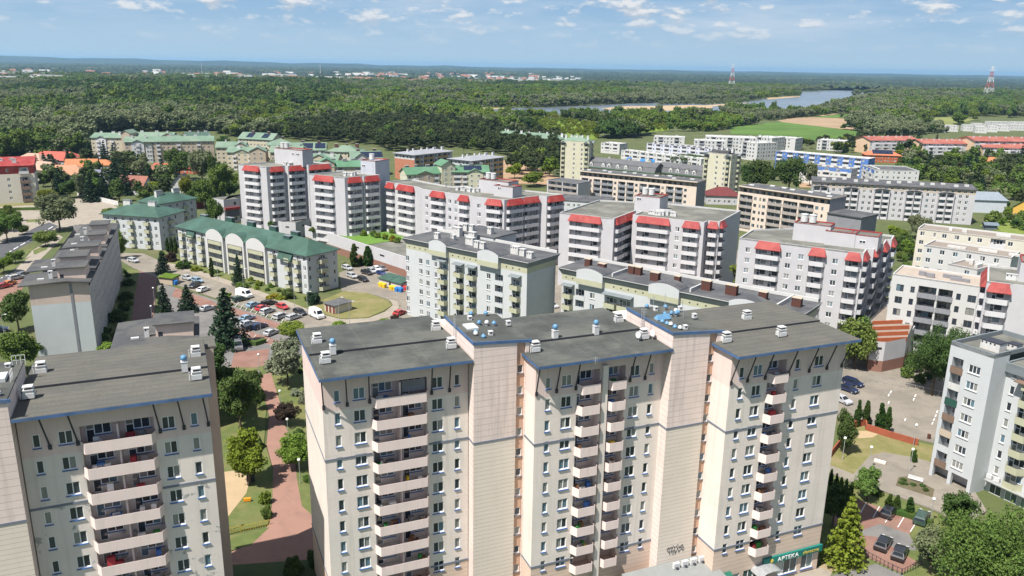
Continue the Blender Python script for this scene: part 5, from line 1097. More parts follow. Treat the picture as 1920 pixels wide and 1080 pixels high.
# blue-white rows
GBL = 'blue and white apartment rows'
def blueblock(label, a, b, zt, d, nfl, wall, seed, roof=M_cap, blue_top=True, kinds='wlw'):
    def ex(T, F, w, d):
        if blue_top:
            m = MB(); m.box(F, .1, w-.1, -.06, -.003, zt-2.3, zt-.45); T.part('blue_band', m, M_bl)
            for i in range(int(w/7)): T.inst('band_window', winmesh(2.2, 1.2, 3, glass=M_glass, frame=M_frame, split=False, depth=-.1), F.P(3+i*7, 0, zt-2.0), F.ang())
        r = random.Random(seed)
        for i in range(int(w/5)): m = MB(); u = 2+i*5+r.random(); m.box(F, u, u+2.4, 3, 4.2, zt-.3, zt+.3); T.part('skylight', m, M_whitebox)
    return apt('apartment_block', label, 'apartment block', a, b, zt, d, nfl, wall, 'flat', kinds, GBL, STF, seed, roofm=roof, top=M_white2, extra=ex, step=3.0)
blueblock('long blue row with white roof edge behind the big oaks', (1455, 283), (1629, 298), 13.0, 12, 4, M_bl, 51, M_white2, False, 'lwlw')
blueblock('white row with blue top storey and dark roof between the oaks and the cube', (1500, 308), (1597, 317), 11.5, 11, 3, M_white2, 52, M_dkroof)
blueblock('white cube with blue top storey and skylights, right end of the blue row', (1617, 309), (1640, 318), 13.2, 25, 4, M_white2, 53, M_dkroof)
blueblock('lavender white row with blue awnings and dark roof edge behind the mansard rows', (1213, 268), (1360, 281), 10.5, 14, 3, surf('lavender_render', (.50, .51, .60), .9, .05), 54, M_dkroof, False, 'lwlw')
blueblock('low white row with flat roof in front of the lavender row', (1165, 281), (1315, 298), 7.0, 9, 2, M_white2, 55, M_cap, False, 'wl')
blueblock('small white house row left of the lavender row', (1127, 267), (1162, 270), 8.5, 12, 2, M_white2, 56, M_cap, False, 'wl')
for i, (x, y) in enumerate(((1175, 296), (1200, 299), (1218, 300), (1262, 279), (1273, 280), (1306, 282), (1317, 283), (1290, 281))):
    a = at(x, y, 4.0); F = Frame(a, (.95, -.3)); m = MB(); m.box(F, 0, 3.4, 0, 2.6, 0, 3.0, 0, z1b=4.2); o = link('awning', m.mesh('awning', surf('bright_blue_awning', (.03, .17, .52), .6, .1))); tags(o, 'bright blue awning shelter in the yard of the lavender white row', 'awning', 'blue awnings in the row yards')
# far white flats, red roofed blocks
GWT = 'white flats at the field edge'
for la, lb, zt, nf, d, lab in (((1226, 256), (1284, 258), 10.5, 3, 16, 'white flat-roofed block alone behind the lavender row'), ((1302, 263), (1362, 265), 11.5, 3, 16, 'white flat-roofed block, left front of the white flats'), ((1324, 256), (1418, 259), 13.0, 4, 20, 'long white flat-roofed block at the back of the white flats'), ((1386, 265), (1421, 269), 13.5, 4, 22, 'tall white block with grey end facing the viewer'), ((1412, 256), (1448, 259), 12, 3, 22, 'white block with roof pavilion beside the green field'), ((1448, 257), (1492, 260), 11, 3, 18, 'white block at the right end of the white flats'), ((1533, 262), (1585, 265), 9, 3, 16, 'low white house block hidden behind pines before the ploughed field')):
    apt('apartment_block', lab, 'apartment block', la, lb, zt, d, nf, M_white2, 'flat', 'wlnw', GWT, STB, int(la[0]), roofm=M_cap, top=M_white2, chim=5, step=3.2)
M_brickroof = surf('brick_red_roof', (.27, .085, .065), .75, .12, .4, c2=(.32, .12, .09), c2s=.1)
GR_ = 'red roofed blocks above the wood'
for la, lb, d, zt, nf, lab, seed in (((1605, 259), (1632, 263), 46, 11.6, 4, 'red roofed block with peach gable end, leftmost of three', 61), ((1701, 264), (1732, 269), 40, 11.5, 4, 'red roofed block with peach gable end and white front wing, middle of three', 62), ((1798, 259), (1829, 264), 46, 15.0, 5, 'tall red roofed block with peach gable end, right of the middle one', 63), ((1824, 271), (1845, 276), 40, 10.5, 4, 'red roofed block with pale front wing cut off by the right edge', 64)):
    def exr(T, F, w, d, zt=zt, seed=seed):
        if seed == 63: return
        R = F.right(w); m = MB(); face(T, m, R.sub(2, -4), d-8, 0, zt-2.2, (.3, 2.8, 3), pattern(d-8, 3.2, 'lwlw', random.Random(seed)), STF, 0); blockwalls(m, R.sub(2, -4), d-8, 4, 0, zt-2.2, 0, 'lr'); m.quad(R.P(2, -4, zt-2.2), R.P(d-6, -4, zt-2.2), R.P(d-6, 0, zt-2.2), R.P(2, 0, zt-2.2), 0); T.part('front_wing', m, [M_w, M_wloggia])
    def mk(la=la, lb=lb, d=d, zt=zt, nf=nf, lab=lab, seed=seed, exr=exr):
        A_, B_ = at(*la, zt), at(*lb, zt); F = Frame(A_, dirv(A_, B_)); w = dist(A_, B_); T = Thing('apartment_block', lab, 'apartment block', (*F.p(w/2, d/2), 0), GR_)
        m = MB(); blockwalls(m, F, w, d, 0, zt, 0, 'flb'); face(T, m, F.right(w), d, 0, zt, (zt-2.8*nf, 2.8, nf), pattern(d, 3.2, 'wlw', random.Random(seed)), STF, 2); T.part('wall', m, [surf('peach_render', (.58, .42, .28), .9, .05), M_wloggia, M_w])
        rf = MB(); gable(rf, F, w, d, zt, 2.6, .9, 0, 1, along='v'); T.part('roof', rf, [M_brickroof, MATS['peach_render']])
        R = F.right(w)
        for i in range(7): chimney(T, R, 3+i*(d-6)/6, w*.35+(i % 2)*2, zt+1.2, 1.0, .8, 2.0)
        exr(T, F, w, d); return T.done()
    mk()
for i, (x0, x1, y) in enumerate(((1807, 1829, 234.5), (1830, 1852, 237.5), (1853, 1872, 236), (1873, 1895, 234.5), (1896, 1930, 233.5), (1824, 1846, 231.5), (1857, 1897, 228.2), (1898, 1930, 228.6), (1776, 1798, 235), (1760, 1774, 236))):
    apt('terraced_house', 'white flat-roofed row house at the far field edge on the right', 'house', (x0, y), (x1, y+.7), 7.4, 13, 2, M_white2, 'flat', 'wnw', 'white row houses', STF, i, roofm=M_cap, top=M_white2, step=3.6)
# small houses
def house(label, x, y, w, d, zt, rise, az, wall, roofm, kind='gable', seed=1, cat='house', grp=None, name='house', chim=1, nfl=1, win=True, extra=None):
    c = at(x, y, 0); ex = np.array([math.cos(math.radians(az)), math.sin(math.radians(az))]); F = Frame(np.array(c)-ex*w/2, ex); T = Thing(name, label, cat, (*F.p(w/2, d/2), 0), grp)
    m = MB(); cols = pattern(w, 2.8, 'wn', random.Random(seed)) if win else []
    face(T, m, F, w, 0, zt, (.2, 2.7, nfl), cols, STF, 0); face(T, m, F.right(w), d, 0, zt, (.2, 2.7, nfl), pattern(d, 3, 'w', random.Random(seed)) if win else [], STF, 0); blockwalls(m, F, w, d, 0, zt, 0, 'lb'); T.part('wall', m, [wall, M_wloggia])
    rf = MB()
    if kind == 'gable': gable(rf, F, w, d, zt, rise, .6, 0, 1)
    elif kind == 'gablev': gable(rf, F, w, d, zt, rise, .6, 0, 1, along='v')
    elif kind == 'hip': hip(rf, F, w, d, zt, rise, .6, 0)
    else: rf.box(F, -.3, w+.3, -.3, d+.3, zt, zt+.2, 0, z1b=zt+.5)
    T.part('roof', rf, [roofm, wall])
    for i in range(chim): chimney(T, F, w*(.35+.3*i), d*.55, zt+rise*.5, .8, .6, rise*.5+1.0, M_brown)
    if extra: extra(T, F, w, d)
    return T.done()
M_otile = surf('orange_roof_tiles', (.36, .14, .06), .8, .12, .6, c2=(.44, .16, .07), c2s=.4); M_rtile = surf('brown_red_roof_tiles', (.25, .10, .07), .8, .15, .6, c2=(.18, .085, .065), c2s=.4)
M_rtile2 = surf('red_roof_tiles', (.36, .085, .06), .8, .15, .6); M_slate = surf('slate_roof_tiles', (.07, .065, .07), .7, .15, .5)
house('white house with bright orange gable roof among dark spruces', 152, 331, 17, 11, 5.6, 4.2, 12, M_w, M_otile, seed=3, nfl=2)
house('house with broad salmon-orange hipped roof and a red dormer, left of the bright orange roof', 117, 342, 26, 15, 4.0, 5.0, 8, M_cream2, surf('salmon_roof_tiles', (.36, .19, .115), .8, .12, .6), 'hip', 4)
house('house with wide dark red roof behind the round spruce', 97, 314, 34, 14, 4.5, 5.0, -6, M_w, M_rtile2, 'hip', 5, chim=2)
house('house with faded brown hipped roof right of the red-topped block', 50, 318, 22, 14, 5, 4.5, -14, M_cream2, surf('faded_tiles', (.36, .24, .18), .8, .12, .6), 'hip', 6)
house('house with faded brown gabled roof half hidden by shrubs near the red-topped block', 74, 331, 16, 11, 4.2, 4.0, -22, M_tan, MATS['faded_tiles'], 'gable', 7)
house('low orange roofed house between the tan block and the spruces', 190, 322, 13, 9, 4.0, 3.0, 5, M_cream2, M_otile, 'hip', 8)
house('house with slate blue gable roof behind three spruces', 186, 347, 13, 9, 4.4, 3.4, -18, M_w, surf('blue_grey_tiles', (.13, .14, .18), .5, .15, .6), 'gable', 9)
house('house with weathered brown roof and white dormer near the green hipped block', 243, 366, 15, 11, 4.0, 5.4, -12, M_w, M_rtile, 'gable', 10, chim=2)
house('white house with steep black roof behind the green hipped block', 338, 362, 9, 10, 4.4, 5.0, 4, M_white2, M_slate, 'gablev', 11, chim=0, nfl=2)
house('house with dark brown roof half hidden behind tall pines', 268, 338, 13, 9, 4.5, 4.0, -20, M_tan, M_rtile, 'gable', 12)
house('long low shed with orange walls beyond the poplars', 328, 325, 30, 8, 3.4, 2.0, -8, M_orange, M_rtile2, 'gable', 13, chim=0)
house('house with dark red roof between the two beige balcony blocks', 1355, 384, 17, 12, 4.6, 3.8, -6, M_w, surf('wine_red_roof', (.12, .028, .028), .6, .15), 'hip', 14, chim=1)
house('orange house with solar panels on its roof beside the blue row', 1655, 305, 26, 14, 5.5, 3.6, -12, M_orange, surf('orange_red_tiles', (.42, .14, .07), .8, .12, .6), 'hip', 15, extra=lambda T, F, w, d: solar(T, F, w, d, 5.8, 3.6, (.2,), 15), nfl=2)
house('small orange roofed house deep in the trees on the right', 1861, 314, 12, 9, 4.2, 3.0, -10, M_cream2, M_otile, 'hip', 16)
house('yellow house with green roof at the right edge', 1922, 412, 13, 12, 5.6, 5.0, -60, surf('mustard_render', (.55, .34, .07), .9, .05), surf('moss_green_roof', (.09, .17, .09), .7, .1), 'gablev', 17, chim=0)
house('grey gable-roofed hall behind the right end of the long slab', 1845, 399, 20, 26, 6.5, 2.4, -8, surf('pale_blue_cladding', (.45, .48, .52), .6, .05), surf('blue_grey_sheet', (.22, .25, .28), .5, .1), 'gable', 18, chim=0, win=False, cat='hall')
house('tiny dark blue garden shed on the lawn at right', 1858, 431, 5, 4, 2.2, .8, -12, surf('slate_shed', (.10, .12, .15), .7, .1), surf('slate_shed_roof', (.13, .16, .19), .6, .1), 'gable', 19, chim=0, win=False, cat='shed')
house('long grey hall with flat roof behind the steel white block', 1070, 402, 36, 16, 6.5, .5, -17, M_grey, M_dkroof, 'flat', 20, chim=0, nfl=2, cat='hall')
# red topped block on the left edge, red cube building
A_, B_ = at(-60, 314, 18.0), at(62, 310, 18.0); F = Frame(A_, dirv(A_, B_)); w = dist(A_, B_); T = Thing('apartment_block', 'white block with red top storey and red roof at the left edge', 'apartment block', (*F.p(w/2, 8), 0))
mb = MB(); fl = (1.0, 3.0, 5); face(T, mb, F, w, 0, 14.2, (1.0, 3.0, 4), [cw(w-11, 1.2), cw(w-19, 1.2), cl(w-6.2, w-2.2, p=1.0, b=.1, bm=M_railbrown)], STF, 0); face(T, mb, F, w, 14.2, 18, (14.4, 3.0, 1), [cl(w-6.2, w-2.2, p=1.0, b=.1, bm=M_wb), cw(w-11, 1.2)], STF, 2)
blockwalls(mb, F, w, 14, 0, 14.2, 0, 'rb'); blockwalls(mb, F, w, 14, 14.2, 18, 3, 'rb'); T.part('wall', mb, [M_cream2, M_wloggia, M_red, surf('dark_red_render', (.20, .04, .04), .8, .1)])
rf = MB(); rf.box(F, -.5, w+.5, -.8, 14.5, 18, 18.2, 0, z1b=21); T.part('roof', rf, M_red)
for u, v in ((w-14, 8), (w-9.5, 9), (w-8, 4), (w-18, 10)): chimney(T, F, u, v, 18.6, 1.8, 1.0, 2.2)
T.done()
T = Thing('cube_building', 'white three storey cube with rounded corner, red stripe and dark glazing', 'office building', (*at(425, 400, 0), 0)); a, b, c = at(398, 371, 10.5), at(419, 375, 10.5), at(448, 372, 10.5); mb = MB(); F = Frame(a, dirv(a, b)); R = Frame(b, dirv(b, c)); st = dict(glass=M_glass, frame=M_frameg, mr=0)
face(T, mb, F, dist(a, b), 0, 10.5, (.3, 3.3, 3), [cw(2.2, .9, n=1), cw(4.6, .9, n=1)], st, 0); face(T, mb, R, dist(b, c), 0, 10.5, (.3, 3.3, 3), [cw(5, 1.2)], st, 0); blockwalls(mb, F, dist(a, b), 16, 0, 10.5, 0, 'lb'); T.part('wall', mb, M_w)
rf = MB(); q = F.p(0, 16); q2 = R.p(dist(b, c), 10); rf.add([(*a, 10.4), (*b, 10.4), (*c, 10.4), (*q2, 10.4), (*q, 10.4)], [(0, 1, 2, 3, 4)], 0); T.part('roof', rf, M_flat)
s = MB(); s.box(R, .2, dist(b, c)-.1, -.9, -.003, 6.0, 7.0, 0); s.box(R, .6, dist(b, c)-.3, -.4, -.004, 3.0, 5.8, 1); T.part('red_stripe', s, [M_red, M_glass]); T.done()
wl = MB(); a = at(372, 388, 0); wl.cyl(*a, 0, 6.0, 2.6, 2.6, 14); o = link('round_tank', wl.mesh('round_tank', MATS['dark_red_render'], (*a, 0)), loc=(*a, 0)); tags(o, 'dark red cylinder standing between the green hipped block and the cube', 'tank')
# construction sand, pylons and masts
M_pr = surf('pylon_red', (.45, .09, .05), .6, .05); M_pw = surf('pylon_white', (.62, .62, .62), .6, .05)
def pylon(label, x, y, h, wb):
    p = at(x, y, 0); T = Thing('lattice_mast', label, 'pylon', (*p, 0), 'red and white lattice pylons'); n = 6
    for i in range(n):
        z0, z1 = h*i/n, h*(i+1)/n; r0, r1 = wb*(1-.93*(i/n)**.8)/2, wb*(1-.93*((i+1)/n)**.8)/2; m = MB(); cs = [(-1, -1), (1, -1), (1, 1), (-1, 1)]; th = .55*(1-i/n*.5)
        for k_, (sx, sy) in enumerate(cs):
            a, b = (p[0]+sx*r0, p[1]+sy*r0, z0), (p[0]+sx*r1, p[1]+sy*r1, z1); m.rod(a, b, th, 4); nx = cs[(k_+1) % 4]
            m.rod(a, (p[0]+nx[0]*r1, p[1]+nx[1]*r1, z1), th*.6, 4); m.rod((p[0]+nx[0]*r0, p[1]+nx[1]*r0, z0), b, th*.6, 4)
        T.part('mast_section', m, M_pr if i % 2 == 0 else M_pw)
    for zz, l in ((h*.97, 9), (h*.88, 13)):
        m = MB(); m.rod((p[0]-l, p[1], zz), (p[0]+l, p[1], zz), .5, 4); T.part('cross_arm', m, M_pw)
    return T.done()
pylon('red and white lattice pylon beyond the river, left of two', 1371, 167, 88, 24)
pylon('red and white lattice pylon at the right, the larger of two', 1852, 184, 90, 26)
for x, y, h, r, lab in ((407, 157, 37, 1.2, 'slim white mast rising above the far wood on the left'), (379, 140, 60, 1.0, 'faint thin mast on the far left horizon'), (1300, 136, 70, 2.5, 'faint thin stack on the horizon beyond the river'), (601, 142, 60, 1.2, 'faint thin mast over the far town centre')):
    p = at(x, y, 0); m = MB(); m.cyl(p[0], p[1], 0, h, r, r*.6, 8); o = link('mast', m.mesh('mast', M_pw, (*p, 0)), loc=(*p, 0)); tags(o, lab, 'mast')
# ---------------------------------------------------------------- ground, roads, water
M_ground = surf('rough_grass', (.075, .092, .032), .95, .25, .12, c2=(.13, .115, .06), c2s=.05, c2r=(.52, .68), fine=.35)
M_asph = surf('asphalt', (.135, .13, .125), .95, .12, .2, c2=(.17, .16, .15), c2s=.1, fine=.15, dirt=.4, dirtc=(.07, .065, .06))
M_asphd = surf('dark_asphalt', (.075, .077, .082), .95, .12, .2, fine=.2)
M_conc = surf('concrete_paving', (.215, .19, .155), .95, .09, .15, c2=(.17, .15, .125), c2s=.12, fine=.15, dirt=.4, dirtc=(.07, .065, .06))
M_pave = surf('pale_paving', (.27, .235, .19), .95, .08, .2, fine=.12, dirt=.4, dirtc=(.07, .065, .06))
M_red_p = surf('red_brick_paving', (.205, .11, .085), .95, .12, .3, c2=(.23, .14, .11), c2s=.15, fine=.2, dirt=.4, dirtc=(.07, .065, .06))
M_pinkp = surf('pink_paving', (.255, .145, .11), .95, .07, .2, fine=.15, dirt=.4, dirtc=(.07, .065, .06))
M_lawn = surf('lawn', (.088, .112, .032), .95, .25, .5, c2=(.17, .15, .06), c2s=.18, c2r=(.45, .65), fine=.4)
M_dry = surf('dry_lawn', (.15, .145, .05), .95, .2, .5, c2=(.24, .19, .10), c2s=.2, c2r=(.45, .65), fine=.35)
M_sand = surf('sand', (.36, .265, .16), .95, .08, .4, fine=.15)
M_soil = surf('sandy_soil', (.30, .20, .12), .95, .15, .08)
M_field = surf('field_green', (.065, .125, .02), .95, .15, .01, c2=(.085, .15, .028), c2s=.02)
M_plough = surf('ploughed_field', (.30, .21, .13), .95, .12, .02, c2=(.26, .185, .115), c2s=.03)
M_limef = surf('lime_meadow', (.13, .19, .022), .95, .15, .02)
M_olivef = surf('olive_meadow', (.16, .175, .05), .95, .15, .01)
M_line = surf('road_marking', (.62, .62, .60), .8, .1, 2.0)
LV = [0]
def sheet(name, pts, mat, z=None, kind='structure', thick=0.0):
    """flat paved or planted area; each lies a little above the one before"""
    LV[0] += 1; z = .02+.004*LV[0] if z is None else z
    w = [at(*p) for p in pts]
    a = sum(w[i][0]*w[(i+1) % len(w)][1]-w[(i+1) % len(w)][0]*w[i][1] for i in range(len(w)))
    if a < 0: w = w[::-1]
    mb = MB(); mb.prism(w, -.05, z+thick)
    o = link(name, mb.mesh(name, mat)); o['kind'] = kind; return o
g = MB(); g.quad((-40000, -600, 0), (40000, -600, 0), (40000, 45000, 0), (-40000, 45000, 0)); link('ground', g.mesh('ground', M_ground))['kind'] = 'structure'
# left side
sheet('pavement', [(-60, 392), (75, 380), (150, 371), (205, 378), (232, 398), (190, 420), (120, 428), (60, 440), (-60, 478)], M_pave)
sheet('road', [(-60, 498), (0, 458), (40, 440), (72, 424), (92, 417), (110, 424), (62, 452), (25, 472), (-60, 520)], M_asphd)
sheet('road', [(-60, 552), (0, 512), (48, 488), (58, 496), (25, 522), (-60, 570)], M_asphd)
sheet('pavement', [(0, 540), (60, 470), (110, 440), (118, 445), (62, 500), (40, 540), (30, 570), (0, 600)], M_pave)
sheet('parking_lot', [(-20, 560), (0, 535), (52, 508), (48, 528), (34, 560), (0, 600)], M_red_p)
for q in ([(45, 470), (68, 460), (60, 470), (48, 478)], [(62, 470), (95, 455), (88, 468), (64, 478)], [(0, 505), (40, 488), (58, 480), (20, 510), (0, 520)], [(48, 412), (74, 411), (70, 416), (50, 417)]): sheet('lawn', q, M_lawn)
sheet('lawn', [(0, 388), (68, 384), (62, 380), (0, 382)], M_dry)
for k_ in range(7):                                                     # white edge and lane marks of the left road
    a = (100-k_*13, 425+k_*7.6); sheet('road_marking', [(a[0], a[1]), (a[0]-9, a[1]+5.2), (a[0]-10, a[1]+4.4), (a[0]-1, a[1]-.6)], M_line)
for k_ in range(5): a = (24-k_*9, 512+k_*4.2); sheet('road_marking', [(a[0], a[1]), (a[0]-4, a[1]+2), (a[0]-5, a[1]+1.4), (a[0]-1, a[1]-.5)], M_line)
sheet('lawn', [(212, 500), (262, 508), (252, 600), (230, 660), (180, 670), (190, 600)], M_lawn)
sheet('path', [(262, 506), (296, 504), (292, 560), (288, 596), (246, 604), (252, 560)], surf('dark_red_paving', (.19, .115, .10), .95, .1))
sheet('road', [(218, 474), (270, 476), (330, 503), (400, 525), (470, 549), (540, 574), (600, 598), (640, 608), (690, 606), (730, 594), (747, 576), (764, 572), (790, 600), (700, 622), (650, 631), (600, 628), (560, 611), (500, 592), (440, 571), (360, 545), (300, 523), (250, 503), (228, 490)], M_conc)
sheet('pavement', [(300, 492), (335, 497), (400, 517), (470, 541), (540, 566), (600, 590), (640, 600), (690, 598), (722, 586), (737, 573), (730, 562), (745, 566), (749, 578), (731, 595), (690, 607), (640, 609), (600, 599), (540, 575), (470, 550), (400, 526), (330, 504)], M_pave, thick=.1)
sheet('lawn', [(300, 470), (340, 486), (580, 556), (600, 590), (540, 566), (470, 541), (400, 517), (335, 497), (296, 490)], M_lawn)
sheet('lawn', [(585, 572), (645, 546), (690, 550), (727, 564), (735, 573), (720, 583), (690, 596), (640, 598), (600, 586)], M_dry)
sheet('parking_lot', [(636, 512), (668, 500), (705, 497), (765, 520), (764, 575), (745, 573), (722, 560), (690, 550), (640, 546)], M_conc)
sheet('parking_lot', [(296, 530), (360, 549), (440, 575), (500, 596), (560, 615), (600, 632), (610, 650), (560, 690), (430, 720), (400, 680), (330, 600), (300, 580)], M_asph)
sheet('parking_bays', [(392, 566), (440, 578), (500, 599), (556, 617), (548, 627), (490, 608), (430, 588), (384, 575)], M_red_p)
sheet('parking_bays', [(420, 611), (470, 622), (530, 643), (520, 652), (470, 636), (412, 622)], M_red_p)
sheet('parking_bays', [(440, 662), (505, 655), (500, 690), (430, 700)], M_red_p)
sheet('parking_bays', [(330, 540), (400, 566), (392, 580), (322, 556)], M_red_p)
sheet('lawn', [(480, 690), (600, 660), (640, 700), (640, 1000), (590, 985), (562, 955), (548, 900), (540, 850), (520, 760), (505, 720)], M_lawn)
sheet('lawn', [(400, 690), (480, 690), (500, 760), (495, 840), (400, 860)], M_lawn)
sheet('path', [(484, 706), (508, 700), (526, 760), (535, 800), (556, 850), (556, 895), (566, 950), (596, 978), (640, 985), (640, 1130), (380, 1130), (420, 1042), (470, 1022), (505, 985), (511, 940), (512, 880), (500, 835), (505, 780)], M_pinkp)
sheet('lawn', [(400, 860), (500, 840), (512, 885), (511, 940), (503, 984), (400, 1010)], M_lawn)
sheet('sand', [(408, 888), (440, 884), (470, 897), (462, 926), (434, 962), (418, 984), (405, 990)], M_sand)
sheet('lawn', [(405, 1012), (506, 990), (470, 1024), (405, 1042)], M_lawn)
sheet('lawn', [(425, 1062), (600, 1050), (600, 1130), (425, 1130)], surf('lawn_painted_shade', (.05, .07, .025), .95, .2, .6, fine=.4))  # darker lawn green, with the shade put into the colour
def bays(p0, p1, q0, q1, n):                                            # painted bay dividers between two kerb lines
    for i in range(n+1):
        f = i/n; a = at(p0[0]+(p1[0]-p0[0])*f, p0[1]+(p1[1]-p0[1])*f); b = at(q0[0]+(q1[0]-q0[0])*f, q0[1]+(q1[1]-q0[1])*f); F = Frame(a, dirv(a, b)); m = MB(); m.box(F, .3, min(dist(a, b), 5.5), -.06, .06, .1, .26); o = link('road_marking', m.mesh('road_marking', M_line)); o['kind'] = 'structure'
bays((440, 578), (556, 617), (448, 568), (562, 606), 12); bays((420, 611), (530, 643), (412, 622), (520, 652), 9); bays((1600, 936), (1724, 972), (1590, 955), (1706, 1000), 5); bays((1612, 1007), (1682, 1034), (1604, 1036), (1672, 1068), 4)
# right side
sheet('pavement', [(1560, 670), (1690, 690), (1800, 700), (1790, 760), (1700, 731), (1570, 712)], M_conc)
sheet('parking_lot', [(1545, 708), (1580, 708), (1630, 714), (1700, 728), (1772, 746), (1750, 832), (1670, 812), (1620, 795), (1545, 780)], M_conc)
for (x, y) in ((1668, 738), (1664, 744), (1664, 758), (1714, 745), (1711, 752), (1755, 775), (1752, 783), (1749, 790), (1746, 797), (1695, 790)): sheet('road_marking', [(x, y), (x+2, y-4), (x+4, y-4), (x+2, y+1)], M_line)
sheet('lawn', [(1540, 870), (1590, 808), (1620, 800), (1665, 817), (1752, 838), (1744, 868), (1715, 861), (1655, 851), (1630, 858), (1602, 893), (1555, 876)], M_dry)
sheet('sand', [(1595, 818), (1604, 810), (1625, 810), (1646, 816), (1636, 822), (1610, 824)], M_sand)
sheet('path', [(1540, 868), (1600, 891), (1630, 857), (1655, 850), (1715, 860), (1746, 869), (1800, 880), (1850, 960), (1800, 990), (1762, 962), (1652, 921), (1600, 908), (1540, 880)], M_conc)
sheet('flower_bed', [(1679, 913), (1684, 897), (1705, 895), (1752, 920), (1748, 935)], surf('bed_soil', (.10, .085, .05), .95, .2, .8, fine=.3))
sheet('lawn', [(1540, 885), (1600, 912), (1655, 925), (1762, 967), (1850, 1010), (1850, 1130), (1540, 1130)], M_lawn)
sheet('parking_lot', [(1560, 930), (1600, 936), (1655, 955), (1724, 972), (1704, 1006), (1650, 986), (1612, 1000), (1560, 985)], M_red_p)
sheet('parking_lot', [(1560, 985), (1612, 998), (1650, 985), (1704, 1004), (1720, 1035), (1680, 1033), (1640, 1010), (1600, 1008)], M_asph)
sheet('parking_lot', [(1600, 1006), (1642, 1009), (1682, 1034), (1722, 1058), (1690, 1078), (1630, 1050), (1606, 1036)], M_red_p)
sheet('pavement', [(1490, 1080), (1535, 1068), (1552, 1060), (1560, 1075), (1540, 1120), (1480, 1120)], M_pave)
sheet('soil', [(1535, 1066), (1560, 1052), (1600, 1058), (1630, 1052), (1600, 1070), (1560, 1076)], surf('dry_soil', (.26, .20, .12), .95, .2, .6, fine=.3))
sheet('road', [(1548, 1085), (1605, 1070), (1642, 1060), (1700, 1085), (1740, 1130), (1520, 1130)], M_asph)
sheet('lawn', [(1836, 424), (1880, 410), (1990, 420), (1990, 470), (1880, 436)], surf('garden_grass', (.14, .18, .035), .95, .2, .3, fine=.3))
sheet('soil', [(905, 318), (940, 300), (1000, 312), (1052, 335), (1052, 352), (1000, 345), (930, 345)], M_soil)
sheet('soil', [(1495, 341), (1560, 338), (1620, 345), (1600, 352), (1500, 352)], M_soil)
# middle: courts between the blocks
sheet('yard', [(640, 470), (740, 478), (1050, 500), (1060, 610), (760, 610), (765, 520), (705, 497)], M_conc)
sheet('yard', [(1040, 480), (1400, 470), (1400, 640), (1040, 640)], M_conc)
# far fields and river
FIELD_G = [(1368, 239), (1440, 231), (1466, 229), (1540, 238), (1602, 246), (1640, 252), (1600, 262), (1500, 264), (1440, 255), (1370, 251)]
FIELD_T = [(1458, 226), (1480, 222.5), (1515, 219.5), (1600, 223), (1602, 245), (1540, 237.5), (1468, 229.5)]
FIELD_G2 = [(1530, 219.5), (1570, 214), (1602, 213), (1602, 222.5)]
FIELD_L = [(975, 224), (1000, 222), (1075, 226), (1130, 236), (1120, 262), (1060, 262), (1050, 258), (985, 246)]
FIELD_L2 = [(1130, 234), (1180, 232), (1262, 235), (1250, 246), (1150, 252)]
FIELD_O = [(1700, 222), (1780, 220), (1830, 224), (1780, 236), (1700, 232)]
FIELD_O2 = [(780, 205.5), (850, 202), (950, 201.5), (950, 206), (860, 208)]
FIELD_O3 = [(400, 212), (480, 205), (520, 207), (470, 213)]
FIELD_O4 = [(1278, 227), (1340, 226), (1335, 238), (1280, 238)]
SAND_1 = [(1128, 204), (1165, 200), (1215, 199.5), (1290, 197.5), (1336, 198), (1336, 203), (1262, 208), (1222, 207), (1150, 207.5)]
RIVER = [(880, 209), (900, 204), (1020, 202), (1115, 197.5), (1190, 194), (1240, 193), (1330, 196), (1400, 191), (1440, 184.5), (1500, 181), (1502, 172), (1590, 168.5), (1655, 166), (1662, 170), (1600, 178), (1582, 192), (1520, 198), (1490, 207), (1440, 206), (1380, 212), (1330, 216), (1230, 211), (1115, 214), (1020, 213), (905, 214)]
sheet('field', FIELD_G, M_field); sheet('field', FIELD_T, M_plough); sheet('field', FIELD_G2, M_field); sheet('meadow', FIELD_L, M_limef); sheet('meadow', FIELD_L2, M_limef); sheet('meadow', FIELD_O, M_olivef); sheet('meadow', FIELD_O2, M_olivef); sheet('meadow', FIELD_O3, M_olivef); sheet('meadow', FIELD_O4, M_limef)
def water():
    m = bpy.data.materials.new('river_water'); t = nt(m); out = N(t, 'ShaderNodeOutputMaterial'); b = N(t, 'ShaderNodeBsdfPrincipled'); L(t, b.outputs[0], out.inputs[0])
    pos = N(t, 'ShaderNodeNewGeometry').outputs['Position']
    L(t, mixc(t, ramp(t, noise(t, pos, .004, 4), .35, .65), (.10, .125, .15), (.14, .16, .18)), b.inputs['Base Color']); b.inputs['Roughness'].default_value = .25
    bp = N(t, 'ShaderNodeBump'); bp.inputs['Strength'].default_value = .35; bp.inputs['Distance'].default_value = .6; L(t, noise(t, pos, .12, 4), bp.inputs['Height']); L(t, bp.outputs[0], b.inputs['Normal']); return m
sheet('river', RIVER, water(), .35); sheet('sandbar', SAND_1, M_sand, .6); sheet('sandbar', [(1436, 184), (1500, 180), (1500, 182), (1440, 187)], M_sand, .62); sheet('path', [(1530, 217), (1580, 211.5), (1592, 212), (1545, 218)], M_sand, .5)
sheet('sandbar', [(1322, 198), (1380, 194), (1410, 193), (1340, 200)], M_sand, .64); sheet('sandbar', [(884, 207), (910, 204.5), (960, 203), (900, 208)], M_sand, .63)
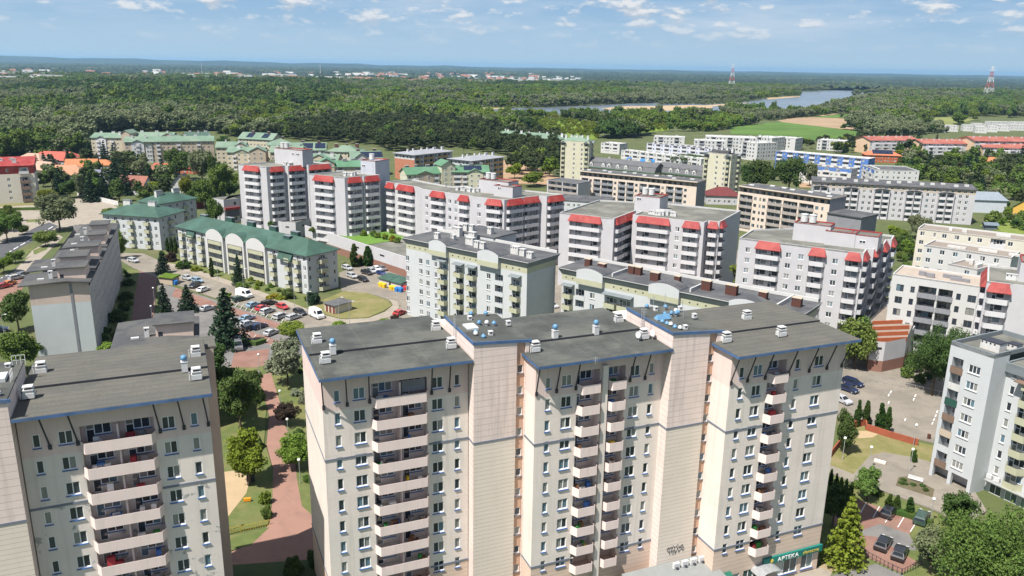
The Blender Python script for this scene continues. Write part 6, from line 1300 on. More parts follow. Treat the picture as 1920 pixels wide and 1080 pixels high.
# distant rise at the left of the horizon
hm = MB(); n = 60
xs = [-16000+i*420 for i in range(n+1)]
hh = [max(0.0, (1-abs(i-4)/36))**1.0*92+10*math.sin(i*1.3)+6*math.sin(i*3.1)+34 for i in range(n+1)]
for i in range(n):
    for (d0, h0), (d1, h1) in (((0, 0), (900, .75)), ((900, .75), (2200, 1)), ((2200, 1), (4500, 0))):
        hm.quad((xs[i], 13500+d0, hh[i]*h0), (xs[i+1], 13500+d0, hh[i+1]*h0), (xs[i+1], 13500+d1, hh[i+1]*h1), (xs[i], 13500+d1, hh[i]*h1))
link('hills', hm.mesh('hills', surf('far_forest', (.012, .026, .022), .95, .35, .0009, c2=(.03, .048, .026), c2s=.0015, c2r=(.5, .65)), smooth=True))['kind'] = 'structure'
# ---------------------------------------------------------------- trees
LM = dict(mid=leafmat('mid_green_leaves', (.060, .102, .022), (.135, .190, .050)), dark=leafmat('dark_green_leaves', (.034, .064, .018), (.082, .122, .038)), lime=leafmat('lime_leaves', (.095, .130, .016), (.165, .195, .032)),
          silver=leafmat('silver_leaves', (.12, .145, .085), (.25, .27, .18), hue=.01), pine=leafmat('pine_needles', (.036, .052, .022), (.074, .090, .041)), spruce=leafmat('spruce_needles', (.015, .034, .020), (.040, .066, .040)),
          thuja=leafmat('thuja_leaves', (.022, .050, .012), (.052, .088, .022)), purple=leafmat('purple_leaves', (.026, .018, .016), (.060, .044, .035)), willow=leafmat('willow_leaves', (.092, .115, .055), (.190, .213, .115), hue=.012),
          bright=leafmat('bright_green_leaves', (.075, .125, .018), (.155, .21, .04)), larch=leafmat('larch_needles', (.10, .145, .016), (.21, .25, .038)), gold=leafmat('golden_leaves', (.16, .15, .015), (.26, .23, .03)))
M_bark = surf('bark', (.10, .078, .055), .95, .2, 1.5)
def leafcloud(cent, rad, per, size, up=.35, seed=0, sq=1.0):
    """many small leaf faces spread through the clumps; returns vertices and quads"""
    g = np.random.default_rng(seed); cent = np.asarray(cent); n = len(cent)*per
    c = np.repeat(cent, per, 0); r = np.repeat(np.asarray(rad), per)
    d = g.normal(size=(n, 3)); d /= np.linalg.norm(d, axis=1)[:, None]
    p = c+d*(r*g.uniform(.35, 1.0, n)**.6)[:, None]*np.array([1, 1, sq])
    nrm = d*.75+g.normal(size=(n, 3))*.55+np.array([0, 0, up]); nrm /= np.linalg.norm(nrm, axis=1)[:, None]
    a = np.cross(nrm, g.normal(size=(n, 3))); a /= np.linalg.norm(a, axis=1)[:, None]; b = np.cross(nrm, a)
    s = (size*g.uniform(.55, 1.3, n))[:, None]
    v = np.stack([p+a*s, p+b*s*.62, p-a*s, p-b*s*.62], 1).reshape(-1, 3)
    return v
def npmesh(name, v, mat):
    k = len(v)//4; me = bpy.data.meshes.new(name); me.vertices.add(len(v)); me.vertices.foreach_set('co', v.astype(np.float32).ravel())
    me.loops.add(len(v)); me.loops.foreach_set('vertex_index', np.arange(len(v), dtype=np.int32)); me.polygons.add(k); me.polygons.foreach_set('loop_start', np.arange(k, dtype=np.int32)*4)
    me.materials.append(mat); me.update(calc_edges=True); return me
def crown_round(seed, n=70, per=60, size=.045, lobes=7, rx=.36, rz=.36, cz=.60, low=.0):
    g = np.random.default_rng(seed); lb = g.normal(size=(lobes, 3)); lb /= np.linalg.norm(lb, axis=1)[:, None]; lb *= g.uniform(.3, .78, lobes)[:, None]; lr = g.uniform(.28, .56, lobes)
    cs = []
    while len(cs) < n:
        i = g.integers(lobes); d = g.normal(size=3); d /= np.linalg.norm(d); p = lb[i]+d*lr[i]*g.uniform(.55, 1.0)
        if np.linalg.norm(p) > 1.28 or p[2] < -.85+low: continue
        cs.append(p)
    cs = np.array(cs)*np.array([rx, rx, rz])+np.array([0, 0, cz])
    return leafcloud(cs, g.uniform(.06, .13, n), per, size, seed=seed)
def crown_cone(seed, layers=13, per=46, size=.038, r=.30, z0=.06, tip=1.0, droop=.25, arms=9):
    g = np.random.default_rng(seed); cs = []; rr = []
    for i in range(layers):
        f = i/(layers-1); R = r*(1-f)**.85+.012; z = z0+(tip-z0)*f; m = max(3, int(arms*(1-f)+3)); o = g.uniform(0, 6)
        for k_ in range(m):
            a = o+2*PI*k_/m+g.uniform(-.2, .2); L_ = R*g.uniform(.75, 1.12)
            for q in (.35, .7, 1.0):
                cs.append((math.cos(a)*L_*q, math.sin(a)*L_*q, z-droop*L_*q+g.uniform(-.012, .012))); rr.append(.028+.03*(1-f))
    return leafcloud(np.array(cs), np.array(rr), max(4, per//4), size, up=.5, seed=seed, sq=.6)
def crown_col(seed, n=60, per=50, size=.035, r=.13):
    g = np.random.default_rng(seed); cs = []
    for i in range(n):
        f = g.uniform(0, 1); a = g.uniform(0, 6.3); R = r*min(1, (1-f)*2.2+.08)*(.75 if f < .12 else 1)*g.uniform(.5, 1); cs.append((math.cos(a)*R, math.sin(a)*R, .03+f*.93))
    return leafcloud(np.array(cs), np.full(n, .06), per, size, up=.2, seed=seed, sq=1.4)
def crown_pine(seed, n=34, per=50, size=.04):
    g = np.random.default_rng(seed); cs = []
    for i in range(n): a = g.uniform(0, 6.3); R = g.uniform(0, .30); cs.append((math.cos(a)*R, math.sin(a)*R, .58+g.uniform(-.16, .36)*(1-R*1.6)))
    return leafcloud(np.array(cs), g.uniform(.06, .11, n), per, size, up=.4, seed=seed, sq=.7)
def crown_bush(seed, n=40, per=60, size=.07):
    g = np.random.default_rng(seed); d = g.normal(size=(n, 3)); d /= np.linalg.norm(d, axis=1)[:, None]; d[:, 2] = np.abs(d[:, 2]); cs = d*g.uniform(.5, 1, n)[:, None]*np.array([.5, .5, .72])+np.array([0, 0, .12])
    return leafcloud(cs, g.uniform(.12, .2, n), per, size, seed=seed)
def trunkmesh(seed, h=.55, r=.025, br=5, spread=.22):
    g = random.Random(seed); m = MB(); m.rod((0, 0, -.01), (0, 0, h*.55), r, 7, r2=r*.75); m.rod((0, 0, h*.55), (g.uniform(-.03, .03), g.uniform(-.03, .03), h), r*.75, 6, r2=r*.35)
    for i in range(br): a = i*2*PI/br+g.uniform(-.4, .4); z = h*g.uniform(.45, .8); m.rod((0, 0, z), (math.cos(a)*spread, math.sin(a)*spread, z+g.uniform(.12, .26)), r*.45, 5, r2=r*.15)
    return m.mesh('trunk', M_bark)
CR = {}
def crowns():
    for i in range(4): CR['round%d' % i] = npmesh('crown', crown_round(10+i, 130, 76, .027, 12), LM['mid'])
    for i in range(2): CR['wide%d' % i] = npmesh('crown', crown_round(20+i, 140, 78, .026, 14, rx=.46, rz=.36, cz=.56), LM['mid'])
    for i in range(2): CR['tall%d' % i] = npmesh('crown', crown_round(30+i, 110, 80, .026, 11, rx=.27, rz=.42, cz=.56), LM['mid'])
    CR['wide9'] = npmesh('crown', crown_round(27, 240, 130, .0125, 15, rx=.50, rz=.36, cz=.56), LM['mid'])
    for i in range(3): CR['spruce%d' % i] = npmesh('crown', crown_cone(40+i, 15, 44, .026, .27), LM['spruce'])
    for i in range(2): CR['larch%d' % i] = npmesh('crown', crown_cone(50+i, 13, 40, .030, .30, droop=-.05), LM['larch'])
    for i in range(2): CR['thuja%d' % i] = npmesh('crown', crown_col(60+i, 90, 60, .026), LM['thuja'])
    for i in range(3): CR['bush%d' % i] = npmesh('crown', crown_bush(70+i), LM['mid'])
    for i in range(3): CR['lo_round%d' % i] = npmesh('crown', crown_round(80+i, 55, 34, .050, 8, rx=.40, rz=.40, cz=.55, low=.1), LM['mid'])
    for i in range(2): CR['lo_pine%d' % i] = npmesh('crown', crown_pine(90+i, 30, 34, .055), LM['pine'])
    CR['lo_spruce0'] = npmesh('crown', crown_cone(95, 10, 28, .045, .24), LM['spruce'])
crowns()
TR = {k_: trunkmesh(i, .5 if not k_.startswith(('spruce', 'thuja', 'larch', 'lo_spruce')) else .9, .022 if 'round' in k_ or 'wide' in k_ else .016, 0 if k_.startswith(('spruce', 'thuja', 'larch', 'lo_spruce', 'bush')) else 5) for i, k_ in enumerate(CR)}
for k_ in CR:
    if 'pine' in k_: TR[k_] = trunkmesh(5, .8, .016, 4, .14)
TREES = []
def tree(shape, leaf, x, y, h, wf, label, group=None, name=None, cat=None, z=0.0, world=None, trunk=True):
    p = world or at(x, y, z)
    nm = name or ('bush' if shape.startswith('bush') else 'conifer' if shape.startswith(('spruce', 'thuja', 'larch', 'lo_spruce', 'lo_pine')) else 'tree')
    o = bpy.data.objects.new(nm, None); COL.objects.link(o); o.location = (p[0], p[1], z); tags(o, label, cat or ('shrub' if nm == 'bush' else 'tree'), group)
    rz = rng.uniform(0, 6.28)
    c = bpy.data.objects.new('crown', CR[shape]); COL.objects.link(c); c.parent = o; c.scale = (h*wf, h*wf, h); c.rotation_euler = (0, 0, rz)
    if leaf:
        c.material_slots[0].link = 'OBJECT'; c.material_slots[0].material = LM[leaf]
    if trunk and not shape.startswith('bush'):
        t = bpy.data.objects.new('trunk', TR[shape]); COL.objects.link(t); t.parent = o; t.scale = (h, h, h); t.rotation_euler = (0, 0, rz)
    TREES.append((p[0], p[1])); return c
def htop(bx, by, ty):                                                     # height of a thing whose foot and top are seen at two pixels
    p = at(bx, by); return max(.5, atY(bx, ty, p[1])[2])
def TP(shape, leaf, bx, by, ty, wpx, label, **k):
    h = htop(bx, by, ty); p = at(bx, by); w = wpx*math.hypot(p[1], CAMH)/F_PX*1.02
    base = dict(r=.80, w=1.0, t=.62, s=.54, l=.60, b=1.15, u=.30)
    f = {'round': .82, 'wide': 1.0, 'tall': .62, 'spruce': .56, 'larch': .62, 'thuja': .34, 'bush': 1.3, 'lo_round': .9, 'lo_pine': .66, 'lo_spruce': .5}[shape.rstrip('0123456789')]
    return tree(shape, leaf, bx, by, h, w/(h*f), label, **k)
for a in [
 ('spruce0', 'spruce', 427, 650, 543, 74, 'big dark spruce at the edge of the car park'), ('spruce1', 'spruce', 310, 594, 533, 34, 'blue-green spruce left of the twin by the low row block'), ('spruce2', 'spruce', 353, 585, 535, 40, 'blue-green spruce right of the twin by the low row block'),
 ('spruce1', 'spruce', 306, 513, 471, 28, 'dark spruce by the red paved path in front of the arched block'), ('spruce2', 'spruce', 448, 536, 479, 26, 'slim blue spruce in front of the middle arched gable'),
 ('wide0', 'silver', 540, 722, 628, 92, 'silver leaved tree spreading beside the foreground block corner'), ('wide1', 'bright', 548, 638, 600, 58, 'round bright green tree at the car park edge'), ('bush0', 'bright', 636, 616, 602, 38, 'bright shrub behind the left roof corner'),
 ('round0', 'purple', 540, 800, 752, 48, 'dark purple leaved tree on the lawn by the path'), ('bush1', 'silver', 572, 756, 728, 28, 'small silver shrub against the block wall'), ('round1', 'larch', 469, 908, 808, 84, 'yellow-green maple beside the sand playground'),
 ('round2', 'bright', 556, 880, 812, 66, 'bright green tree beside the pink path and block wall'), ('round3', 'dark', 452, 812, 695, 76, 'large dark tree behind the left foreground block'), ('round0', 'dark', 425, 760, 680, 60, 'dark tree hidden between left block and path'), ('wide1', 'dark', 470, 752, 688, 56, 'dark spreading tree at the head of the narrow path'), ('round1', 'dark', 482, 770, 722, 34, 'smaller dark tree leaning over the narrow path'), ('bush1', 'dark', 484, 842, 820, 30, 'dark bush where the path meets the playground'),
 ('bush2', 'bright', 497, 945, 915, 26, 'green bush in the playground hedge, upper one'), ('bush0', 'mid', 500, 972, 945, 26, 'green bush in the playground hedge, lower one'), ('bush1', 'dark', 552, 1078, 1040, 40, 'dark bush in the shade below the pink path'), ('bush2', 'dark', 592, 1062, 1022, 34, 'dark bush against the foreground block foot'),
 ('round1', 'dark', 36, 622, 546, 60, 'dark tree at the left edge above the other'), ('round2', 'mid', 42, 698, 612, 74, 'large tree beside the row block gable at left'), ('round3', 'mid', 74, 672, 636, 26, 'thin tree touching the row block foot'),
 ('wide0', 'willow', 113, 432, 352, 84, 'large grey-green willow at the road junction'), ('wide1', 'mid', 14, 452, 396, 66, 'round green tree at the left edge by the road'), ('round0', 'dark', 42, 440, 420, 26, 'small dark tree right of the round one by the road'),
 ('wide1', 'mid', 86, 462, 430, 46, 'flat-crowned small tree on the road verge, farthest of the verge trees'), ('wide0', 'mid', 30, 494, 466, 36, 'flat-crowned small tree on the road verge, middle one'), ('wide1', 'bright', 8, 512, 478, 40, 'flat-crowned small tree on the road verge, nearest one'),
 ('tall0', 'bright', 222, 486, 430, 34, 'bright lime tree at the far end of the row block'), ('bush0', 'bright', 208, 662, 638, 54, 'rounded light green shrub at the row block foot'), ('bush2', 'dark', 236, 562, 544, 34, 'dark hedge bush in the row block shade, upper one'), ('bush1', 'dark', 222, 600, 578, 42, 'dark hedge bush in the row block shade, lower one'), ('bush0', 'dark', 240, 535, 522, 30, 'dark hedge bush in the row block shade, farthest one'),
 ('thuja0', None, 315, 472, 446, 8, 'slim thuja left of three at the arched block end'), ('thuja1', None, 322, 473, 446, 8, 'slim thuja between two others at the arched block end'), ('thuja0', None, 330, 475, 445, 8, 'slim thuja right of three at the arched block end'),
 ('thuja1', None, 398, 520, 484, 10, 'thuja climbing column beside the first arched gable'), ('bush0', 'thuja', 346, 504, 488, 36, 'dark spreading shrub on the arched block lawn'), ('bush1', 'larch', 368, 508, 498, 26, 'low yellow-green shrub on the arched block lawn'), ('bush2', 'gold', 512, 560, 549, 30, 'low golden shrub on the arched block lawn, left'), ('bush1', 'larch', 527, 562, 551, 26, 'low golden shrub on the arched block lawn, right'), ('bush0', 'dark', 540, 560, 540, 34, 'dark shrub beside the golden shrubs'),
 ('bush2', 'spruce', 587, 570, 541, 34, 'dark pine shrub at the arched block corner'), ('bush1', 'purple', 320, 490, 470, 28, 'brownish shrub beside the thujas'), ('bush0', 'bright', 425, 560, 546, 24, 'small bright shrub at the car park corner'), ('bush2', 'mid', 455, 540, 527, 34, 'green shrub below the slim blue spruce'),
 ('thuja0', 'thuja', 665, 501, 458, 17, 'tall rounded thuja before the podium wall, left'), ('thuja1', 'thuja', 690, 499, 462, 19, 'tall rounded thuja before the podium wall, right'), ('bush1', 'thuja', 677, 497, 478, 14, 'short shrub between the two podium thujas'), ('bush0', 'mid', 646, 501, 490, 12, 'small round bush left of the podium thujas'), ('bush2', 'mid', 752, 511, 498, 26, 'green shrubs at the foot of the light grey block'), ('round1', 'mid', 620, 464, 446, 20, 'small tree at the podium foot'),
 ('bush1', 'purple', 742, 607, 588, 32, 'red and green shrub behind the foreground roof'), ('bush0', 'bright', 720, 608, 596, 26, 'low pale shrub beside the red and green one'),
 ('wide9', 'dark', 1746, 742, 594, 112, 'huge dark green tree in front of the white modern block'), ('round2', 'mid', 1602, 692, 588, 74, 'large tree behind the foreground block right end'), ('round3', 'bright', 1386, 560, 496, 50, 'tree between two white blocks, left half'), ('tall1', 'bright', 1409, 556, 506, 32, 'tree between two white blocks, right half'),
 ('thuja0', None, 1606, 800, 751, 14, 'dark thuja beside the orange wall, leftmost of four'), ('thuja1', None, 1622, 798, 752, 15, 'dark thuja beside the orange wall, second of four'), ('thuja0', None, 1647, 812, 757, 19, 'dark thuja beside the orange wall, tallest of four'), ('thuja1', None, 1661, 816, 764, 15, 'dark thuja beside the orange wall, rightmost of four'), ('bush1', 'purple', 1624, 796, 776, 20, 'purple shrub between the thujas'),
 ('tall0', 'dark', 1580, 852, 770, 36, 'dark tree against the foreground block right edge'), ('larch0', None, 1582, 1062, 934, 72, 'tall yellow-green larch near the pharmacy'), ('round1', 'mid', 1625, 940, 877, 52, 'green tree between path and car park'), ('round2', 'dark', 1560, 990, 900, 60, 'dark tree in the shade of the block end'),
 ('thuja1', None, 1556, 912, 880, 9, 'small pointed thuja in the shaded row, first'), ('thuja0', None, 1566, 918, 888, 9, 'small pointed thuja in the shaded row, second'), ('thuja1', None, 1575, 924, 895, 9, 'small pointed thuja in the row, third'), ('thuja0', None, 1584, 930, 898, 9, 'small pointed thuja in the row, fourth'), ('thuja1', None, 1594, 936, 904, 10, 'small pointed thuja in the row, nearest the green tree'),
 ('thuja0', None, 1665, 960, 927, 15, 'cone shaped thuja above the black car, left'), ('thuja1', None, 1679, 962, 929, 14, 'cone shaped thuja above the black car, middle'), ('thuja0', None, 1703, 968, 933, 17, 'cone shaped thuja above the car park, right'),
 ('wide9', 'mid', 1842, 1142, 934, 190, 'large tree filling the bottom right corner'), ('round0', 'willow', 1742, 1078, 985, 70, 'thin grey-green tree at the left of the corner tree'), ('round3', 'dark', 1790, 1000, 922, 60, 'dark tree behind the corner tree'), ('bush2', 'thuja', 1712, 868, 838, 14, 'slender leaning shrub on the dry lawn'),
 ('wide0', 'willow', 1722, 448, 396, 50, 'pale tree in front of the long slab'), ('round1', 'larch', 1674, 446, 421, 30, 'bright tree by the cream terraces, upper'), ('round0', 'dark', 1694, 482, 440, 34, 'dark tree between white block and cream terraces'), ('bush1', 'bright', 1700, 510, 490, 28, 'bright shrub in the gap by the cream terraces'), ('bush2', 'gold', 1727, 596, 578, 34, 'yellow shrub on the terrace below the white modern block'),
 ('wide1', 'dark', 1478, 362, 285, 62, 'big dark oak in front of the blue row, right'), ('round2', 'dark', 1425, 362, 292, 52, 'big dark oak in front of the blue row, left'), ('tall1', 'willow', 1517, 350, 300, 30, 'thin pale tree right of the two oaks'), ('round0', 'dark', 1400, 352, 305, 36, 'dark tree beside the flat roofed pale tower'),
 ('wide0', 'dark', 338, 338, 268, 56, 'big round dark tree before the tan block, left'), ('wide1', 'willow', 380, 345, 272, 52, 'big round grey-green tree before the tan block, right'), ('round1', 'dark', 405, 348, 290, 34, 'dark tree at the right of the round trees'), ('round2', 'mid', 385, 392, 330, 44, 'green tree left of the farthest white tower'), ('round3', 'mid', 418, 380, 306, 48, 'tall green tree touching the farthest white tower'), ('round0', 'lime', 352, 376, 326, 30, 'lime green tree above the steep black roof'), ('round1', 'dark', 368, 392, 345, 34, 'dark green tree right of the steep black roof'), ('round2', 'mid', 405, 425, 366, 30, 'tree in front of the white cube'),
 ('round3', 'lime', 300, 366, 340, 44, 'yellow-green tree between the small houses'), ('spruce0', 'spruce', 218, 358, 298, 34, 'tall dark spruce beside the orange roof'), ('spruce1', 'spruce', 236, 366, 310, 30, 'dark spruce behind the weathered brown roof'), ('spruce2', 'spruce', 196, 375, 330, 36, 'dark spruce in front of the slate blue roof'), ('spruce0', 'spruce', 172, 378, 326, 34, 'dark spruce below the bright orange roof'), ('spruce1', 'spruce', 113, 350, 312, 22, 'dark spruce in the middle of the salmon roof'), ('tall0', 'willow', 262, 350, 300, 34, 'grey-green tree behind the small brown house'), ('spruce2', 'spruce', 282, 362, 308, 26, 'dark spruce right of the small brown house'), ('round2', 'lime', 92, 380, 352, 40, 'yellow-green tree beside the red-topped block'), ('tall1', 'willow', 150, 372, 322, 22, 'pale birch in front of the bright orange roof'), ('round3', 'dark', 132, 372, 338, 36, 'dark tree below the salmon roof'), ('bush0', 'mid', 205, 402, 388, 30, 'shrub by the fenced road corner'),
 ('wide0', 'bright', 1000, 350, 318, 52, 'green tree on the sandy construction ground'), ('round1', 'larch', 965, 336, 304, 34, 'yellow-green tree on the sandy construction ground'), ('round3', 'bright', 1262, 352, 330, 40, 'thin tree in front of the mansard row'), ('tall0', 'dark', 1345, 380, 352, 16, 'dark conifer left of the wine red roof'), ('tall1', 'dark', 1362, 372, 345, 18, 'dark conifer behind the wine red roof'), ('wide1', 'dark', 1290, 310, 287, 70, 'dark tree clump in the blue row yard'), ('wide0', 'dark', 1370, 310, 292, 50, 'dark tree left of the tower by the blue row'),
]: TP(*a[:7])
for i, (x, y) in enumerate(((668, 438), (682, 442), (708, 446), (722, 449), (735, 452), (745, 455), (700, 443))): tree('bush%d' % (i % 3), ('larch', 'bright', 'bright', 'larch', 'gold', 'bright', 'mid')[i], x, y, 2.6, .9, 'clipped shrub on the podium lawn edge', 'podium shrubs', z=6.3, world=at(x, y, 6.3))
for i, (x, y) in enumerate(((585, 436), (508, 424), (735, 438))): tree('bush%d' % i, 'mid', x, y, 2.4, 1.0, 'shrub growing on a white podium top', 'podium shrubs', z=6.1, world=at(x, y, 6.1))
for x, y in ((1690, 909), (1697, 910), (1712, 912), (1729, 914), (1735, 922), (1694, 903)): tree('bush0', 'dark', x, y, .8, 1.3, 'low round box bush in the flower bed', 'flower bed bushes')
def inpoly(x, y, P):
    c = False; n = len(P)
    for i in range(n):
        x0, y0 = P[i]; x1, y1 = P[(i+1) % n]
        if (y0 > y) != (y1 > y) and x < (x1-x0)*(y-y0)/(y1-y0)+x0: c = not c
    return c
BLD = [(o.location.x, o.location.y) for o in bpy.data.objects if o.parent is None and o.get('category') in ('house', 'apartment block', 'hall', 'tower block', 'shed')]
def clear(p, r): return all((p[0]-b[0])**2+(p[1]-b[1])**2 > r*r for b in BLD)
def scatter(poly, n, kinds, label, group, sep=6.0, rb_=9.0, hs=(7, 14), seed=1):
    g = np.random.default_rng(seed); xs = [p[0] for p in poly]; ys = [p[1] for p in poly]; k_ = 0; done = []
    for _ in range(n*60):
        if k_ >= n: break
        x, y = g.uniform(min(xs), max(xs)), g.uniform(min(ys), max(ys))
        if not inpoly(x, y, poly): continue
        p = at(x, y)
        if not clear(p, rb_) or any((p[0]-q[0])**2+(p[1]-q[1])**2 < sep*sep for q in done+TREES[:160]): continue
        s, l = kinds[g.integers(len(kinds))]; tree(s, l, x, y, g.uniform(*hs)*(1.0 if 'spruce' in s or 'pine' in s else .9), g.uniform(.85, 1.25), label, group); done.append(p); k_ += 1
D4 = [('lo_round0', 'mid'), ('lo_round1', 'dark'), ('lo_round2', 'bright'), ('lo_round0', 'dark'), ('lo_spruce0', 'spruce'), ('lo_pine0', None), ('lo_round1', 'willow'), ('lo_round2', 'mid')]
scatter([(60, 300), (170, 296), (300, 318), (345, 345), (330, 360), (300, 385), (235, 388), (190, 378), (70, 362)], 74, [('lo_spruce0', 'spruce'), ('lo_spruce0', 'spruce'), ('lo_round0', 'dark'), ('lo_round1', 'mid'), ('lo_pine0', None), ('lo_round2', 'willow')], 'dark garden tree among the small tiled houses at left', 'garden trees of the small houses', 5, 8, (8, 14), 3)
scatter([(1690, 300), (1760, 296), (1930, 306), (1940, 400), (1870, 395), (1838, 372), (1790, 356), (1690, 340), (1668, 322)], 130, D4, 'tree of the dense mixed grove below the red roofed blocks', 'grove trees', 5.5, 10, (8, 14), 4)
scatter([(1490, 268), (1600, 266), (1690, 285), (1690, 300), (1640, 292), (1480, 282)], 40, [('lo_pine0', None), ('lo_pine1', None), ('lo_round0', 'dark'), ('lo_round2', 'larch'), ('lo_spruce0', 'spruce')], 'pine or shrub of the belt behind the blue row', 'belt trees', 6, 11, (7, 12), 5)
scatter([(1600, 262), (1710, 272), (1800, 280), (1930, 290), (1930, 300), (1700, 296), (1600, 282)], 44, [('lo_pine0', None), ('lo_round0', 'dark'), ('lo_spruce0', 'spruce'), ('lo_round1', 'mid')], 'tree standing against a red roofed block', 'trees before the red roofed blocks', 6, 8, (8, 15), 6)
scatter([(430, 330), (560, 330), (560, 300), (440, 300)], 10, [('lo_round0', 'mid'), ('lo_round1', 'dark')], 'tree between the green roofs and the white towers', 'trees by the green roofs', 7, 10, (7, 11), 7)
scatter([(1000, 300), (1048, 300), (1046, 345), (950, 330)], 16, [('lo_pine0', None), ('lo_pine1', None), ('lo_round0', 'bright')], 'pine at the wood edge left of the pale yellow tower', 'wood edge pines', 6, 8, (12, 17), 8)
scatter([(1250, 296), (1330, 300), (1330, 290), (1265, 284)], 12, [('lo_round0', 'dark'), ('lo_round1', 'mid')], 'dark tree in the yard behind the mansard row', 'mansard yard trees', 6, 8, (6, 9), 9)
scatter([(1840, 420), (1930, 405), (1930, 440), (1860, 418)], 10, [('lo_round0', 'bright'), ('lo_round1', 'dark'), ('bush1', 'mid')], 'garden tree near the yellow house', 'garden trees at right', 6, 10, (4, 8), 10)
scatter([(300, 478), (345, 490), (560, 552), (590, 575), (470, 540), (330, 497)], 16, [('bush0', 'mid'), ('bush1', 'bright'), ('bush2', 'dark'), ('bush0', 'larch')], 'small shrub on the arched block lawn', 'arched block lawn shrubs', 3.5, 2, (1.2, 2.4), 21)
scatter([(214, 505), (258, 512), (248, 600), (222, 660), (190, 665), (205, 560)], 14, [('bush0', 'dark'), ('bush1', 'mid'), ('round1', 'dark')], 'shrub in the shade of the long row block', 'row block shade shrubs', 4, 2, (1.6, 4.0), 22)
scatter([(400, 700), (450, 695), (462, 760), (460, 835), (420, 850)], 3, [('round1', 'dark'), ('round2', 'mid'), ('bush0', 'dark')], 'dark tree crowding behind the left foreground block', 'trees behind the left block', 5, 2, (5, 10), 23)
scatter([(520, 690), (590, 690), (590, 940), (560, 900), (545, 800)], 6, [('bush0', 'mid'), ('bush1', 'dark'), ('bush2', 'silver')], 'low shrub on the lawn along the foreground block', 'block lawn shrubs', 4, 2, (1.2, 2.2), 24)
scatter([(1540, 900), (1600, 915), (1650, 925), (1650, 945), (1600, 930), (1545, 925)], 9, [('bush0', 'dark'), ('bush1', 'mid')], 'shrub in the shaded strip between path and car park', 'car park strip shrubs', 3, 2, (1.2, 2.6), 25)
scatter([(1668, 440), (1705, 455), (1700, 520), (1682, 500)], 9, [('round0', 'mid'), ('round1', 'bright'), ('bush0', 'dark')], 'tree in the gap beside the cream terraces', 'terrace gap trees', 4, 3, (4, 9), 26)
scatter([(1580, 640), (1625, 640), (1622, 700), (1585, 700)], 3, [('round2', 'mid'), ('round0', 'dark')], 'tree in the clump behind the foreground block right end', 'clump trees', 4, 3, (8, 12), 27)
scatter([(1690, 690), (1750, 700), (1760, 742), (1710, 730)], 5, [('round2', 'dark'), ('bush0', 'mid')], 'undergrowth below the huge dark tree', 'undergrowth', 4, 3, (2, 5), 28)
scatter([(370, 395), (420, 400), (440, 385), (440, 340), (380, 350)], 8, [('lo_round0', 'mid'), ('lo_round1', 'dark'), ('lo_round2', 'bright')], 'tree of the clump left of the farthest white tower', 'clump by the white tower', 5, 8, (9, 13), 29)
scatter([(-10, 400), (40, 402), (30, 440), (-10, 445)], 4, [('round2', 'mid'), ('round0', 'dark')], 'roadside tree at the left edge', 'roadside trees', 5, 3, (5, 8), 30)
scatter([(1500, 345), (1420, 345), (1420, 330), (1520, 330)], 6, [('lo_round0', 'dark'), ('lo_round1', 'mid')], 'dark tree beside the two oaks', 'oak side trees', 5, 6, (8, 12), 31)
scatter([(640, 425), (700, 430), (745, 440), (745, 447), (650, 436)], 1, [('bush1', 'mid')], 'shrub on the podium garden', 'podium shrubs', 6, 2, (2, 3), 11)
# ---- the woods: masses of crowns nobody could count
FRONT = [(-80, 306), (0, 301), (60, 293), (165, 287), (169, 250), (240, 247), (400, 247), (430, 257), (520, 258), (560, 264), (640, 268), (700, 274), (735, 288), (850, 276), (945, 292), (985, 312), (1046, 322), (1049, 252), (1130, 262), (1180, 262), (1230, 249), (1300, 250), (1372, 243), (1480, 250), (1600, 258), (1700, 256), (1740, 252), (1800, 246), (1805, 231), (1930, 222), (2000, 220)]
def yfront(x):
    for (x0, y0), (x1, y1) in zip(FRONT, FRONT[1:]):
        if x0 <= x <= x1: return y0+(y1-y0)*(x-x0)/(x1-x0)
    return -1
PINEZ = [(500, 268), (540, 243), (640, 232), (760, 229), (860, 236), (960, 248), (1049, 258), (1049, 335), (940, 330), (700, 300), (600, 270)]
NOGO = [[(1430, 203), (1490, 203), (1525, 194), (1600, 180), (1660, 172), (1668, 180), (1625, 192), (1560, 207), (1500, 215), (1430, 214)], [(900, 210), (1120, 212), (1330, 213), (1330, 219), (1115, 221), (900, 219)], FIELD_G, FIELD_T, FIELD_G2, RIVER, FIELD_O, FIELD_O2, FIELD_O3, FIELD_O4, [(915, 246), (1052, 252), (1052, 266), (915, 258)], [(1218, 247), (1500, 247), (1500, 262), (1218, 268)], [(1800, 228), (1950, 218), (1950, 240), (1800, 247)], [(380, 205), (470, 207), (400, 214), (330, 214)]]
ISLE = [(1236, 194.5), (1300, 190), (1400, 188), (1410, 191), (1330, 197), (1240, 197)]
def vnoise(x, y, s, seed):
    def h(i, j): return ((math.sin(i*127.1+j*311.7+seed*74.7)*43758.5453) % 1.0)
    x /= s; y /= s; i, j = math.floor(x), math.floor(y); fx, fy = x-i, y-j; fx, fy = fx*fx*(3-2*fx), fy*fy*(3-2*fy)
    return (h(i, j)*(1-fx)+h(i+1, j)*fx)*(1-fy)+(h(i, j+1)*(1-fx)+h(i+1, j+1)*fx)*fy
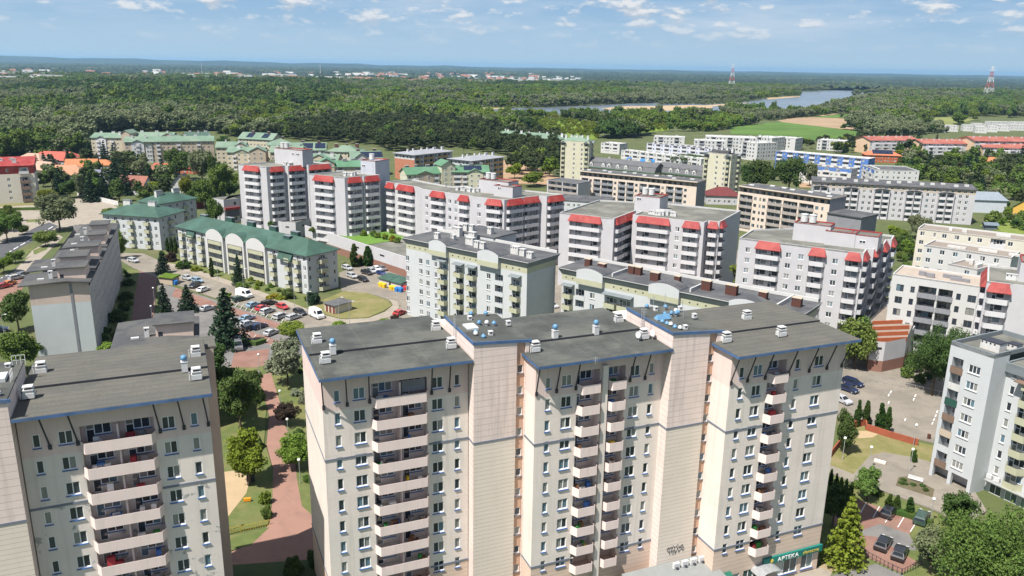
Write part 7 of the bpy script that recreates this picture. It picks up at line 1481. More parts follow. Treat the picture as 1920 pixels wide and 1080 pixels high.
def woods():
    pts = []; g = np.random.default_rng(77); Y = 440.0
    while Y < 3400:
        sp = 7.6 if Y < 900 else 9.0 if Y < 1300 else 11.5 if Y < 2000 else 15.5
        half = Y*.69+30; n = int(2*half/sp)
        for i in range(n):
            X = -half+(i+g.uniform(0, 1))*sp; YY = Y+g.uniform(-.5, .5)*sp; x, y = px(X, YY)
            if x < -40 or x > 1960 or y > yfront(x): continue
            if any(inpoly(x, y, q) for q in NOGO) and not inpoly(x, y, ISLE): continue
            if inpoly(x, y, PINEZ): k_, s = (4 if g.random() < .95 else 0), g.uniform(11, 16)
            elif inpoly(x, y, FIELD_L) or inpoly(x, y, FIELD_L2): k_, s = 3, g.uniform(4.0, 6.5)
            else:
                a = vnoise(X, YY, 190, 1); b = vnoise(X, YY, 60, 2); c = vnoise(X, YY, 330, 3)
                if x > 1040 and y > 215 and b < .35: continue
                if b < .26 and Y > 620 and not (x < 440 and y > 204) and g.random() < .85: continue
                lowl = x < 440 and y > 204
                if lowl: k_ = 2 if a+.3*b > .5 else 1 if b > .45 else 0
                elif 170 < x < 640 and 158 < y < 204: k_ = 1 if g.random() < .93 else 0  # dark leaves paint a cloud's shadow over this stretch of wood
                elif 440 < x < 980 and 172 < y: k_ = 3 if b > .62 else 5 if b > .45 else 2 if a > .5 else 1 if c < .25 else 0
                else: k_ = 1 if c < .27 else 2 if a > .55 else 3 if b > .7 and y > 178 else 5 if b > .5 else 0
                if g.random() < .16: k_ = int(g.choice([0, 1, 2, 5]))
                s = g.uniform(9, 19)*(.8+.5*vnoise(X, YY, 120, 9)) if k_ != 3 else g.uniform(5, 13)
                if inpoly(x, y, ISLE): s *= .5
                elif 170 < x < 640 and 158 < y < 204: s *= 1.35
                if Y > 1300: s *= 1.1
            pts.append((X, YY, k_, s))
        Y += sp*.92
    return np.array(pts)
WP = woods()
# source crowns: real trees standing at the wood's edge
SRC = []
for sh, lf, X_, Y_ in (('lo_round0', 'mid', -250, 640), ('lo_round1', 'dark', -235, 655), ('lo_round2', 'willow', -270, 650), ('lo_round1', 'lime', -215, 640), ('lo_pine0', 'pine', -40, 640), ('lo_round2', 'bright', -290, 660)):
    SRC.append(tree(sh, lf, 0, 0, 12.0, 1.0, 'tree at the front edge of the wood behind the green roofs', 'wood edge trees', world=(X_, Y_)))
def woodobj(name, sel, srcs, label):
    P = WP[sel]; me = bpy.data.meshes.new(name); me.vertices.add(len(P)); me.vertices.foreach_set('co', np.column_stack([P[:, 0], P[:, 1], np.zeros(len(P))]).astype(np.float32).ravel())
    a = me.attributes.new('sz', 'FLOAT', 'POINT'); a.data.foreach_set('value', P[:, 3].astype(np.float32)); b = me.attributes.new('kd', 'INT', 'POINT'); b.data.foreach_set('value', P[:, 2].astype(np.int32))
    o = link(name, me); o['kind'] = 'stuff'; o['label'] = label; o['category'] = 'wood'
    t = bpy.data.node_groups.new('wood_crowns', 'GeometryNodeTree'); t.interface.new_socket('Geometry', in_out='INPUT', socket_type='NodeSocketGeometry'); t.interface.new_socket('Geometry', in_out='OUTPUT', socket_type='NodeSocketGeometry')
    gi = t.nodes.new('NodeGroupInput'); go = t.nodes.new('NodeGroupOutput'); j = t.nodes.new('GeometryNodeJoinGeometry')
    sz = t.nodes.new('GeometryNodeInputNamedAttribute'); sz.data_type = 'FLOAT'; sz.inputs[0].default_value = 'sz'
    kd = t.nodes.new('GeometryNodeInputNamedAttribute'); kd.data_type = 'INT'; kd.inputs[0].default_value = 'kd'
    for k_, s in srcs:
        io = t.nodes.new('GeometryNodeObjectInfo'); io.inputs['Object'].default_value = s; io.inputs['As Instance'].default_value = True
        cp = t.nodes.new('FunctionNodeCompare'); cp.data_type = 'INT'; cp.operation = 'EQUAL'; cp.inputs[3].default_value = k_; L(t, kd.outputs['Attribute'], cp.inputs[2])
        ip = t.nodes.new('GeometryNodeInstanceOnPoints'); L(t, gi.outputs[0], ip.inputs['Points']); L(t, cp.outputs[0], ip.inputs['Selection']); L(t, io.outputs['Geometry'], ip.inputs['Instance'])
        rv = t.nodes.new('FunctionNodeRandomValue'); rv.data_type = 'FLOAT_VECTOR'; rv.inputs[0].default_value = (-.08, -.08, 0); rv.inputs[1].default_value = (.08, .08, 6.28); rv.inputs['Seed'].default_value = k_
        er = t.nodes.new('FunctionNodeEulerToRotation'); L(t, rv.outputs[0], er.inputs[0]); L(t, er.outputs[0], ip.inputs['Rotation'])
        rs = t.nodes.new('FunctionNodeRandomValue'); rs.data_type = 'FLOAT_VECTOR'; rs.inputs[0].default_value = (.85, .85, .7); rs.inputs[1].default_value = (1.25, 1.25, 1.1); rs.inputs['Seed'].default_value = 9+k_
        vm = t.nodes.new('ShaderNodeVectorMath'); vm.operation = 'SCALE'; L(t, rs.outputs[0], vm.inputs[0]); L(t, sz.outputs['Attribute'], vm.inputs['Scale']); L(t, vm.outputs[0], ip.inputs['Scale'])
        L(t, ip.outputs[0], j.inputs[0])
    L(t, j.outputs[0], go.inputs[0]); md = o.modifiers.new('crowns', 'NODES'); md.node_group = t
woodobj('mixed_wood', WP[:, 2] != 4, [(k_, SRC[k_]) for k_ in (0, 1, 2, 3, 5)], 'mixed green wood stretching across the river plain')
woodobj('pine_wood', WP[:, 2] == 4, [(4, SRC[4])], 'dark pine wood behind the green roofs')
# far canopy: rough treetops out to the horizon
def farwoods():
    rows = []; r = 3300.0
    while r < 42000: rows.append(r); r *= 1.022
    nc = 560; g = np.random.default_rng(5); an = np.linspace(-.66, .66, nc)
    V = np.zeros((len(rows), nc, 3)); 
    for i, r in enumerate(rows):
        for j, a in enumerate(an):
            X, Y = r*math.sin(a), r*math.cos(a); big = vnoise(X, Y, 900, 4)*.6+vnoise(X, Y, 340, 6)*.4
            tx, ty = px(X, Y); inh = .3 if (ty > 135 and tx < 1090 and vnoise(X, Y, 260, 21) > .42) else 1.0
            V[i, j] = (X, Y, inh*(15 if big > .36 else 1.5 if big < .28 else 7)*g.uniform(.3, 1.3)+1.0)
    f = [(i*nc+j, i*nc+j+1, (i+1)*nc+j+1, (i+1)*nc+j) for i in range(len(rows)-1) for j in range(nc-1)]
    me = bpy.data.meshes.new('far_wood'); me.from_pydata(V.reshape(-1, 3).tolist(), [], f)
    m = surf('far_canopy', (.016, .032, .020), .95, .45, .005, c2=(.055, .078, .036), c2s=.0016, c2r=(.50, .66)); me.materials.append(m); me.update()
    o = link('far_wood', me); o['kind'] = 'stuff'; o['label'] = 'dark far-off woods fading to the horizon'; o['category'] = 'wood'
farwoods()
# ---------------------------------------------------------------- cars
M_tyre = surf('tyre_rubber', (.02, .02, .02), .8, .1); M_rim = surf('wheel_rim', (.4, .4, .42), .35, .05, metal=.6); M_carglass = surf('car_glass', (.012, .015, .018), .06, .05, spec=.7); M_lamp = surf('head_lamp', (.6, .6, .62), .15, .02); M_tail = surf('tail_lamp', (.35, .02, .015), .3, .05)
def paint(name, c):
    m = surf('car_paint_'+name, c, .28, .03, .5, spec=.6); m.node_tree.nodes['Principled BSDF'].inputs['Coat Weight'].default_value = .5; return m
PAINT = {n: paint(n, c) for n, c in dict(white=(.72, .72, .71), silver=(.40, .41, .42), black=(.018, .018, .02), red=(.42, .03, .03), blue=(.02, .04, .15), grey=(.13, .135, .14), orange=(.55, .17, .02), lightblue=(.22, .33, .42), darkblue=(.012, .02, .06), green=(.03, .06, .045)).items()}
def carmesh(kind):
    if kind == 'van': L_, Wd, prof, roof = 5.6, 1.98, [(-2.8, .35), (-2.8, 2.35), (-2.6, 2.5), (1.3, 2.5), (1.6, 2.35), (2.25, 1.35), (2.75, 1.1), (2.8, .4)], None
    elif kind == 'wagon': L_, Wd, prof, roof = 4.6, 1.8, [(-2.3, .35), (-2.3, .95), (-2.15, 1.35), (-1.95, 1.5), (.2, 1.52), (.45, 1.48), (1.15, .98), (2.15, .78), (2.3, .6), (2.3, .33)], None
    else: L_, Wd, prof, roof = 4.3, 1.76, [(-2.1, .35), (-2.15, .9), (-1.95, 1.05), (-1.45, 1.44), (-1.2, 1.5), (.05, 1.5), (.3, 1.46), (1.0, .98), (1.95, .80), (2.12, .62), (2.12, .33)], None
    b = MB(); w = Wd/2; n = len(prof)
    def hw(z): return w if z < 1.0 else w-(z-1.0)*(.42 if kind != 'van' else .12)
    lt = [(x, -hw(z), z) for x, z in prof]; rt = [(x, hw(z), z) for x, z in prof]
    b.add(lt+rt, [(i, n+i, n+i+1, i+1) for i in range(n-1)]+[(0, n-1, 2*n-1, n)]); b.add(lt, [tuple(range(n-1, -1, -1))]); b.add(rt, [tuple(range(n))])
    g = MB()
    top = 1.44 if kind != 'van' else 2.2; bot = 1.0 if kind != 'van' else 1.45
    x0, x1, y0, y1 = {'van': (.2, 1.2, .2, 2.05), 'wagon': (-2.0, .35, -2.1, 1.0), 'hatch': (-1.35, .25, -1.8, .9)}[kind]
    for s in (-1, 1):
        k_ = 3; 
        for i in range(k_ if kind != 'van' else 1):
            m = k_ if kind != 'van' else 1; a0, a1 = x0+(x1-x0)*i/m+.05, x0+(x1-x0)*(i+1)/m-.05; c0, c1 = y0+(y1-y0)*i/m+.05, y0+(y1-y0)*(i+1)/m-.05
            q = [(c0, s*(hw(bot)+.012), bot), (c1, s*(hw(bot)+.012), bot), (a1, s*(hw(top)+.012), top), (a0, s*(hw(top)+.012), top)]; g.quad(*(q if s < 0 else q[::-1]))
    fx0, fz0, fx1, fz1 = {'van': (2.2, 1.42, 1.63, 2.3), 'wagon': (1.13, 1.0, .48, 1.46), 'hatch': (.98, 1.0, .33, 1.44)}[kind]
    g.quad((fx0+.02, -hw(fz0)+.1, fz0+.015), (fx0+.02, hw(fz0)-.1, fz0+.015), (fx1+.02, hw(fz1)-.12, fz1+.015), (fx1+.02, -hw(fz1)+.12, fz1+.015))
    if kind != 'van': rx0, rz0, rx1, rz1 = {'wagon': (-2.3, 1.0, -2.17, 1.34), 'hatch': (-1.93, 1.08, -1.5, 1.42)}[kind]; g.quad((rx0-.015, hw(rz0)-.1, rz0+.015), (rx0-.015, -hw(rz0)+.1, rz0+.015), (rx1-.015, -hw(rz1)+.12, rz1+.015), (rx1-.015, hw(rz1)-.12, rz1+.015))
    wh = MB(); ri = MB(); wh.rod((0, -.11, 0), (0, .11, 0), .33, 14); ri.rod((0, -.118, 0), (0, .118, 0), .2, 10)
    hl = MB(); hl.box(LOC0, -.05, .03, -.2, .2, -.08, .08); xf = prof[-2][0]; xr = prof[0][0]
    return dict(body=b.mesh('body', PAINT['white']), glass=g.mesh('glazing', M_carglass), wheel=wh.mesh('wheel', M_tyre), rim=ri.mesh('rim', M_rim), lamp=hl.mesh('headlight', M_lamp), tail=hl.mesh('tail_light', M_tail), xf=xf, xr=xr, w=w, ax=L_*.31, zl=.72 if kind != 'van' else .95)
CARS = {k_: carmesh(k_) for k_ in ('hatch', 'wagon', 'van')}
def car(kind, col, x0, y0, x1, y1, label, group='parked cars'):
    a, b = at(x0, y0), at(x1, y1); c = ((a[0]+b[0])/2, (a[1]+b[1])/2); m = CARS[kind]; rz = math.atan2(b[1]-a[1], b[0]-a[0])
    o = bpy.data.objects.new('parked_van' if kind == 'van' else 'parked_car', None); COL.objects.link(o); o.location = (c[0], c[1], .18); o.rotation_euler = (0, 0, rz); tags(o, label, 'van' if kind == 'van' else 'car', group)
    bd = link('body', m['body'], o); bd.material_slots[0].link = 'OBJECT'; bd.material_slots[0].material = PAINT[col]; link('glazing', m['glass'], o)
    for sx in (-1, 1):
        for sy in (-1, 1): w = link('wheel', m['wheel'], o, (sx*m['ax'], sy*(m['w']-.06), .33)); link('rim', m['rim'], w)
    for sy in (-1, 1): link('headlight', m['lamp'], o, (m['xf']-.02, sy*(m['w']-.3), m['zl'])); link('tail_light', m['tail'], o, (m['xr']+.04, sy*(m['w']-.28), m['zl']+.15), PI)
for a in [
 ('wagon', 'silver', 242, 490, 259, 494, 'silver car driving on the road beside the row block'), ('hatch', 'silver', 345, 523, 358, 527, 'silver car at the far end of the car park'), ('wagon', 'lightblue', 362, 527, 379, 533, 'pale blue car next to the black one on the car park'), ('wagon', 'black', 374, 535, 356, 543, 'black estate car beside the white hatchback'), ('hatch', 'white', 373, 550, 391, 544, 'white hatchback in the red bays by the road'),
 ('van', 'white', 450, 556, 466, 560, 'small white delivery van on the road behind the big spruce'), ('wagon', 'green', 442, 567, 460, 563, 'dark green car beside the big spruce'), ('hatch', 'silver', 381, 585, 399, 580, 'silver car below the blue-green spruces'), ('hatch', 'lightblue', 466, 579, 485, 573, 'light blue hatchback right of the big spruce'), ('wagon', 'black', 494, 575, 516, 570, 'black car at the left end of the bay row'), ('hatch', 'red', 484, 585, 500, 579, 'bright red hatchback in the bay row'), ('wagon', 'silver', 489, 592, 515, 583, 'silver saloon beside the bright red hatchback'), ('hatch', 'red', 520, 576, 540, 583, 'dark red car standing by the road edge'),
 ('wagon', 'silver', 516, 601, 539, 593, 'silver estate left of its twin in the bay row'), ('wagon', 'silver', 536, 604, 566, 594, 'long silver estate in front of the white van'), ('wagon', 'black', 552, 586, 574, 594, 'black car behind the large white van'), ('van', 'white', 578, 588, 610, 604, 'large white panel van at the end of the bay row'), ('hatch', 'silver', 498, 633, 520, 624, 'silver car alone in the lower bays'), ('wagon', 'darkblue', 476, 620, 497, 613, 'dark blue car in the lower bays'), ('hatch', 'silver', 456, 614, 476, 609, 'silver car behind the big spruce in lower bays'), ('wagon', 'black', 461, 622, 481, 616, 'black car behind the big spruce in lower bays'), ('van', 'grey', 444, 641, 450, 668, 'grey van parked under the big spruce'), ('hatch', 'lightblue', 455, 604, 474, 598, 'pale car right of the spruce in middle bays'),
 ('wagon', 'silver', 643, 503, 660, 509, 'silver car in the yard near the podium wall'), ('wagon', 'black', 678, 512, 698, 518, 'black car in the yard, front of a silver pair'), ('wagon', 'silver', 690, 508, 706, 515, 'silver car beside the black one in the yard'), ('hatch', 'white', 700, 505, 714, 511, 'pale silver car in the middle of the yard row'), ('wagon', 'grey', 710, 503, 724, 511, 'grey car at the end of the yard row'), ('hatch', 'blue', 707, 513, 724, 519, 'deep blue car in the yard row'), ('wagon', 'silver', 651, 517, 670, 525, 'silver people carrier left of the black saloon'), ('wagon', 'black', 670, 523, 692, 532, 'black saloon next to the silver people carrier'), ('hatch', 'red', 742, 594, 757, 588, 'red car half hidden behind the foreground roof'),
 ('wagon', 'silver', 17, 527, 47, 521, 'silver car at the left edge car park'), ('wagon', 'grey', 34, 522, 52, 515, 'dark grey car behind the silver one at left'), ('hatch', 'orange', 9, 538, 28, 532, 'orange car at the left edge car park'), ('hatch', 'red', -6, 543, 22, 537, 'red car at the left edge car park'), ('hatch', 'darkblue', -10, 624, 8, 622, 'dark blue car cut off by the left edge'),
 ('wagon', 'darkblue', 1582, 717, 1616, 729, 'dark blue car at the far side of the right lot'), ('hatch', 'darkblue', 1574, 729, 1607, 741, 'dark blue car between two others in the right lot'), ('hatch', 'silver', 1566, 750, 1591, 761, 'silver car half hidden by the block edge'), ('wagon', 'silver', 1024, 573, 1046, 581, 'silver car between the two grey blocks'),
 ('hatch', 'black', 1658, 976, 1674, 958, 'black hatchback alone in the upper red bays'), ('wagon', 'green', 1722, 988, 1732, 968, 'dark car partly under the corner tree'), ('hatch', 'black', 1648, 1038, 1662, 1016, 'black hatchback in the lower red bays, left'), ('hatch', 'black', 1680, 1058, 1692, 1032, 'black hatchback in the lower red bays, by the fence')]: car(*a)
# ---------------------------------------------------------------- lamps, bins, sheds, walls
M_pole = surf('lamp_pole', (.30, .31, .31), .5, .1); M_globe = surf('lamp_globe', (.78, .78, .76), .3, .02)
lp = MB(); lp.cyl(0, 0, 0, .5, .09, .08, 8); lp.cyl(0, 0, .5, 4.3, .055, .045, 8); LPM = lp.mesh('pole', M_pole); lg = MB(); lg.ball(0, 0, 4.5, .26, .26, 12, 8); LGM = lg.mesh('globe', M_globe, smooth=True)
tl = MB(); tl.cyl(0, 0, 0, 8, .09, .06, 8); tl.rod((0, 0, 8), (1.2, 0, 8.3), .045, 6); TLM = tl.mesh('pole', M_pole); th_ = MB(); th_.box(LOC0, .9, 1.6, -.12, .12, 8.26, 8.38); THM = th_.mesh('lamp_head', M_globe)
def lamp(x, y, label, s=1.0, tall=False):
    p = at(x, y); o = bpy.data.objects.new('street_lamp', None); COL.objects.link(o); o.location = (*p, .02); o.scale = (s, s, s); tags(o, label, 'street lamp', 'street lamps'); link('pole', TLM if tall else LPM, o); link('lamp_head' if tall else 'globe', THM if tall else LGM, o)
for x, y, l in ((527, 772, 'globe lamp on the lawn right of the narrow path'), (541, 828, 'globe lamp below the purple tree'), (563, 908, 'globe lamp in front of the bright green tree'), (487, 700, 'globe lamp at the head of the narrow path'), (423, 1000, 'globe lamp beside the sand playground'), (1579, 864, 'globe lamp inside the orange wall on dry grass'), (1628, 882, 'globe lamp next to the cream slide'), (1743, 984, 'globe lamp at the car park corner under the big tree'), (286, 604, 'globe lamp on the shaded red path, nearer one'), (290, 568, 'globe lamp on the shaded red path, farther one'), (1705, 886, 'slim lamp beside the flower bed'), (1712, 838, 'lamp at the orange wall end')): lamp(x, y, l)
for x, y, l in ((345, 506, 'tall lamp at the left end of the arched block lawn'), (409, 527, 'tall lamp in front of the arched block, second'), (457, 545, 'tall lamp by the small white van'), (553, 580, 'tall lamp left of the little white shed'), (577, 592, 'tall lamp by the dark pine shrub'), (636, 604, 'tall lamp in front of the little white shed'), (656, 612, 'tall lamp on the bend of the road'), (10, 640, 'tall lamp at the left edge'), (490, 640, 'tall lamp between the lower bays')): lamp(x, y, l, .85, True)
def bin_(x, y, mat, label, az):
    F = Frame(at(x, y), (math.cos(az), math.sin(az))); T = Thing('waste_container', label, 'waste bin', (*at(x, y), .1), 'recycling containers')
    m = MB(); m.hexa([F.P(.1, .1, .15), F.P(1.3, .1, .15), F.P(1.3, 1.0, .15), F.P(.1, 1.0, .15), F.P(0, 0, 1.2), F.P(1.4, 0, 1.2), F.P(1.4, 1.1, 1.2), F.P(0, 1.1, 1.2)]); T.part('tub', m, mat)
    l = MB(); l.hexa([F.P(-.04, -.05, 1.21), F.P(1.44, -.05, 1.21), F.P(1.44, 1.15, 1.21), F.P(-.04, 1.15, 1.21), F.P(.1, .1, 1.5), F.P(1.3, .1, 1.5), F.P(1.3, 1.05, 1.55), F.P(.1, 1.05, 1.55)]); T.part('lid', l, mat)
    for u in (.2, 1.2): w = MB(); w.rod(F.P(u, .2, .1), F.P(u+.06, .2, .1), .1, 8); T.part('wheel', w, M_tyre)
M_yb = surf('yellow_bin', (.65, .42, .02), .45, .08); M_bb = surf('blue_bin', (.03, .16, .45), .45, .08); M_rb = surf('red_bin', (.45, .05, .05), .45, .08)
for x, y, m, l in ((709, 538, M_yb, 'yellow container, leftmost by the green roofed shelters'), (715, 540, M_yb, 'yellow container, second by the green roofed shelters'), (729, 544, M_yb, 'yellow container, third, beside the blue ones'), (735, 545, M_yb, 'yellow container touching the first blue one'), (739, 547, M_bb, 'blue container left of its pair'), (746, 548, M_bb, 'blue container right of its pair'), (749, 543, M_rb, 'red container in front of the second shelter'), (755, 545, M_rb, 'red container nearest the light grey block'), (324, 534, M_bb, 'blue container beside the hedge-topped shelter')): bin_(x, y, m, l, -.66)
def shelter(x, y, w, d, h, roofm, wallm, label, az, rise=.7, cat='shed', name='shed', doors=0):
    F = Frame(at(x, y), (math.cos(az), math.sin(az))); T = Thing(name, label, cat, (*F.p(w/2, d/2), .05)); m = MB(); blockwalls(m, F, w, d, 0, h, 0); T.part('wall', m, wallm)
    r = MB(); r.box(F, -.4, w+.4, -.4, d+.4, h, h+.15, 0, z1b=h+rise); T.part('roof', r, roofm)
    for i in range(doors): q = MB(); q.box(F, .5+i*1.5, 1.5+i*1.5, -.06, -.004, .05, 2.1); T.part('door', q, M_brown_door)
M_brown_door = surf('red_brown_door', (.16, .055, .04), .6, .1)
shelter(609, 584, 4.6, 6.0, 2.5, M_dkroof, M_cream2, 'little white service shed with three brown doors on the lawn', -.66, .2, doors=3)
shelter(711, 534, 4.5, 4.2, 2.2, M_green, M_w, 'bin shelter with green mono-pitch roof, left one', -.66, .9); shelter(733, 540, 4.5, 4.2, 2.2, M_green, M_w, 'bin shelter with green mono-pitch roof, right one', -.66, .9)
shelter(299, 532, 5.0, 3.2, 2.2, LM['bright'], M_tan, 'small bin shelter topped by a clipped green hedge', -.3, .5)
def wallrun(name, label, cat, pts, h, mat, th=.25, z=0.0, group=None, top=None, posts=0):
    T = Thing(name, label, cat, (*at(*pts[0]), z), group); w = [at(*p) for p in pts]
    for i, (a, b) in enumerate(zip(w, w[1:])):
        F = Frame(a, dirv(a, b)); d = dist(a, b); m = MB()
        if posts:
            for j in range(int(d/posts)+1): m.box(F, j*posts, j*posts+.06, 0, .06, z, z+h)
            for zz in (.15, h-.12): m.box(F, 0, d, .065, .09, z+zz, z+zz+.06)
        else: m.box(F, 0, d, 0, th, z, z+h+.004*i)
        T.part('panel' if posts else 'wall_panel', m, mat)
wallrun('garden_wall', 'low orange-red wall around the dry play lawn', 'wall', [(1556, 862), (1603, 802), (1621, 800), (1622, 808), (1668, 823), (1720, 838)], 1.5, surf('orange_wall_render', (.27, .075, .04), .85, .12, .8))
wallrun('picket_fence', 'yellow and dark picket fence below the sand playground', 'fence', [(414, 1004), (452, 997), (508, 985)], 1.0, surf('yellow_picket', (.45, .33, .04), .7, .3, 6), posts=.35)
wallrun('mesh_fence', 'grey mesh fence in front of the lower car park bays', 'fence', [(1612, 1042), (1672, 1074), (1690, 1082), (1726, 1066)], 1.3, M_dark, posts=.6)
wallrun('mesh_fence', 'thin mesh fence along the far side of the right lot', 'fence', [(1628, 716), (1700, 731), (1770, 748)], 1.6, M_galv, posts=1.6)
wallrun('road_fence', 'pale solid fence along the gardens at the road corner', 'fence', [(145, 367), (180, 376), (222, 386)], 2.2, M_concrete)
wallrun('hedge', 'long dark clipped hedge at the junction on the left', 'hedge', [(-20, 397), (30, 395), (76, 394)], 1.3, LM['dark'], 1.2)
wallrun('hedge', 'clipped hedge behind the grey van in the car park', 'hedge', [(440, 645), (480, 650), (500, 644)], 1.2, LM['dark'], 1.2)
wallrun('hedge', 'clipped hedge along the car park beside three thujas', 'hedge', [(1655, 962), (1700, 974), (1745, 990)], 1.0, LM['thuja'], 1.2)
b = MB(); F = Frame(at(1701, 900), dirv(at(1701, 900), at(1722, 906))); T = Thing('park_bench', 'white slatted bench at the flower bed edge', 'bench', (*at(1701, 900), 0)); m = MB(); m.box(F, 0, 2.4, 0, .5, .42, .5); T.part('seat', m, M_whitebox)
for u in (.2, 2.1): m = MB(); m.box(F, u, u+.1, .05, .45, .1, .415); T.part('leg', m, M_whitebox)
m = MB(); m.box(F, 0, 2.4, .52, .58, .55, .9); T.part('backrest', m, M_whitebox)
m = MB(); q = at(1638, 868); m.box(Frame(q, (.8, -.6)), 0, 1.9, 0, .6, .1, .45, z1b=.7); o = link('play_slab', m.mesh('play_slab', M_cream2, (*q, 0)), loc=(*q, 0)); tags(o, 'cream play block lying on the dry lawn beside a lamp', 'play equipment')
m = MB(); q = at(457, 944); m.box(Frame(q, (1, .2)), 0, 1.1, 0, .4, .3, .8); m.box(Frame(q, (1, .2)), .35, .6, .1, .3, .05, .3); o = link('spring_rocker', m.mesh('spring_rocker', surf('orange_toy', (.6, .25, .02), .5, .1), (*q, 0)), loc=(*q, 0)); tags(o, 'orange spring rocker on the playground grass', 'play equipment')
m = MB(); q = at(1741, 824); m.cyl(*q, .05, 1.1, .3, .32, 10); o = link('litter_bin', m.mesh('litter_bin', M_brown, (*q, 0)), loc=(*q, 0)); tags(o, 'brown litter bin at the corner block foot', 'litter bin')
m = MB(); q = at(463, 905); m.box(Frame(q, (1, .1)), 0, 1.3, 0, .15, .2, 1.9); o = link('notice_board', m.mesh('notice_board', M_dark, (*q, 0)), loc=(*q, 0)); tags(o, 'dark board standing at the sand playground edge', 'notice board')
# terraced podium with orange partitions by the white modern block
pl = [at(1625, 696), at(1652, 699), at(1692, 690), at(1712, 640), at(1660, 615), at(1625, 650)]; T = Thing('podium', 'white and brick podium with orange terrace partitions below the white modern block', 'podium', (*at(1660, 665), 0)); n = len(pl); mb = MB()
for i in range(n): F = Frame(pl[i], dirv(pl[i], pl[(i+1) % n])); w = dist(pl[i], pl[(i+1) % n]); facade(mb, F, 0, w, 0, 2.9, [], 1); facade(mb, F, 0, w, 2.9, 7.6, [(w*.3, w*.3+1.6, 5.6, 6.2, .2, True)] if i == 0 else [], 0, 2)
mb.add([(p[0], p[1], 6.9) for p in pl], [tuple(range(n))], 3); T.part('wall', mb, [M_w, M_brick, M_dark, M_tanroof])
for i in range(4):
    a, b = at(1630+i*2, 642-i*11, 6.9), at(1704+i*2, 639-i*11, 6.9); F = Frame(a, dirv(a, b)); m = MB(); m.box(F, 0, dist(a, b)*.95, 0, .25, 6.904, 7.85); T.part('terrace_wall', m, M_orange)
for (x0, y0, x1, y1, ) in ((1783, 615, 1855, 628),): a, b = at(x0, y0, 6), at(x1, y1, 6); F = Frame(a, dirv(a, b)); m = MB(); m.box(F, 0, dist(a, b), 0, .3, 4, 7.4); T.part('terrace_wall', m, M_orange)
a, b = at(1700, 640, 5), at(1742, 590, 5); F = Frame(a, dirv(a, b)); m = MB(); m.hexa([F.P(0, 0, 0), F.P(dist(a, b), 0, 0), F.P(dist(a, b), .35, 0), F.P(0, .35, 0), F.P(0, 0, 6), F.P(dist(a, b), 0, 8.5), F.P(dist(a, b), .35, 8.5), F.P(0, .35, 6)]); T.part('ramp_wall', m, M_w)
m = MB(); F = Frame(at(1712, 592, 7), (.8, -.6)); m.hexa([F.P(0, 0, 8.6), F.P(5, 0, 8.6), F.P(5, 3, 9.2), F.P(0, 3, 9.2), F.P(0, 0, 8.7), F.P(5, 0, 8.7), F.P(5, 3, 9.3), F.P(0, 3, 9.3)]); T.part('terrace_awning', m, surf('orange_awning', (.6, .25, .05), .7, .1))
# ---------------------------------------------------------------- the far town: small houses and halls
gt = np.random.default_rng(12); HM = [surf('far_white_wall', (.62, .61, .59), .9, .05), surf('far_red_tiles', (.22, .11, .085), .9, .1), surf('far_grey_roof', (.35, .35, .36), .9, .1)]
def boxhouse(w, d, h, r, mi):
    m = MB(); F = Frame((-w/2, -d/2), (1, 0)); blockwalls(m, F, w, d, 0, h, 0)
    if r: gable(m, F, w, d, h, r, .5, mi, 0)
    else: m.box(F, -.2, w+.2, -.2, d+.2, h, h+.4, mi)
    return m.mesh('house', HM)
HS = [boxhouse(16, 11, 7, 5, 1), boxhouse(20, 12, 8, 4, 1), boxhouse(42, 16, 11, 0, 2), boxhouse(70, 24, 10, 0, 0), boxhouse(28, 14, 13, 0, 0)]
def town(x0, x1, y0, y1, n, w, sc=1.35):
    for i in range(n):
        for _ in range(30):
            x = gt.uniform(x0, x1); y = gt.uniform(y0, y1); p = at(x, y, 0)
            if vnoise(p[0], p[1], 260, 21) > .45: break
        k_ = gt.choice(5, p=w); o = link('house', HS[k_], None, (p[0], p[1], .5), gt.uniform(-.5, .5)); s_ = gt.uniform(.7, 1.15)*sc; o.scale = (s_, s_, s_)
        tags(o, ('tiny pale house with reddish roof in the far town', 'tiny pale house with reddish roof in the far town', 'tiny grey roofed building in the far town', 'long white hall in the far town', 'tiny white block of flats in the far town')[k_], ('house', 'house', 'building', 'hall', 'building')[k_], ('far town houses', 'far town houses', 'far town grey roofs', 'far town halls', 'far town flats')[k_])
town(-10, 330, 136, 155, 60, [.25, .2, .25, .12, .18]); town(330, 700, 139, 155, 80, [.3, .2, .2, .08, .22]); town(660, 1010, 140, 160, 110, [.5, .3, .12, .01, .07]); town(975, 1085, 143, 153, 22, [.1, .05, .25, .2, .4], .9); town(790, 930, 127.5, 131, 8, [0, 0, .2, .6, .2]); town(1270, 1450, 132.6, 133.8, 5, [0, 0, 0, .6, .4]); town(1800, 1885, 183, 189, 14, [.4, .2, .2, .0, .2], .6); town(1600, 1760, 186, 198, 5, [.5, .3, .2, .0, .0], .55)
hz = bpy.data.meshes.new('haze'); hb_ = MB(); hb_.box(Frame((-45000, -700), (1, 0)), 0, 90000, 0, 48000, -1.0, 160.0)
m = bpy.data.materials.new('haze'); t = nt(m); MO = N(t, 'ShaderNodeOutputMaterial'); PV = N(t, 'ShaderNodeVolumePrincipled'); PV.inputs['Color'].default_value = (.42, .72, 1.0, 1); PV.inputs['Density'].default_value = 4.4e-5; PV.inputs['Anisotropy'].default_value = .2; L(t, PV.outputs[0], MO.inputs['Volume'])
o = link('haze', hb_.mesh('haze', m)); o['kind'] = 'stuff'
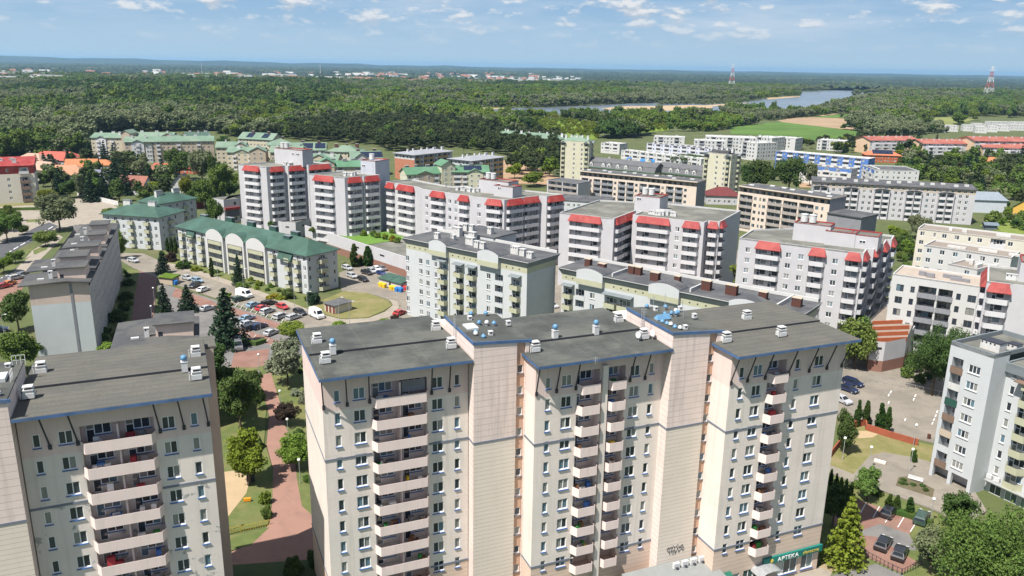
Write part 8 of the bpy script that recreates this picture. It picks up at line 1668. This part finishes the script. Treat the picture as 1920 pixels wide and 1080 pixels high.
# ---------------------------------------------------------------- camera, sky, sun
cam = bpy.data.cameras.new('camera'); co = bpy.data.objects.new('camera', cam); COL.objects.link(co)
cam.sensor_width = 36; cam.lens = 36*F_PX/1920; cam.clip_start = .5; cam.clip_end = 80000
R0 = Vector((1, 0, 0)); U0 = Vector((0, math.sin(PITCH), math.cos(PITCH))); FW = Vector((0, math.cos(PITCH), -math.sin(PITCH)))
c, s = math.cos(ROLL), math.sin(ROLL)
RX = R0*c+U0*s; UX = U0*c-R0*s
co.matrix_world = Matrix(((RX.x, UX.x, -FW.x, 0), (RX.y, UX.y, -FW.y, 0), (RX.z, UX.z, -FW.z, CAMH), (0, 0, 0, 1)))
SC.camera = co
SUN_EL, SUN_AZ = math.radians(58), math.radians(46.5)      # light travels towards azimuth 46.5 deg from +x
ld = Vector((math.cos(SUN_EL)*math.cos(SUN_AZ), math.cos(SUN_EL)*math.sin(SUN_AZ), -math.sin(SUN_EL)))
sl = bpy.data.lights.new('sun', 'SUN'); so = bpy.data.objects.new('sun', sl); COL.objects.link(so)
sl.energy = 5.0; sl.angle = math.radians(.5); sl.color = (1, .955, .89); so.rotation_euler = ld.to_track_quat('-Z', 'Y').to_euler()
W = bpy.data.worlds.new('World'); SC.world = W; W.use_nodes = True; t = W.node_tree; t.nodes.clear()
out = N(t, 'ShaderNodeOutputWorld'); bg = N(t, 'ShaderNodeBackground'); bg.inputs['Strength'].default_value = .070
sky = N(t, 'ShaderNodeTexSky'); sky.sky_type = 'NISHITA'; sky.sun_disc = False; sky.sun_elevation = SUN_EL; sky.sun_rotation = math.radians(223.5)
sky.altitude = 100; sky.air_density = 1.0; sky.dust_density = .1; sky.ozone_density = 3.0
tc = N(t, 'ShaderNodeTexCoord'); sx = N(t, 'ShaderNodeSeparateXYZ'); L(t, tc.outputs['Generated'], sx.inputs[0])
az = mathn(t, 'ARCTAN2', sx.outputs[0], sx.outputs[1]); el = mathn(t, 'ARCSINE', sx.outputs[2])
def cl_noise(dz, sa, se, detail, rough, off=0.0):
    cb_ = N(t, 'ShaderNodeCombineXYZ'); L(t, mathn(t, 'MULTIPLY', az, sa), cb_.inputs[0]); L(t, mathn(t, 'MULTIPLY', mathn(t, 'ADD', el, dz), se), cb_.inputs[1]); cb_.inputs[2].default_value = off
    return noise(t, cb_.outputs[0], 1.0, detail, rough)
cov = mathn(t, 'ADD', cl_noise(0, 25, 64, 6, .55), mathn(t, 'MULTIPLY', mathn(t, 'SUBTRACT', cl_noise(0, 4.5, 14, 2, .5, 3.0), .5), .45))
above = cl_noise(.0045, 25, 64, 6, .55)
up = ramp(t, el, .020, .062)
mask = mathn(t, 'MULTIPLY', ramp(t, cov, .515, .63), up)
shade = ramp(t, mathn(t, 'SUBTRACT', cl_noise(0, 25, 64, 6, .55), above), -.035, .06)
ccol = mixc(t, shade, (4.4, 4.9, 5.6), (7.0, 7.0, 7.0))
wisp = mathn(t, 'MULTIPLY', ramp(t, cl_noise(0, 5, 30, 6, .62, 7.0), .40, .75), ramp(t, el, .015, .05))
low = mixc(t, ramp(t, el, .0, .085), (3.85, 5.15, 6.2), (2.15, 3.75, 5.75))
base = mixc(t, ramp(t, el, .09, .30), low, sky.outputs[0])
c1 = mixc(t, mathn(t, 'MULTIPLY', wisp, .62), base, (5.6, 6.2, 6.9))
L(t, mixc(t, mathn(t, 'MULTIPLY', mask, .9), c1, ccol), bg.inputs['Color']); L(t, bg.outputs[0], out.inputs[0])
SC.view_settings.view_transform = 'Standard'; SC.view_settings.look = 'None'; SC.view_settings.exposure = 0.82; SC.view_settings.gamma = 1.0
SC.cycles.max_bounces = 6; SC.cycles.volume_bounces = 0; SC.cycles.use_adaptive_sampling = True; SC.cycles.adaptive_threshold = .015
SC.cycles.transparent_max_bounces = 8
